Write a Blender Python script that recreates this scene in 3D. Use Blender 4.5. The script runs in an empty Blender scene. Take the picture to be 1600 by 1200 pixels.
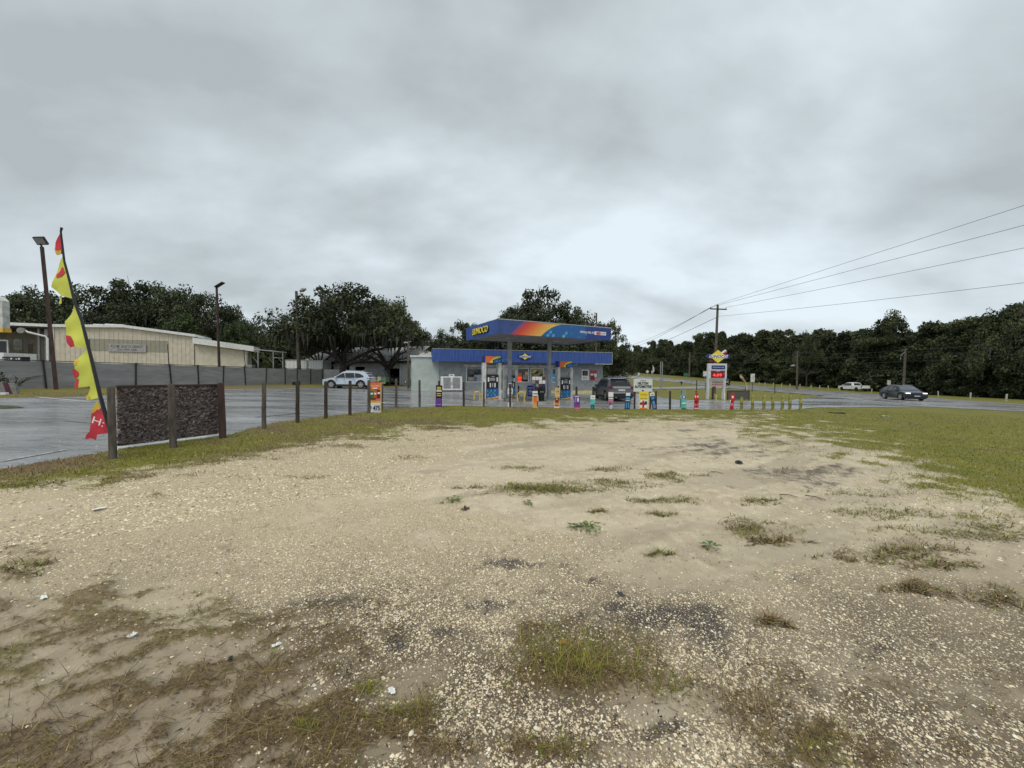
import bpy, bmesh, math, random
import numpy as np
from mathutils import Vector, Matrix
from mathutils.geometry import tessellate_polygon
random.seed(7); RNG = np.random.default_rng(11)
S = bpy.context.scene
C = S.collection
# ------------------------------------------------------------------ camera
FPX = 600.0                      # focal length in pixels of a 1600 px wide frame
PITCH = math.radians(-1.22); ROLL = 0.007; CAMH = 1.6
fwd = Vector((0, math.cos(PITCH), math.sin(PITCH)))
r0 = Vector((1, 0, 0)); u0 = r0.cross(fwd)
cr = (r0*math.cos(ROLL) + u0*math.sin(ROLL)).normalized()
cu = (u0*math.cos(ROLL) - r0*math.sin(ROLL)).normalized()
camd = bpy.data.cameras.new('camera'); cam = bpy.data.objects.new('camera', camd); C.objects.link(cam)
cam.matrix_world = Matrix(((cr.x, cu.x, -fwd.x, 0), (cr.y, cu.y, -fwd.y, 0), (cr.z, cu.z, -fwd.z, CAMH), (0, 0, 0, 1)))
camd.sensor_width = 36; camd.lens = 36*FPX/1600; camd.clip_start = 0.05; camd.clip_end = 5000
S.camera = cam
# ------------------------------------------------------------------ world: overcast
W = bpy.data.worlds.new('World'); S.world = W; W.use_nodes = True
SUN_EL, SUN_AZ = math.radians(58), math.radians(200)
nt = W.node_tree; N = nt.nodes; L = nt.links; N.clear()
def nd(t, **k):
    n = N.new(t)
    for a, b in k.items(): setattr(n, a, b)
    return n
def wmath(op, a, b=None, c=None):
    n = nd('ShaderNodeMath', operation=op)
    for i, v in enumerate((a, b, c)):
        if v is None: continue
        if isinstance(v, (int, float)): n.inputs[i].default_value = v
        else: L.new(v, n.inputs[i])
    return n.outputs[0]
sky = nd('ShaderNodeTexSky', sky_type='NISHITA', sun_disc=False, sun_elevation=SUN_EL, sun_rotation=SUN_AZ)
bg1 = nd('ShaderNodeBackground'); bg1.inputs[1].default_value = 0.1; L.new(sky.outputs[0], bg1.inputs[0])
tc = nd('ShaderNodeTexCoord'); sep = nd('ShaderNodeSeparateXYZ'); L.new(tc.outputs['Generated'], sep.inputs[0])
zz = wmath('ADD', wmath('MAXIMUM', sep.outputs[2], 0.0), 0.42)
cx = wmath('DIVIDE', sep.outputs[0], zz); cy = wmath('DIVIDE', sep.outputs[1], zz)
cmb = nd('ShaderNodeCombineXYZ'); L.new(cx, cmb.inputs[0]); L.new(cy, cmb.inputs[1]); cmb.inputs[2].default_value = 3.7
mp = nd('ShaderNodeMapping'); mp.inputs['Rotation'].default_value = (0, 0, -0.5); mp.inputs['Scale'].default_value = (0.75, 1.1, 1.0); L.new(cmb.outputs[0], mp.inputs[0])
n1 = nd('ShaderNodeTexNoise'); n1.inputs['Scale'].default_value = 1.7; n1.inputs['Detail'].default_value = 5; n1.inputs['Roughness'].default_value = 0.46; n1.inputs['Distortion'].default_value = 0.25
L.new(mp.outputs[0], n1.inputs[0])
n2 = nd('ShaderNodeTexNoise'); n2.inputs['Scale'].default_value = 5.0; n2.inputs['Detail'].default_value = 6; n2.inputs['Roughness'].default_value = 0.5
L.new(mp.outputs[0], n2.inputs[0])
nn = wmath('ADD', wmath('MULTIPLY', n1.outputs[0], 0.72), wmath('MULTIPLY', n2.outputs[0], 0.28))
cr_ = nd('ShaderNodeValToRGB'); e = cr_.color_ramp.elements
e[0].position = 0.37; e[0].color = (0.425, 0.472, 0.495, 1)
e[1].position = 0.64; e[1].color = (0.76, 0.85, 0.90, 1)
m_ = e.new(0.50); m_.color = (0.57, 0.638, 0.672, 1)
L.new(nn, cr_.inputs[0])
bg2 = nd('ShaderNodeBackground'); bg2.inputs[1].default_value = 1.0; L.new(cr_.outputs[0], bg2.inputs[0])
mix = nd('ShaderNodeMixShader'); mix.inputs[0].default_value = 0.94; L.new(bg1.outputs[0], mix.inputs[1]); L.new(bg2.outputs[0], mix.inputs[2])
wo = nd('ShaderNodeOutputWorld'); L.new(mix.outputs[0], wo.inputs[0])
sd = bpy.data.lights.new('sun', 'SUN'); sd.energy = 1.5; sd.angle = math.radians(28); sd.color = (1.0, 0.925, 0.80)
so = bpy.data.objects.new('sun', sd); C.objects.link(so)
sv = Vector((math.sin(SUN_AZ)*math.cos(SUN_EL), math.cos(SUN_AZ)*math.cos(SUN_EL), math.sin(SUN_EL)))
so.rotation_euler = sv.to_track_quat('Z', 'Y').to_euler(); so.location = (0, 0, 60)
S.view_settings.view_transform = 'Standard'; S.view_settings.look = 'None'; S.view_settings.exposure = 0.12; S.view_settings.gamma = 1.0
S.view_settings.use_curve_mapping = False
S.render.engine = 'CYCLES'
# ------------------------------------------------------------------ numpy noise
def _hash(ix, iy, s):
    h = (ix.astype(np.int64)*374761393 + iy.astype(np.int64)*668265263 + s*1442695041) & 0xffffffff
    h = ((h ^ (h >> 13))*1274126177) & 0xffffffff
    return ((h ^ (h >> 16)) & 0xffff)/65535.0
def vnoise(x, y, s=0):
    ix = np.floor(x); iy = np.floor(y); fx = x-ix; fy = y-iy
    fx = fx*fx*(3-2*fx); fy = fy*fy*(3-2*fy)
    a = _hash(ix, iy, s); b = _hash(ix+1, iy, s); c = _hash(ix, iy+1, s); d = _hash(ix+1, iy+1, s)
    return (a*(1-fx)+b*fx)*(1-fy) + (c*(1-fx)+d*fx)*fy
def fbm(x, y, s=0, o=4):
    t = 0; a = 0.5; k = 0
    for i in range(o):
        t = t + a*vnoise(x*2**i+13.1*i, y*2**i-7.7*i, s+i); k += a; a *= 0.5
    return t/k
def sstep(a, b, x):
    t = np.clip((x-a)/(b-a), 0, 1); return t*t*(3-2*t)
# ------------------------------------------------------------------ terrain
def gz(X, Y):
    X = np.asarray(X, float); Y = np.asarray(Y, float)
    z = -0.018*np.clip(X, -90, 120)
    t = np.clip(Y-75, 0, 180)
    z = z + 0.037*t*t/(t+15)
    z = z - 0.22*np.exp(-((X-5)/9.0)**2-((Y-28)/6.0)**2)
    return z
def gzf(x, y): return float(gz(x, y))
def ray(px, py):
    return (fwd + cr*((px-800)/FPX) + cu*((600-py)/FPX))
def G(px, py, dz=0.0):
    """the point of the ground seen at that pixel"""
    d = ray(px, py); o = Vector((0, 0, CAMH)); a = 0.3; st = 0.02
    t = a
    while t < 900:
        p = o + d*t
        if p.z < gzf(p.x, p.y): break
        a = t; t = t*1.03+0.01
    b = t
    for _ in range(40):
        m = (a+b)/2; p = o+d*m
        if p.z < gzf(p.x, p.y): b = m
        else: a = m
    p = o+d*b
    return Vector((p.x, p.y, gzf(p.x, p.y)+dz))
def P(px, py, D):
    d = ray(px, py); return Vector((0, 0, CAMH)) + d*(D/d.y)
def proj(X, Y, Z):
    x = X; y = Y; z = Z-CAMH
    f = x*fwd.x+y*fwd.y+z*fwd.z; f = np.maximum(f, 0.05)
    return 800+FPX*(x*cr.x+y*cr.y+z*cr.z)/f, 600-FPX*(x*cu.x+y*cu.y+z*cu.z)/f
class Frame:
    """a vertical plane frame: u along it, v behind it, z up"""
    def __init__(s, x, y, z, ang):
        s.o = Vector((x, y, z)); s.a = ang; s.u = Vector((math.cos(ang), math.sin(ang), 0)); s.v = Vector((-math.sin(ang), math.cos(ang), 0))
    def hit(s, px, py, v0=0.0):
        d = ray(px, py); o = Vector((0, 0, CAMH)) - s.o - s.v*v0
        t = -o.dot(s.v)/d.dot(s.v); p = o+d*t
        return p.dot(s.u), p.z
    def w(s, u, v, z): return s.o + s.u*u + s.v*v + Vector((0, 0, z))
def frame2(p, q):
    return Frame(p.x, p.y, p.z, math.atan2(q.y-p.y, q.x-p.x))
# ------------------------------------------------------------------ materials
MATS = {}
def mat(name, col, rough=0.6, metal=0.0, var=0.12, scale=6.0, bump=0.0, bscale=40.0, emit=0.0, stretch=(1, 1, 1), dirt=None, spec=None, alpha=None):
    if name in MATS: return MATS[name]
    m = bpy.data.materials.new(name); m.use_nodes = True; nt = m.node_tree; b = nt.nodes['Principled BSDF']
    b.inputs['Roughness'].default_value = rough; b.inputs['Metallic'].default_value = metal
    if spec is not None: b.inputs['Specular IOR Level'].default_value = spec
    t = nt.nodes.new('ShaderNodeTexCoord'); mp = nt.nodes.new('ShaderNodeMapping'); mp.inputs['Scale'].default_value = stretch
    nt.links.new(t.outputs['Object'], mp.inputs[0])
    n = nt.nodes.new('ShaderNodeTexNoise'); n.inputs['Scale'].default_value = scale; n.inputs['Detail'].default_value = 5; nt.links.new(mp.outputs[0], n.inputs[0])
    r = nt.nodes.new('ShaderNodeValToRGB'); e = r.color_ramp.elements
    c = Vector(col[:3]); d = Vector(dirt) if dirt else c*(1-2.2*var)
    e[0].position = 0.32; e[0].color = (*d, 1); e[1].position = 0.62; e[1].color = (*[min(1, x) for x in c*(1+var*0.6)], 1)
    nt.links.new(n.outputs[0], r.inputs[0]); nt.links.new(r.outputs[0], b.inputs['Base Color'])
    if bump:
        n3 = nt.nodes.new('ShaderNodeTexNoise'); n3.inputs['Scale'].default_value = bscale; n3.inputs['Detail'].default_value = 4; nt.links.new(mp.outputs[0], n3.inputs[0])
        bp = nt.nodes.new('ShaderNodeBump'); bp.inputs['Strength'].default_value = bump; bp.inputs['Distance'].default_value = 0.02
        nt.links.new(n3.outputs[0], bp.inputs['Height']); nt.links.new(bp.outputs[0], b.inputs['Normal'])
    if emit:
        b.inputs['Emission Color'].default_value = (*col[:3], 1); b.inputs['Emission Strength'].default_value = emit
    MATS[name] = m; return m
def attrmat(name, rough=0.7, attr='Col', trans=0.0):
    if name in MATS: return MATS[name]
    m = bpy.data.materials.new(name); m.use_nodes = True; nt = m.node_tree; b = nt.nodes['Principled BSDF']
    a = nt.nodes.new('ShaderNodeAttribute'); a.attribute_name = attr; nt.links.new(a.outputs['Color'], b.inputs['Base Color'])
    b.inputs['Roughness'].default_value = rough; b.inputs['Specular IOR Level'].default_value = 0.25
    MATS[name] = m; return m
# ------------------------------------------------------------------ objects
def tag(o, label=None, cat=None, group=None, kind=None):
    if label: o['label'] = label
    if cat: o['category'] = cat
    if group: o['group'] = group
    if kind: o['kind'] = kind
    return o
def empty(name, loc, rz=0.0, label=None, cat=None, group=None, tilt=(0, 0)):
    o = bpy.data.objects.new(name, None); C.objects.link(o); o.location = loc; o.rotation_euler = (tilt[0], tilt[1], rz); o.empty_display_size = 0.2
    return tag(o, label, cat, group)
def copy_tree(o, parent=None):
    c = o.copy(); C.objects.link(c); c.parent = parent
    for ch in [x for x in o.children]: copy_tree(ch, c)
    return c
class MB:
    def __init__(s): s.v = []; s.f = []; s.m = []; s.mats = []
    def mi(s, m):
        if m is None: return 0
        if m not in s.mats: s.mats.append(m)
        return s.mats.index(m)
    def add(s, vs, fs, m=None):
        k = len(s.v); s.v += [tuple(v) for v in vs]; s.f += [tuple(i+k for i in f) for f in fs]; s.m += [s.mi(m)]*len(fs); return s
    def box(s, x0, x1, y0, y1, z0, z1, m=None):
        vs = [(x, y, z) for z in (z0, z1) for y in (y0, y1) for x in (x0, x1)]
        return s.add(vs, [(0, 2, 3, 1), (4, 5, 7, 6), (0, 1, 5, 4), (2, 6, 7, 3), (0, 4, 6, 2), (1, 3, 7, 5)], m)
    def poly(s, pts, y0, y1, m=None):
        """pts (x,z) extruded from y0 to y1"""
        n = len(pts); vs = [(p[0], y0, p[1]) for p in pts] + [(p[0], y1, p[1]) for p in pts]
        return s.add(vs, [tuple(range(n)), tuple(range(2*n-1, n-1, -1))] + [(i, i+n, (i+1) % n+n, (i+1) % n) for i in range(n)], m)
    def tube(s, pts, r, n=8, m=None, caps=True):
        pts = [Vector(p) for p in pts]; R = r if isinstance(r, (list, tuple)) else [r]*len(pts); vs = []; fs = []
        for i, p in enumerate(pts):
            t = (pts[min(i+1, len(pts)-1)]-pts[max(i-1, 0)]).normalized()
            a = t.cross(Vector((0, 0, 1)) if abs(t.z) < 0.95 else Vector((1, 0, 0))).normalized(); b = t.cross(a)
            for k in range(n):
                an = 2*math.pi*k/n; vs.append(p+(a*math.cos(an)+b*math.sin(an))*R[i])
        for i in range(len(pts)-1):
            for k in range(n): fs.append((i*n+k, i*n+(k+1) % n, (i+1)*n+(k+1) % n, (i+1)*n+k))
        if caps: fs += [tuple(range(n-1, -1, -1)), tuple(range((len(pts)-1)*n, len(pts)*n))]
        return s.add(vs, fs, m)
    def mesh(s, name, m=None, smooth=False):
        me = bpy.data.meshes.new(name); me.from_pydata(s.v, [], s.f)
        if s.mats and s.mats[0] is not None:
            for q in s.mats: me.materials.append(q)
            me.polygons.foreach_set('material_index', s.m)
        elif m: me.materials.append(m)
        if smooth:
            me.polygons.foreach_set('use_smooth', [True]*len(me.polygons)); me.set_sharp_from_angle(angle=math.radians(38))
        me.update(); return me
    def obj(s, name, m=None, parent=None, smooth=False, bevel=0.0, loc=None, fixn=True):
        me = s.mesh(name, m, False)
        bm = bmesh.new(); bm.from_mesh(me); bmesh.ops.recalc_face_normals(bm, faces=bm.faces); bm.to_mesh(me); bm.free()
        if smooth:
            me.polygons.foreach_set('use_smooth', [True]*len(me.polygons)); me.set_sharp_from_angle(angle=math.radians(38))
        o = bpy.data.objects.new(name, me); C.objects.link(o)
        if parent: o.parent = parent
        if loc: o.location = loc
        if bevel:
            md = o.modifiers.new('bevel', 'BEVEL'); md.width = bevel; md.segments = 2; md.limit_method = 'ANGLE'; md.angle_limit = math.radians(40)
        return o
def fastmesh(name, V, F, mats, cols=None, smooth=False):
    """numpy vertices and equal-sized faces; cols = per-vertex rgb"""
    me = bpy.data.meshes.new(name); V = np.asarray(V, np.float32); F = np.asarray(F, np.int32); n, k = F.shape
    me.vertices.add(len(V)); me.vertices.foreach_set('co', V.ravel())
    me.loops.add(n*k); me.loops.foreach_set('vertex_index', F.ravel())
    me.polygons.add(n); me.polygons.foreach_set('loop_start', np.arange(0, n*k, k, dtype=np.int32)); 
    me.update(calc_edges=True)
    for m in (mats if isinstance(mats, (list, tuple)) else [mats]): me.materials.append(m)
    if cols is not None:
        a = me.color_attributes.new('Col', 'FLOAT_COLOR', 'POINT'); c = np.ones((len(V), 4), np.float32); c[:, :3] = cols; a.data.foreach_set('color', c.ravel())
    if smooth: me.polygons.foreach_set('use_smooth', np.ones(n, bool))
    return me
def link(name, me, parent=None, loc=None):
    o = bpy.data.objects.new(name, me); C.objects.link(o); o.parent = parent
    if loc is not None: o.location = loc
    return o
def textmesh(txt, size, w=None, ext=0.0, shear=0.0, bold=0.0, m=None):
    """lettering as a mesh in the x,z plane facing -y, centred, w = wanted width"""
    cu_ = bpy.data.curves.new('t', 'FONT'); cu_.body = txt; cu_.size = size; cu_.align_x = 'CENTER'; cu_.align_y = 'CENTER'
    cu_.extrude = ext; cu_.shear = shear; cu_.offset = bold; cu_.resolution_u = 2
    o = bpy.data.objects.new('t', cu_); C.objects.link(o); dg = bpy.context.evaluated_depsgraph_get(); dg.update()
    me = bpy.data.meshes.new_from_object(o.evaluated_get(dg)); bpy.data.objects.remove(o)
    xs = [v.co.x for v in me.vertices]; ys = [v.co.y for v in me.vertices]
    sx = (w/(max(xs)-min(xs))) if w else 1; mx = (max(xs)+min(xs))/2; my = (max(ys)+min(ys))/2
    for v in me.vertices: v.co = Vector(((v.co.x-mx)*sx, -v.co.z, v.co.y-my))
    me.materials.clear()
    if m: me.materials.append(m)
    return me
def text(name, txt, size, x, y, z, m, parent, w=None, ext=0.0, shear=0.0, bold=0.0):
    o = link(name, textmesh(txt, size, w, ext, shear, bold, m), parent, (x, y, z)); return o
# ------------------------------------------------------------------ ground masks (traced from the photograph, laid on the ground)
LOT_NEAR = [(0, 734), (130, 712), (183, 703), (345, 683), (411, 665), (440, 660), (500, 651.5), (570, 644.5), (618, 638.5), (657, 636), (700, 635), (840, 636.5), (960, 639.5), (1140, 640), (1240, 640.5), (1269, 637), (1442, 635.3)]
BX = [-400, 0, 60, 110, 230, 340, 450, 520, 600, 700, 800, 900, 1050, 1150, 1250, 1350, 1420, 1500, 1600, 2000]
BYY = [775, 757, 760, 755, 741, 727, 704, 690, 680, 671, 666, 661, 654, 661, 688, 712, 742, 775, 815, 950]
GR = [  # grass patches: cx, cy, rx, ry, strength
 (170, 945, 75, 42, 1.0), (240, 1000, 60, 18, .7), (20, 960, 60, 26, .8), (60, 860, 60, 10, .6), (20, 905, 40, 12, .7), (90, 1075, 150, 36, .75), (330, 1070, 130, 26, .6), (430, 1010, 90, 30, .5),
 (380, 1120, 120, 40, .95), (210, 1160, 60, 25, .6), (520, 1140, 130, 50, .95), (560, 1040, 60, 40, .55), (640, 1150, 60, 40, .8), (700, 1185, 90, 18, .8), (40, 1130, 60, 14, .5),(30, 1185, 80, 12, .5), (360, 1190, 150, 12, .7),
 (900, 1035, 95, 48, .9), (830, 990, 35, 30, .6), (960, 1060, 90, 26, .8), (1040, 1070, 50, 14, .5), (1150, 1090, 60, 50, .5), (1200, 1120, 60, 40, .5), (1290, 1170, 45, 40, .95), (830, 1180, 90, 18, .6), (1380, 1190, 60, 14, .6),
 (1190, 832, 70, 11, .7), (1150, 818, 30, 8, .5), (1430, 922, 45, 12, .75), (1420, 860, 90, 10, .55), (1340, 868, 50, 9, .5), (1480, 885, 60, 8, .6), (1560, 935, 50, 14, .6), (1210, 975, 22, 6, .8), (1540, 890, 60, 8, .4), (1400, 830, 80, 8, .5), (1500, 810, 80, 8, .6), (1580, 840, 60, 9, .6),
 (850, 766, 85, 10, .85), (960, 755, 50, 5, .7), (960, 735, 35, 5, .6), (810, 731, 40, 4, .6), (1040, 745, 30, 6, .7), (1030, 805, 50, 3, .4), (1035, 783, 50, 5, .7), (930, 800, 22, 5, .7), (1180, 785, 40, 4, .5), (1330, 800, 60, 5, .5), (1040, 866, 25, 4, .5),
 (1240, 820, 50, 3, .5), (710, 786, 10, 3, .8), (820, 790, 12, 3, .6), (240, 777, 16, 4, .8), (15, 760, 30, 6, .9), (300, 742, 60, 4, .6), (540, 700, 30, 5, .7), (915, 826, 26, 9, .55), (1108, 859, 12, 3, .8), (760, 815, 15, 3, .4), (640, 700, 60, 3, .3), (500, 702, 50, 5, .6)]
DK = [(1230, 748, 70, 20, .75), (1160, 692, 110, 12, .55), (1080, 668, 70, 7, .6), (790, 878, 50, 13, .8), (690, 885, 60, 16, .35), (620, 1012, 22, 14, .9), (700, 985, 40, 16, .6), (960, 915, 60, 12, .4), (1010, 960, 100, 26, .85), (1110, 990, 70, 40, .8), (500, 943, 90, 12, .8), (560, 935, 50, 8, .6), (1270, 905, 70, 14, .6), (1040, 1145, 60, 26, .8), (1340, 1030, 90, 26, .4), (1560, 1010, 80, 30, .35), (1500, 1080, 90, 18, .3), (620, 818, 80, 6, .35), (300, 830, 60, 4, .35), (1300, 990, 50, 12, .5), (880, 1110, 60, 10, .3), (840, 925, 40, 12, .5), (1560, 970, 60, 16, .4), (150, 800, 60, 5, .25)]
GV = [(280, 830, 330, 90, 1.0), (560, 880, 250, 90, 1.0), (420, 740, 220, 50, .75), (600, 700, 160, 24, .7), (640, 800, 130, 60, .7), (100, 790, 150, 40, .5), (450, 960, 200, 50, .85), (700, 930, 130, 60, .95), (600, 1000, 120, 60, .8), (800, 900, 90, 50, .6), (760, 1040, 110, 50, .6), (900, 960, 120, 40, .75), (1050, 1010, 160, 50, .95), (1150, 960, 110, 40, .7), (1360, 960, 170, 55, .95), (1480, 1010, 140, 50, .85), (1250, 1000, 140, 60, .6), (1180, 1060, 140, 50, .75), (1400, 1130, 200, 60, .75), (1550, 1150, 120, 60, .7), (880, 1130, 120, 50, .6), (1060, 1170, 120, 40, .5), (500, 1020, 100, 40, .6), (1240, 900, 80, 20, .6), (130, 1080, 160, 60, .2), (500, 1180, 120, 40, .25), (720, 1110, 80, 40, .45), (1590, 900, 60, 20, .3), (960, 670, 200, 8, .5), (820, 680, 120, 8, .5)]
SN = [(1000, 780, 320, 70, 1.0), (1150, 845, 260, 42, .95), (850, 735, 190, 45, .8), (1070, 880, 120, 40, .85), (1450, 850, 190, 45, .8), (1020, 700, 260, 28, .9), (80, 805, 110, 26, .6), (50, 985, 120, 60, .55), (150, 1160, 150, 50, .65), (650, 1065, 60, 36, .6), (1045, 1105, 55, 26, 1.0), (1560, 880, 120, 40, .7), (230, 1110, 80, 30, .5), (300, 960, 60, 24, .5), (1240, 960, 40, 14, .6), (1010, 1180, 90, 16, .5), (600, 1180, 60, 18, .5), (820, 905, 60, 22, .4), (1330, 930, 30, 8, .4)]
DK += [(1130, 700, 190, 22, .8), (1260, 742, 130, 26, .85), (1060, 672, 90, 7, .7), (1340, 768, 90, 14, .4), (1070, 684, 110, 12, .45), (930, 690, 90, 8, .3), (850, 850, 80, 8, .25), (430, 815, 110, 6, .4), (560, 800, 60, 5, .3), (1420, 1000, 100, 30, .35), (1290, 1080, 120, 30, .4), (760, 950, 60, 20, .45), (1180, 930, 60, 16, .4), (900, 880, 60, 10, .35)]
def blobs(px, py, B, wx, wy):
    r = np.zeros_like(px)
    for cx_, cy_, rx, ry, s in B:
        q = ((px+wx*rx-cx_)/rx)**2 + ((py+wy*ry-cy_)/ry)**2
        r = np.maximum(r, s*np.exp(-q*0.9))
    return r
def masks(X, Y, Z=None):
    if Z is None: Z = gz(X, Y)
    px, py = proj(X, Y, Z)
    behind = (Y < 0.35)
    px = np.where(behind, 800+X*180, px); py = np.where(behind, 1150+40*np.sin(Y*1.3), py)
    ang = 0.5
    a = X*math.cos(ang)+Y*math.sin(ang); b = -X*math.sin(ang)+Y*math.cos(ang)
    n1 = fbm(X*2.2, Y*2.2, 3)-.5; n2 = fbm(X*2.2+40, Y*2.2+9, 5)-.5; n3 = fbm(X*9, Y*9, 8, 3)-.5; n4 = fbm(a*1.6, b*7, 21, 4)-.5; n5 = fbm(X*.5, Y*.5, 31, 3)-.5
    g = blobs(px, py, GR, 1.5*n1, 1.5*n2)
    n6 = fbm(a*5.5+5, b*12, 41, 4)-.5; n7 = fbm(a*14, b*22+3, 43, 2)-.5
    g = np.maximum(g, .54*sstep(860, 1000, py)*sstep(820, 430, px)+.0)
    g = np.maximum(g, .36*sstep(960, 1100, py)*sstep(950, 1200, px))
    g = sstep(0.10, 0.75, g*1.05 + 1.6*n6 + 0.55*n4 + 1.1*n7 + .3*n3 - 0.12)*np.clip(g*1.8, 0, 1)
    yb = np.interp(px, BX, BYY)
    dist = np.hypot(X, Y)
    wd = np.where(px > 1150, 34, 11)+0*px
    bd = sstep(-1, 1, (yb-py)/wd + 3.2*n1 + 1.6*n4 + 1.2*n3 + np.where(px > 1200, 0.0, 0.15))
    g = np.maximum(g, bd)
    base = .62-.34*sstep(930, 1030, py)*sstep(620, 380, px)-.12*sstep(980, 1060, py)
    gv = base+.55*blobs(px, py, GV, .8*n1, .8*n2)-.95*blobs(px, py, SN, 1.2*n1, 1.2*n2); gv = sstep(0.02, 1.0, gv+0.6*n3+.6*n5+.5*n2)
    dk = blobs(px, py, DK, 1.0*n1, 1.0*n2); dk = sstep(0.16, np.where(py > 830, .9, 1.25), dk*.9+1.0*n4+0.5*n3+.5*n7)
    brown = np.clip(0.42+2.6*n5+1.2*n1 + np.where(py > 840, 0.95, 0) + np.where((px < 700) & (py < 760), .15, 0) - np.where((py < 700) & (px > 600), .35, 0) - .45*sstep(950, 1150, px)*(py < 860), 0, 1)
    rutn = fbm((X*.86+Y*.5)*.45, (-X*.5+Y*.86)*2.6, 57, 4)
    nrr = sstep(790, 1020, py)*(.88+1.2*n5+.8*n1)
    return dict(nr=np.clip(nrr, 0, 1), rt=rutn, g=g, gv=gv*(1-bd), dk=dk*(1-bd), br=brown, bd=bd, px=px, py=py)
# ------------------------------------------------------------------ the sheets of asphalt
lot = [G(*p) for p in LOT_NEAR]
road_near_px = [(1442, 635.3), (1350, 626.5), (1290, 618.5), (1200, 611), (1136, 606), (1080, 599.5), (1020, 593.5), (960, 589.2), (905, 586)]
road_far_px = [(1600, 632), (1384, 616.8), (1240, 606.6), (1140, 600.5), (1080, 594.5), (1020, 589.3), (960, 584.8), (905, 582)]
rn = [G(1600, 644)] + [G(*p) for p in road_near_px]; rf = [G(*p) for p in road_far_px]
def ext(p, q, d): v = (p-q); v.z = 0; v.normalize(); return Vector((p.x+v.x*d, p.y+v.y*d, 0))
rdir = (rn[0]-rn[2]); rdir.z = 0; rdir.normalize()
rn = [Vector((rn[0].x+rdir.x*70-3, rn[0].y+rdir.y*70, 0))] + rn; rf = [Vector((rf[0].x+rdir.x*70, rf[0].y+rdir.y*70, 0))] + rf
rn.append(rn[-1]+(rn[-1]-rn[-2]).normalized()*90); rf.append(rf[-1]+(rf[-1]-rf[-2]).normalized()*90)
ROAD = [(p.x, p.y) for p in rn] + [(p.x, p.y) for p in reversed(rf)]
lotfar = [(G(1290, 618.5)), G(1280, 619.5), G(1220, 627), G(1140, 626), G(1060, 625), G(1020, 618.5), G(985, 614)]
LOT = [(-36, -4)] + [(-6.4, 2.0)] + [(p.x, p.y) for p in lot] + [(p.x, p.y) for p in lotfar] + [(11.5, 41), (9, 52), (-12, 52)] + [(G(p[0], p[1]).x, G(p[0], p[1]).y) for p in [(590, 607), (500, 606), (420, 607), (350, 608), (200, 616), (100, 620.5), (0, 622)]] + [(-31, 19), (-36, 8)]
LOT[1] = (lot[0].x-3.2, lot[0].y-2.6); LOT[0] = (-36, LOT[1][1]-1.5)
ACC = [(G(*p).x, G(*p).y) for p in [(930, 609), (1020, 608), (1090, 607.4), (1138, 606.2), (1134, 604.3), (1110, 602.4), (1090, 603.6), (1040, 605), (930, 605.5)]]
def inside(X, Y, poly):
    r = np.zeros(X.shape, bool); n = len(poly); j = n-1
    for i in range(n):
        xi, yi = poly[i]; xj, yj = poly[j]
        if yi != yj: r ^= ((yi > Y) != (yj > Y)) & (X < (xj-xi)*(Y-yi)/(yj-yi)+xi)
        j = i
    return r
def sheet(name, poly, m, dz, step=2.0, label=None):
    bm = bmesh.new(); vs = [bm.verts.new((x, y, 0)) for x, y in poly]
    for tr in tessellate_polygon([[Vector((x, y, 0)) for x, y in poly]]): bm.faces.new([vs[i] for i in tr])
    xs = [p[0] for p in poly]; ys = [p[1] for p in poly]
    for ax, lo, hi in ((0, min(xs), max(xs)), (1, min(ys), max(ys))):
        c = math.floor(lo/step)*step+step
        while c < hi:
            st = step if (ax == 0 or c < 70) else step*3
            co = Vector((c, 0, 0)) if ax == 0 else Vector((0, c, 0)); no = Vector((1, 0, 0)) if ax == 0 else Vector((0, 1, 0))
            bmesh.ops.bisect_plane(bm, geom=bm.verts[:]+bm.edges[:]+bm.faces[:], plane_co=co, plane_no=no); c += st
    for v in bm.verts: v.co.z = gzf(v.co.x, v.co.y)+dz
    bmesh.ops.recalc_face_normals(bm, faces=bm.faces)
    me = bpy.data.meshes.new(name); bm.to_mesh(me); bm.free()
    if me.polygons[0].normal.z < 0: me.flip_normals()
    me.materials.append(m); o = link(name, me); o['kind'] = 'structure'; return o
# ------------------------------------------------------------------ ground material
gm = bpy.data.materials.new('ground_soil'); gm.use_nodes = True; t = gm.node_tree; b = t.nodes['Principled BSDF']
def A(name):
    n = t.nodes.new('ShaderNodeAttribute'); n.attribute_name = name; return n.outputs['Fac']
def TX(kind, scale, detail=5, **k):
    n = t.nodes.new(kind); n.inputs['Scale'].default_value = scale
    if 'Detail' in n.inputs: n.inputs['Detail'].default_value = detail
    for a, v in k.items():
        if a in n.inputs: n.inputs[a].default_value = v
        else: setattr(n, a, v)
    t.links.new(tcg.outputs['Object'], n.inputs['Vector']); return n
def MX(f, a, b_):
    n = t.nodes.new('ShaderNodeMix'); n.data_type = 'RGBA'
    for s_, v in ((n.inputs[0], f), (n.inputs[6], a), (n.inputs[7], b_)):
        if isinstance(v, tuple): s_.default_value = (*v, 1)
        elif isinstance(v, (int, float)): s_.default_value = v
        else: t.links.new(v, s_)
    return n.outputs[2]
def MT(op, a, b_=None):
    n = t.nodes.new('ShaderNodeMath'); n.operation = op
    for i, v in enumerate((a, b_)):
        if v is None: continue
        if isinstance(v, (int, float)): n.inputs[i].default_value = v
        else: t.links.new(v, n.inputs[i])
    return n.outputs[0]
def RP(f, p0, p1):
    n = t.nodes.new('ShaderNodeMapRange'); n.inputs[1].default_value = p0; n.inputs[2].default_value = p1; n.interpolation_type = 'SMOOTHSTEP'; t.links.new(f, n.inputs[0]); return n.outputs[0]
tcg = t.nodes.new('ShaderNodeTexCoord')
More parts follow.
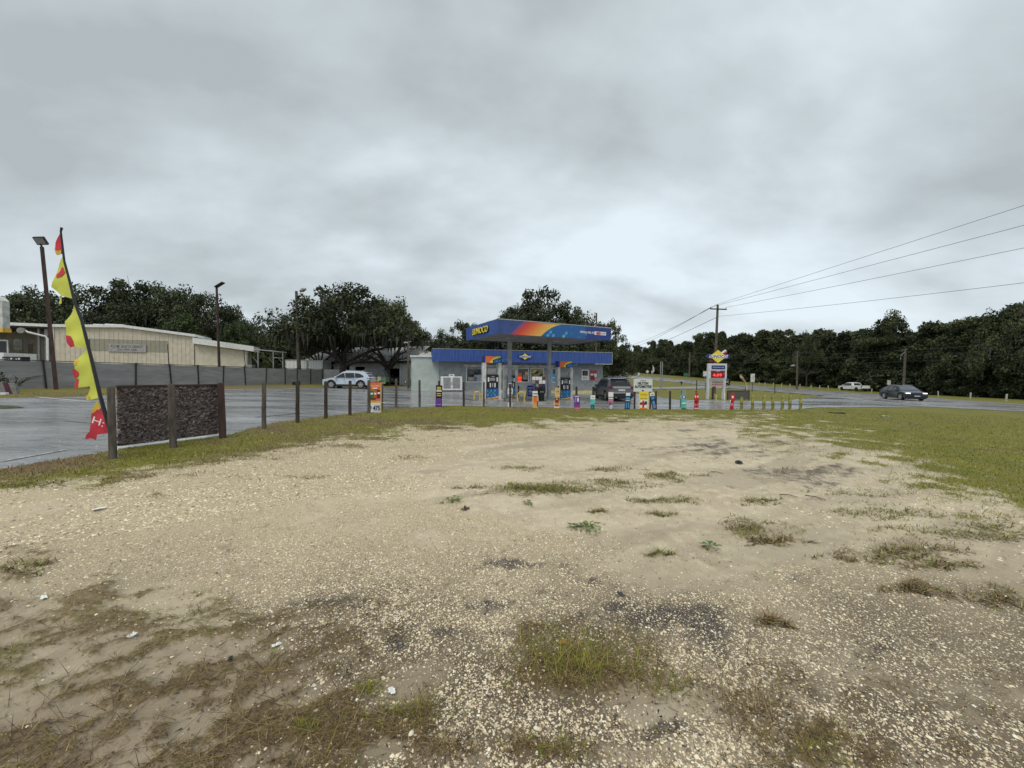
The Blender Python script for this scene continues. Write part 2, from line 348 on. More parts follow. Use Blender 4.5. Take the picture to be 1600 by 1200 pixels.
big = TX('ShaderNodeTexNoise', 0.9).outputs[0]; mid = TX('ShaderNodeTexNoise', 7).outputs[0]; fin = TX('ShaderNodeTexNoise', 60, 6).outputs[0]; grain = TX('ShaderNodeTexNoise', 300, 3).outputs[0]
sand = MX(RP(big, .35, .7), (0.56, 0.475, 0.34), (0.43, 0.355, 0.25)); sand = MX(RP(mid, .4, .75), sand, (0.61, 0.53, 0.39)); sand = MX(MT('MULTIPLY', RP(fin, .5, .72), .45), sand, (0.25, 0.20, 0.135)); sand = MX(MT('MULTIPLY', RP(A('rut'), .48, .66), .55), sand, (0.33, 0.275, 0.20)); sand = MX(MT('MULTIPLY', A('near'), .85), sand, (0.225, 0.18, 0.125))
sand = MX(MT('MULTIPLY', RP(grain, .5, .7), .3), sand, (0.55, 0.48, 0.36))
vor = TX('ShaderNodeTexVoronoi', 46, feature='F1', voronoi_dimensions='2D'); vcol = t.nodes.new('ShaderNodeSeparateColor'); t.links.new(vor.outputs['Color'], vcol.inputs[0])
stone = MX(vcol.outputs[0], (0.80, 0.69, 0.49), (0.60, 0.49, 0.32)); stone = MX(RP(vcol.outputs[2], .75, .95), stone, (0.84, 0.78, 0.63))
gapm = RP(vor.outputs['Distance'], .58, .38)
gap = MX(RP(fin, .4, .6), (0.38, 0.315, 0.21), (0.52, 0.43, 0.29)); gap = MX(MT('MULTIPLY', A('near'), .95), gap, (0.13, 0.10, 0.07))
vgate = RP(vcol.outputs[1], .24, .30)
grav = MX(MT('MULTIPLY', gapm, vgate), gap, stone)
vo2 = TX('ShaderNodeTexVoronoi', 19, feature='F1', voronoi_dimensions='2D'); v2c = t.nodes.new('ShaderNodeSeparateColor'); t.links.new(vo2.outputs['Color'], v2c.inputs[0])
grav = MX(MT('MULTIPLY', RP(vo2.outputs['Distance'], .42, .30), RP(v2c.outputs[0], .62, .72)), grav, MX(v2c.outputs[1], (0.74, 0.63, 0.43), (0.84, 0.77, 0.6))); grav = MX(MT('MULTIPLY', RP(vo2.outputs['Distance'], .5, .3), MT('MULTIPLY', RP(v2c.outputs[2], .72, .8), .5)), grav, (0.28, 0.23, 0.155))
c = MX(RP(MT('ADD', A('gravel'), MT('MULTIPLY', MT('SUBTRACT', fin, .5), 1.2)), .2, .8), sand, grav)
darkc = MX(RP(fin, .35, .65), (0.035, 0.033, 0.033), (0.13, 0.11, 0.095)); darkc = MX(MT('MULTIPLY', MT('MULTIPLY', gapm, RP(vcol.outputs[1], .62, .7)), A('gravel')), darkc, (0.5, 0.43, 0.32))
c = MX(MT('MULTIPLY', RP(MT('ADD', A('dark'), MT('MULTIPLY', MT('SUBTRACT', fin, .5), 1.5)), .2, .85), .9), c, darkc)
gn = TX('ShaderNodeTexNoise', 26, 6).outputs[0]
gcol = MX(A('brown'), (0.14, 0.148, 0.014), (0.145, 0.10, 0.052)); gcol = MX(MT('MULTIPLY', A('near'), .5), gcol, (0.12, 0.083, 0.046)); nb = MT('SUBTRACT', 1.0, MT('MULTIPLY', A('brown'), .85)); gcol = MX(MT('MULTIPLY', RP(gn, .4, .7), nb), gcol, (0.20, 0.165, 0.028)); gcol = MX(MT('MULTIPLY', MT('MULTIPLY', RP(big, .45, .7), .5), nb), gcol, (0.08, 0.10, 0.010)); gcol = MX(MT('MULTIPLY', RP(gn, .45, .7), MT('MULTIPLY', A('brown'), .5)), gcol, (0.20, 0.14, 0.075))
gcol = MX(MT('MULTIPLY', RP(mid, .5, .75), .4), gcol, (0.07, 0.065, 0.025))
c = MX(MT('MULTIPLY', RP(MT('ADD', A('grass'), MT('MULTIPLY', MT('SUBTRACT', gn, .5), 2.2)), .30, .95), MT('ADD', MT('MULTIPLY', A('turf'), .25), .74)), c, gcol)
t.links.new(c, b.inputs['Base Color']); b.inputs['Roughness'].default_value = 0.9; b.inputs['Specular IOR Level'].default_value = 0.2
h = MT('ADD', MT('ADD', MT('MULTIPLY', fin, .5), MT('MULTIPLY', MT('MULTIPLY', gapm, vgate), MT('MULTIPLY', A('gravel'), .8))), MT('MULTIPLY', mid, 1.0))
bp = t.nodes.new('ShaderNodeBump'); bp.inputs['Strength'].default_value = 0.6; bp.inputs['Distance'].default_value = 0.006; t.links.new(h, bp.inputs['Height']); t.links.new(bp.outputs[0], b.inputs['Normal'])
# ------------------------------------------------------------------ ground sheet: a polar grid, fine in front
rr = np.concatenate([[0.02, .2], np.geomspace(0.35, 45, 430), np.geomspace(47, 1600, 60)])
az = np.concatenate([np.linspace(-68, 68, 460), np.linspace(72, 288, 50)])*math.pi/180
RRg, AZg = np.meshgrid(rr, az, indexing='ij'); GX = RRg*np.sin(AZg); GY = RRg*np.cos(AZg)
gx, gy = GX.ravel(), GY.ravel(); gzz = gz(gx, gy); mk = masks(gx, gy, gzz)
nearf = 1-sstep(20, 32, np.hypot(gx, gy))
under = inside(gx, gy, LOT) | inside(gx, gy, ROAD) | inside(gx, gy, ACC)
rel = (fbm(gx*1.3, gy*1.3, 50, 3)-.5)*0.07 + (fbm(gx*6, gy*6, 51, 3)-.5)*0.03 + (fbm(gx*25, gy*25, 52, 2)-.5)*0.008
rut = (fbm((gx*.86+gy*.5)*.5, (-gx*.5+gy*.86)*4, 57, 3)-.5)*0.05
rel = rel*nearf + rut*nearf*(1-mk['bd'])
rel = rel + 0.03*mk['g']*nearf
# a light kerb-less lip to the lot
gzr = gzz + np.where(under, -0.09, rel*np.where(mk['bd'] > .5, .8, 1.0))
def soil(x, y):
    m = masks(x, y); x = np.asarray(x, float)
    r = (fbm(x*1.3, y*1.3, 50, 3)-.5)*0.07 + (fbm(x*6, y*6, 51, 3)-.5)*0.03 + (fbm(x*25, y*25, 52, 2)-.5)*0.008
    nf = 1-sstep(20, 32, np.hypot(x, y))
    r = r*nf + (fbm((x*.86+y*.5)*.5, (-x*.5+y*.86)*4, 57, 3)-.5)*0.05*nf*(1-m['bd']) + 0.03*m['g']*nf
    return gz(x, y)+r*np.where(m['bd'] > .5, .8, 1.0), m
nr, na = len(rr), len(az); I = np.arange(nr*na).reshape(nr, na); J = np.roll(I, -1, axis=1)
Fg = np.stack([I[:-1], I[1:], J[1:], J[:-1]], -1).reshape(-1, 4)
me = fastmesh('ground', np.stack([gx, gy, gzr], 1), Fg[:, ::-1], gm, smooth=True)
for nm, k in (('grass', 'g'), ('gravel', 'gv'), ('dark', 'dk'), ('brown', 'br'), ('turf', 'bd'), ('near', 'nr'), ('rut', 'rt')):
    a = me.attributes.new(nm, 'FLOAT', 'POINT'); a.data.foreach_set('value', np.ascontiguousarray(mk[k], np.float32))
tag(link('ground', me), kind='structure')
if me.polygons[5000].normal.z < 0: me.flip_normals()
# ------------------------------------------------------------------ asphalt
def asphalt(name, c0, c1, r0_, r1_, sc=(1, 1, 1)):
    m = bpy.data.materials.new(name); m.use_nodes = True; q = m.node_tree; b = q.nodes['Principled BSDF']
    tc = q.nodes.new('ShaderNodeTexCoord'); mp = q.nodes.new('ShaderNodeMapping'); mp.inputs['Scale'].default_value = sc; q.links.new(tc.outputs['Object'], mp.inputs[0])
    def no(s, d, r=.5):
        n = q.nodes.new('ShaderNodeTexNoise'); n.inputs['Scale'].default_value = s; n.inputs['Detail'].default_value = d; n.inputs['Roughness'].default_value = r; q.links.new(mp.outputs[0], n.inputs[0]); return n.outputs[0]
    def ramp(f, a, b_, ca, cb):
        n = q.nodes.new('ShaderNodeValToRGB'); e = n.color_ramp.elements; e[0].position = a; e[1].position = b_; e[0].color = (*ca, 1); e[1].color = (*cb, 1); q.links.new(f, n.inputs[0]); return n.outputs[0]
    a = ramp(no(.5, 6, .65), .35, .65, c0, c1)
    f = ramp(no(45, 4), .3, .7, (.7, .7, .7), (1.2, 1.2, 1.2))
    mx = q.nodes.new('ShaderNodeMix'); mx.data_type = 'RGBA'; mx.blend_type = 'MULTIPLY'; mx.inputs[0].default_value = 1; q.links.new(a, mx.inputs[6]); q.links.new(f, mx.inputs[7]); q.links.new(mx.outputs[2], b.inputs['Base Color'])
    ck = no(1.1, 8, .62); sb = q.nodes.new('ShaderNodeMath'); sb.operation = 'SUBTRACT'; q.links.new(ck, sb.inputs[0]); sb.inputs[1].default_value = .5; ab_ = q.nodes.new('ShaderNodeMath'); ab_.operation = 'ABSOLUTE'; q.links.new(sb.outputs[0], ab_.inputs[0])
    ckc = ramp(ab_.outputs[0], .004, .016, (.35, .35, .36), (1, 1, 1)); m2 = q.nodes.new('ShaderNodeMix'); m2.data_type = 'RGBA'; m2.blend_type = 'MULTIPLY'; m2.inputs[0].default_value = .8; q.links.new(mx.outputs[2], m2.inputs[6]); q.links.new(ckc, m2.inputs[7]); q.links.new(m2.outputs[2], b.inputs['Base Color'])
    rg = ramp(no(.35, 7, .7), .40, .60, (r0_,)*3, (r1_,)*3); q.links.new(rg, b.inputs['Roughness'])
    bp = q.nodes.new('ShaderNodeBump'); bp.inputs['Strength'].default_value = .25; bp.inputs['Distance'].default_value = .01; q.links.new(no(60, 3), bp.inputs['Height'])
    b2 = q.nodes.new('ShaderNodeBump'); b2.inputs['Strength'].default_value = .35; b2.inputs['Distance'].default_value = .05; q.links.new(no(1.2, 3), b2.inputs['Height']); q.links.new(bp.outputs[0], b2.inputs['Normal'])
    q.links.new(b2.outputs[0], b.inputs['Normal']); return m
wet = asphalt('wet_asphalt', (.19, .193, .20), (.37, .372, .38), .10, .36, (.35, 1.3, 1))
roadm = asphalt('road_asphalt', (.21, .212, .218), (.31, .31, .315), .18, .45)
sheet('parking_lot', LOT, wet, 0.0)
sheet('highway', ROAD, roadm, 0.012, 3.0)
sheet('access_road', ACC, asphalt('pale_asphalt', (.2, .2, .2), (.3, .3, .29), .4, .6), 0.02, 3.0)
paint = mat('road_paint', (.72, .72, .70), .55, var=.18, scale=9, dirt=(.35, .35, .34)); ypaint = mat('yellow_paint', (.55, .38, .05), .55, var=.2, scale=8)
def stripe(name, pts, w, m, dz):
    """painted line along world points laid on the ground"""
    out = []; P2 = []
    for i in range(len(pts)-1):
        a, b_ = pts[i], pts[i+1]; n = max(1, int((b_-a).length/2.0))
        for k in range(n): P2.append(a.lerp(b_, k/n))
    P2.append(pts[-1]); V = []
    for i, p in enumerate(P2):
        d = (P2[min(i+1, len(P2)-1)]-P2[max(i-1, 0)]); d.z = 0; d.normalize(); nrm = Vector((-d.y, d.x, 0))
        for s_ in (-1, 1): q = p+nrm*w/2*s_; V.append((q.x, q.y, gzf(q.x, q.y)+dz))
    mb = MB(); mb.add(V, [(2*i, 2*i+1, 2*i+3, 2*i+2) for i in range(len(P2)-1)], m); o = mb.obj(name, m); o['kind'] = 'structure'
    if o.data.polygons[0].normal.z < 0: o.data.flip_normals()
    return o
def lerp_edge(f):
    n = 60; out = []
    def samp(e, s_):
        L_ = [0]
        for i in range(len(e)-1): L_.append(L_[-1]+(e[i+1]-e[i]).length)
        d = s_*L_[-1]
        for i in range(len(e)-1):
            if d <= L_[i+1] or i == len(e)-2: return e[i].lerp(e[i+1], (d-L_[i])/(L_[i+1]-L_[i]))
    return [samp(rn, k/n).lerp(samp(rf, k/n), f) for k in range(n+1)]
stripe('road_markings', lerp_edge(.05), .16, paint, .026); stripe('road_markings', lerp_edge(.95), .16, paint, .026)
for f_ in (.47, .50): stripe('road_markings', lerp_edge(f_), .13, ypaint, .027)
mids = lerp_edge(.26)
for i in range(0, len(mids)-1, 2): stripe('road_markings', [mids[i], mids[i].lerp(mids[i+1], .7)], .14, paint, .027)
mids = lerp_edge(.74)
for i in range(0, len(mids)-1, 2): stripe('road_markings', [mids[i], mids[i].lerp(mids[i+1], .7)], .14, paint, .027)
stripe('parking_markings', [G(58, 620.5), G(140, 628)], .12, paint, .012)
stripe('parking_markings', [G(655, 612), G(675, 606.5)], .12, paint, .012)
stripe('parking_markings', [G(0, 722), G(105, 703)], .07, mat('worn_paint', (.42, .43, .44), .5, var=.3, scale=14, dirt=(.2, .2, .21)), .012)
# seams and cracks in the lot, recessed dark lines of tar
tar = mat('tar_seam', (.03, .03, .032), .35, var=.3)
stripe('tar_seam', [G(390, 636), G(470, 634), G(560, 634.5), G(610, 632), G(680, 630.5)], .10, tar, .010)
stripe('tar_seam', [G(400, 652), G(450, 648), G(470, 645)], .12, tar, .010)
stripe('tar_seam', [G(590, 618), G(690, 619), G(722, 622), G(760, 629)], .12, tar, .010)
stripe('tar_seam', [G(1265, 620.5), G(1350, 624), G(1442, 633)], .28, tar, .030)
stripe('tar_seam', [G(60, 660), G(100, 658), G(150, 662)], .05, tar, .010)
stripe('tar_seam', [G(1085, 633), G(1180, 637)], .12, tar, .010)
# grey weathered slab edge of the pump island and grass strips
conc = mat('concrete', (.36, .35, .32), .8, var=.2, scale=3, bump=.3)
# ------------------------------------------------------------------ gravel stones (near field), real pieces
def scatter(n, rmin, rmax, azr=66, pw=1.0):
    u = RNG.random(n); r = rmin*(rmax/rmin)**(u**pw) if pw else 0
    a = np.radians((RNG.random(n)*2-1)*azr); return r*np.sin(a), r*np.cos(a)
def uniform_area(n, rmin, rmax, azr=66):
    r = np.sqrt(rmin**2+(rmax**2-rmin**2)*RNG.random(n)); a = np.radians((RNG.random(n)*2-1)*azr); return r*np.sin(a), r*np.cos(a)
def stones(n, rmin, rmax, smin, smax, name, label):
    x, y = scatter(n, rmin, rmax); z, m = soil(x, y)
    dens = np.clip(m['gv']*1.05+.05, 0, 1)*(1-.75*m['g'])*(1-.45*m['dk'])*np.where((m['py'] > 985) & (m['px'] < 1000), .62, 1.0)
    cl = .6*fbm(x*14, y*14, 71, 2)+.4*fbm(x*2.5, y*2.5, 73, 3); dens = dens*np.clip(-.15+1.75*cl, 0, 1)
    k = RNG.random(n) < dens; x, y, z = x[k], y[k], z[k]; n = len(x); dk = m['dk'][k]
    s = (smin+(smax-smin)*RNG.random(n)**2.2); D = np.hypot(x, y)
    base = np.array([(1, 0, 0), (.31, .95, 0), (-.81, .59, 0), (-.81, -.59, 0), (.31, -.95, 0), (.55, .15, .75), (-.1, .5, .8), (-.45, -.3, .7), (.2, -.45, .85)], float)
    fc = np.array([(0, 1, 5), (1, 6, 5), (1, 2, 6), (2, 7, 6), (2, 3, 7), (3, 4, 7), (4, 8, 7), (4, 0, 8), (0, 5, 8), (5, 6, 8), (6, 7, 8)])
    jit = 1+(RNG.random((n, 9, 3))-.5)*.55
    v = base[None]*jit; v[:, :, 0] *= (1+.7*RNG.random(n))[:, None]; v[:, :, 2] *= (.45+.5*RNG.random(n))[:, None]
    an = RNG.random(n)*6.283; ca, sa = np.cos(an)[:, None], np.sin(an)[:, None]
    vx = v[:, :, 0]*ca-v[:, :, 1]*sa; vy = v[:, :, 0]*sa+v[:, :, 1]*ca
    tl = (RNG.random(n)-.5)[:, None]*.6; vz = v[:, :, 2]+vx*tl
    V = np.stack([vx*s[:, None]+x[:, None], vy*s[:, None]+y[:, None], vz*s[:, None]+z[:, None]-.12*s[:, None]], -1).reshape(-1, 3)
    F = (fc[None]+9*np.arange(n)[:, None, None]).reshape(-1, 3)
    pal = np.array([(.80, .71, .53), (.68, .57, .39), (.84, .79, .66), (.52, .42, .28), (.27, .22, .16), (.74, .63, .43)]); pr = [.18, .24, .06, .22, .15, .15]
    ci = RNG.choice(6, n, p=pr); col = pal[ci]*(0.8+.4*RNG.random((n, 1)))*(1-.12*(RNG.random(n) < dk*.2))[:, None]
    o = link(name, fastmesh(name, V, F, attrmat('limestone', .85), np.repeat(np.clip(col, 0, .9), 9, axis=0))); tag(o, label, 'gravel', kind='stuff'); return n
ns = stones(360000, .8, 6.6, .0024, .0074, 'gravel', 'pale crushed limestone gravel scattered over the bare sandy lot')
ns += stones(60000, 5.2, 13, .008, .016, 'gravel', 'pale limestone gravel in the middle distance of the lot')
ns += stones(5000, 0.9, 5, .007, .0125, 'gravel', 'larger pale limestone pieces strewn among the gravel')
# ------------------------------------------------------------------ grass blades
def blades(x, y, z, ln, wd, col, lean, name, label, cat='grass', seg=3, curl=.6):
    n = len(x); an = RNG.random(n)*6.283; dx, dy = np.cos(an), np.sin(an); V = np.zeros((n, 2*seg+1, 3)); 
    sx, sy = -dy, dx; hx = np.zeros(n); hz = np.zeros(n); ph = lean.copy()
    for i in range(seg+1):
        w = wd*(1-(i/seg))*.5 if i else wd*.5
        if i < seg:
            for s_, k in ((-1, 0), (1, 1)):
                V[:, 2*i+k, 0] = x+dx*hx+sx*w*s_; V[:, 2*i+k, 1] = y+dy*hx+sy*w*s_; V[:, 2*i+k, 2] = z+hz
        else:
            V[:, 2*seg, 0] = x+dx*hx; V[:, 2*seg, 1] = y+dy*hx; V[:, 2*seg, 2] = z+hz
        hx = hx+np.sin(ph)*ln/seg; hz = hz+np.cos(ph)*ln/seg; ph = ph+curl*RNG.random(n)
    fs = []
    for i in range(seg-1): fs += [(2*i, 2*i+1, 2*i+3), (2*i, 2*i+3, 2*i+2)]
    fs.append((2*seg-2, 2*seg-1, 2*seg)); fc = np.array(fs); q = 2*seg+1
    F = (fc[None]+q*np.arange(n)[:, None, None]).reshape(-1, 3)
    V[:, :, 2] = np.maximum(V[:, :, 2], z[:, None]+.002)
    o = link(name, fastmesh(name, V.reshape(-1, 3), F, attrmat('grass_blade', .7), np.repeat(col, q, axis=0))); tag(o, label, cat, kind='stuff'); return o
def gcolor(n, br, green_bias=0.0):
    gpal = np.array([(.15, .175, .012), (.21, .21, .02), (.11, .14, .010), (.27, .24, .03)]); bpal = np.array([(.22, .145, .065), (.13, .08, .042), (.34, .26, .13), (.09, .055, .035), (.19, .14, .05)])
    isb = RNG.random(n) < np.clip(br-green_bias, .05, .97)
    c = np.where(isb[:, None], bpal[RNG.integers(0, 5, n)], gpal[RNG.integers(0, 4, n)]); return c*(.75+.5*RNG.random((n, 1)))
x, y = scatter(400000, .8, 6.5); z, m = soil(x, y); lot_in = inside(x, y, LOT)
dens = np.clip(m['g'], 0, 1)**1.1; k = (RNG.random(len(x)) < dens*.9) & ~lot_in
x, y, z, br = x[k], y[k], z[k], m['br'][k]; n = len(x)
blades(x, y, z, .022+.05*RNG.random(n)**2, .0015+.002*RNG.random(n), gcolor(n, br+.12), .8+.85*RNG.random(n), 'dead_grass', 'short brown and olive grass creeping over the sandy ground in the foreground')
# runners: long thin stolons lying on the sand
x, y = scatter(60000, .8, 9); z, m = soil(x, y); k = (RNG.random(len(x)) < np.clip(m['g'], 0, 1)*.22+.008) & (m['bd'] < .7); x, y, z = x[k], y[k], z[k]; n = len(x)
blades(x, y, z+.006, .10+.14*RNG.random(n), .0025+.002*RNG.random(n), gcolor(n, np.full(n, .85))*.8, np.full(n, 1.42), 'grass_runners', 'long dry grass runners trailing over the sand', seg=4, curl=.08)
# the tall tufts
def tuft(cx_, cy_, rx, ry, n, h0, h1, br, name, label):
    bright = 1.15 if n == 1100 else 1.0
    a = RNG.normal(size=(n, 2)); xs, ys = [], []
    for i in range(n):
        p = G(cx_+a[i, 0]*rx*.5, min(1195, cy_+a[i, 1]*ry*.5)); xs.append(p.x); ys.append(p.y)
    xs, ys = np.array(xs), np.array(ys); zs, _ = soil(xs, ys)
    blades(xs, ys, zs, h0+(h1-h0)*RNG.random(n), .0022+.0022*RNG.random(n), gcolor(n, np.full(n, min(.9, br+.2)))*bright, .35+1.15*RNG.random(n), name, label, seg=4, curl=.4)
tuft(905, 1035, 100, 50, 1100, .06, .19, .28, 'tall_grass', 'straggly knee-high tuft of olive grass at the front centre of the lot')
tuft(1050, 1075, 60, 22, 200, .05, .14, .4, 'tall_grass', 'thin trailing grass beside the straggly central tuft')
tuft(1190, 1110, 70, 60, 380, .05, .16, .7, 'tall_grass', 'dry wiry grass clump between gravel patches front right')
tuft(1290, 1172, 55, 40, 300, .02, .06, .2, 'tall_grass', 'bright green low grass clump at the very front right')
tuft(575, 1075, 26, 14, 160, .03, .07, .05, 'tall_grass', 'small bright green weed clump among brown grass')
tuft(480, 1140, 22, 10, 140, .03, .06, .05, 'tall_grass', 'tiny bright green clump in the front left grass')
tuft(640, 1120, 60, 26, 260, .05, .13, .45, 'tall_grass', 'olive grass clump standing near the white scrap of paper')
tuft(870, 1180, 70, 18, 260, .04, .11, .5, 'tall_grass', 'olive grass clump at the bottom centre of the lot')
tuft(1420, 850, 80, 10, 200, .05, .12, .55, 'tall_grass', 'olive creeping grass on the sand near the right lawn edge')
tuft(1190, 835, 55, 10, 260, .05, .15, .6, 'tall_grass', 'straw coloured grass tuft on the open sand right of centre')
tuft(860, 766, 75, 8, 500, .05, .13, .35, 'tall_grass', 'low green weeds sprawled across the middle of the sand')
tuft(1040, 745, 30, 5, 160, .04, .12, .4, 'tall_grass', 'small green weed patch on the sand beyond the sprawl')
tuft(960, 736, 30, 4, 100, .04, .10, .3, 'tall_grass', 'thin weed patch behind the sprawling weeds')
tuft(935, 800, 22, 4, 80, .03, .08, .3, 'tall_grass', 'dark little weed patch in front of the sprawling weeds')
tuft(1035, 785, 45, 4, 160, .03, .08, .35, 'tall_grass', 'weed patch on the sand right of the sprawling weeds')
tuft(1180, 785, 35, 4, 100, .03, .08, .3, 'tall_grass', 'sparse green weeds on sand near two thin twigs')
tuft(240, 778, 14, 3, 60, .03, .07, .3, 'tall_grass', 'small weed patch in the gravel near the dark screen')
tuft(15, 762, 26, 5, 120, .04, .1, .3, 'tall_grass', 'dark green weeds at the far left edge of the gravel')
# small litter of bark, leaf bits and tar crumbs lying on the soil
x, y = scatter(26000, 1.0, 15); z, m = soil(x, y); k = (RNG.random(len(x)) < .25+.75*m['dk']+.3*m['g']) & ~inside(x, y, LOT); x, y, z = x[k], y[k], z[k]; n = len(x); D = np.hypot(x, y)
lp = np.array([(.05, .04, .035), (.10, .07, .045), (.16, .12, .08), (.035, .035, .037)])
blades(x, y, z+.004, .008+.022*RNG.random(n)**2+.0015*D, .004+.006*RNG.random(n), lp[RNG.integers(0, 4, n)]*(.7+.6*RNG.random((n, 1))), np.full(n, 1.5), 'soil_litter', 'tiny dark crumbs of bark and tar scattered on the bare soil', 'litter', seg=2, curl=.05)
# creeping weeds on the sand: flat mats of short broad leaves with runners
def creep(cx_, cy_, rx, ry, n, br, label, s=1.0):
    cl_ = RNG.normal(size=(max(3, n//26), 2))*.55; n = int(n*.75); q = cl_[RNG.integers(0, len(cl_), n)]+RNG.normal(size=(n, 2))*.17
    ps = [G(cx_+a*rx, min(1195, cy_+b_*ry)) for a, b_ in q]; xs = np.array([p.x for p in ps]); ys = np.array([p.y for p in ps]); zs, _ = soil(xs, ys)
    dp = np.array([(.12, .155, .022), (.17, .20, .03), (.22, .20, .05), (.10, .11, .025)]); bp_ = np.array([(.22, .16, .075), (.14, .09, .05), (.30, .23, .12)])
    c_ = np.where((RNG.random(n) < br)[:, None], bp_[RNG.integers(0, 3, n)], dp[RNG.integers(0, 4, n)])*(.7+.6*RNG.random((n, 1)))
    blades(xs, ys, zs+.003, (.03+.07*RNG.random(n))*s, (.006+.008*RNG.random(n))*s, c_, .75+.8*RNG.random(n), 'creeping_weeds', label, 'weeds', seg=2, curl=.2)
creep(850, 766, 80, 9, 1500, .25, 'broad mat of creeping weeds across the middle of the bare sand', 1.1); creep(960, 757, 55, 5, 600, .35, 'brownish creeping weeds joined to the right end of the broad mat'); creep(955, 734, 35, 4, 260, .4, 'small weed mat beyond the broad mat'); creep(820, 731, 40, 4, 300, .4, 'flat weed mat beyond the left end of the broad mat')
creep(1040, 746, 28, 6, 420, .3, 'round weed mat right of the brownish creeping weeds'); creep(1032, 783, 50, 5, 520, .35, 'ragged weed mat below the round one'); creep(1035, 803, 30, 4, 200, .3, 'little dark weed mat on open sand'); creep(935, 800, 22, 4, 180, .45, 'dark brown weed mat near the bright leafy weed'); creep(1180, 785, 32, 5, 260, .3, 'thin weed mat beside the two twigs'); creep(1170, 822, 45, 10, 420, .75, 'straw coloured weed mat on open sand'); creep(1210, 845, 40, 6, 420, .8, 'straw coloured weed mat right of the other one', 1.1)
creep(1240, 735, 60, 5, 160, .6, 'scattered weeds by the far dark soil patch'); creep(1100, 740, 60, 4, 160, .6, 'sparse weeds on the far sand'); creep(1045, 866, 26, 4, 120, .2, 'small green weed mat in the near sand'); creep(1215, 975, 24, 6, 260, .9, 'dark brown matted weeds at the edge of the right gravel'); creep(1420, 865, 80, 14, 700, .6, 'olive weeds spreading over the sand at right'); creep(1460, 885, 70, 10, 420, .6, 'weeds on sand below the olive spread'); creep(1340, 870, 40, 10, 260, .7, 'brown weeds left of the olive spread'); creep(1430, 925, 40, 9, 420, .85, 'dark brown weed patch in the right gravel'); creep(1560, 935, 50, 14, 420, .8, 'dark weed patch at the right edge'); creep(1400, 800, 90, 10, 700, .35, 'long fingers of grass reaching onto the sand at right'); creep(1520, 830, 80, 14, 900, .35, 'thick fingers of grass at the right edge of the sand'); creep(1330, 770, 80, 8, 400, .4, 'grass fingers along the lawn edge')
creep(705, 786, 12, 3, 60, .1, 'tiny weed near the bark scrap', .8); creep(740, 760, 30, 3, 120, .6, 'sparse brown weeds left of the broad mat'); creep(660, 715, 50, 4, 160, .5, 'sparse weeds on the far gravel'); creep(470, 745, 60, 5, 160, .4, 'sparse weeds on the gravel near the fence verge'); creep(40, 890, 60, 14, 300, .75, 'brown weeds at the left edge of the gravel'); creep(60, 760, 50, 6, 300, .4, 'dark weeds at the far left gravel edge')
# mid and far turf
x, y = scatter(330000, 5.5, 34); z, m = soil(x, y); D = np.hypot(x, y)
k = (RNG.random(len(x)) < np.clip(m['g'], 0, 1)*.95) & ~inside(x, y, LOT) & ~inside(x, y, ROAD) & (np.abs(m['px']-800) < 850)
x, y, z, br, D = x[k], y[k], z[k], m['br'][k], D[k]; n = len(x)
patch = fbm(x*.8, y*.8, 91, 3)
cc = gcolor(n, br-.05)*(.8+.5*patch)[:, None]
blades(x, y, z-.004, (.022+.045*RNG.random(n))*(.8+.6*patch), (.0035+.0006*D)*(.6+.6*RNG.random(n)), cc, .2+1.0*RNG.random(n), 'turf', 'rough olive and brown turf between the bare lot and the asphalt', seg=2)
print('stones', ns, 'turf', n)
# broad-leaf weeds
wm = mat('weed_leaf', (.10, .18, .02), .5, var=.2)
def weed(px, py, r, n, label):
    p = G(px, py); zs, _ = soil(np.array([p.x]), np.array([p.y])); e = empty('weed', (p.x, p.y, float(zs[0])), 0, label, 'weed')
    mb = MB()
    for i in range(n):
        a = random.random()*6.28; q = r*(.25+.9*random.random()); s = .018+.014*random.random(); c_, s_ = math.cos(a), math.sin(a); z0 = .012+.02*random.random(); t_ = random.uniform(-.01, .012)
        mb.add([(c_*q, s_*q, z0), (c_*(q+s)-s_*s*.5, s_*(q+s)+c_*s*.5, z0+t_), (c_*(q+2*s), s_*(q+2*s), z0+t_*.5), (c_*(q+s)+s_*s*.5, s_*(q+s)-c_*s*.5, z0+t_)], [(0, 1, 2, 3)])
        mb.add([(0, 0, .004), (c_*q, s_*q, z0+.001), (c_*q+.004, s_*q, z0)], [(0, 1, 2)])
    mb.obj('foliage', wm, e)
weed(915, 826, .13, 60, 'bright green leafy weed alone on the bare sand'); weed(1108, 859, .06, 26, 'small round green weed right of the leafy one'); weed(709, 786, .07, 24, 'small dark green weed at the edge of the gravel'); weed(826, 791, .06, 16, 'tiny green weed below the sprawling weeds')
# ------------------------------------------------------------------ trees
def leafmat(name, base, trans=False):
    if name in MATS: return MATS[name]
    m = bpy.data.materials.new(name); m.use_nodes = True; t = m.node_tree; b = t.nodes['Principled BSDF']
    a = t.nodes.new('ShaderNodeAttribute'); a.attribute_name = 'Col'
    oi = t.nodes.new('ShaderNodeObjectInfo'); mr = t.nodes.new('ShaderNodeMapRange'); mr.inputs[3].default_value = .75; mr.inputs[4].default_value = 1.3; t.links.new(oi.outputs['Random'], mr.inputs[0])
    v = t.nodes.new('ShaderNodeVectorMath'); v.operation = 'SCALE'; t.links.new(a.outputs['Color'], v.inputs[0]); t.links.new(mr.outputs[0], v.inputs[3]); t.links.new(v.outputs[0], b.inputs['Base Color'])
    b.inputs['Roughness'].default_value = .65; b.inputs['Specular IOR Level'].default_value = .3
    MATS[name] = m; return m
bark = mat('bark', (.05, .042, .034), .9, var=.3, scale=5, bump=.6, bscale=12, stretch=(1, 1, .3))
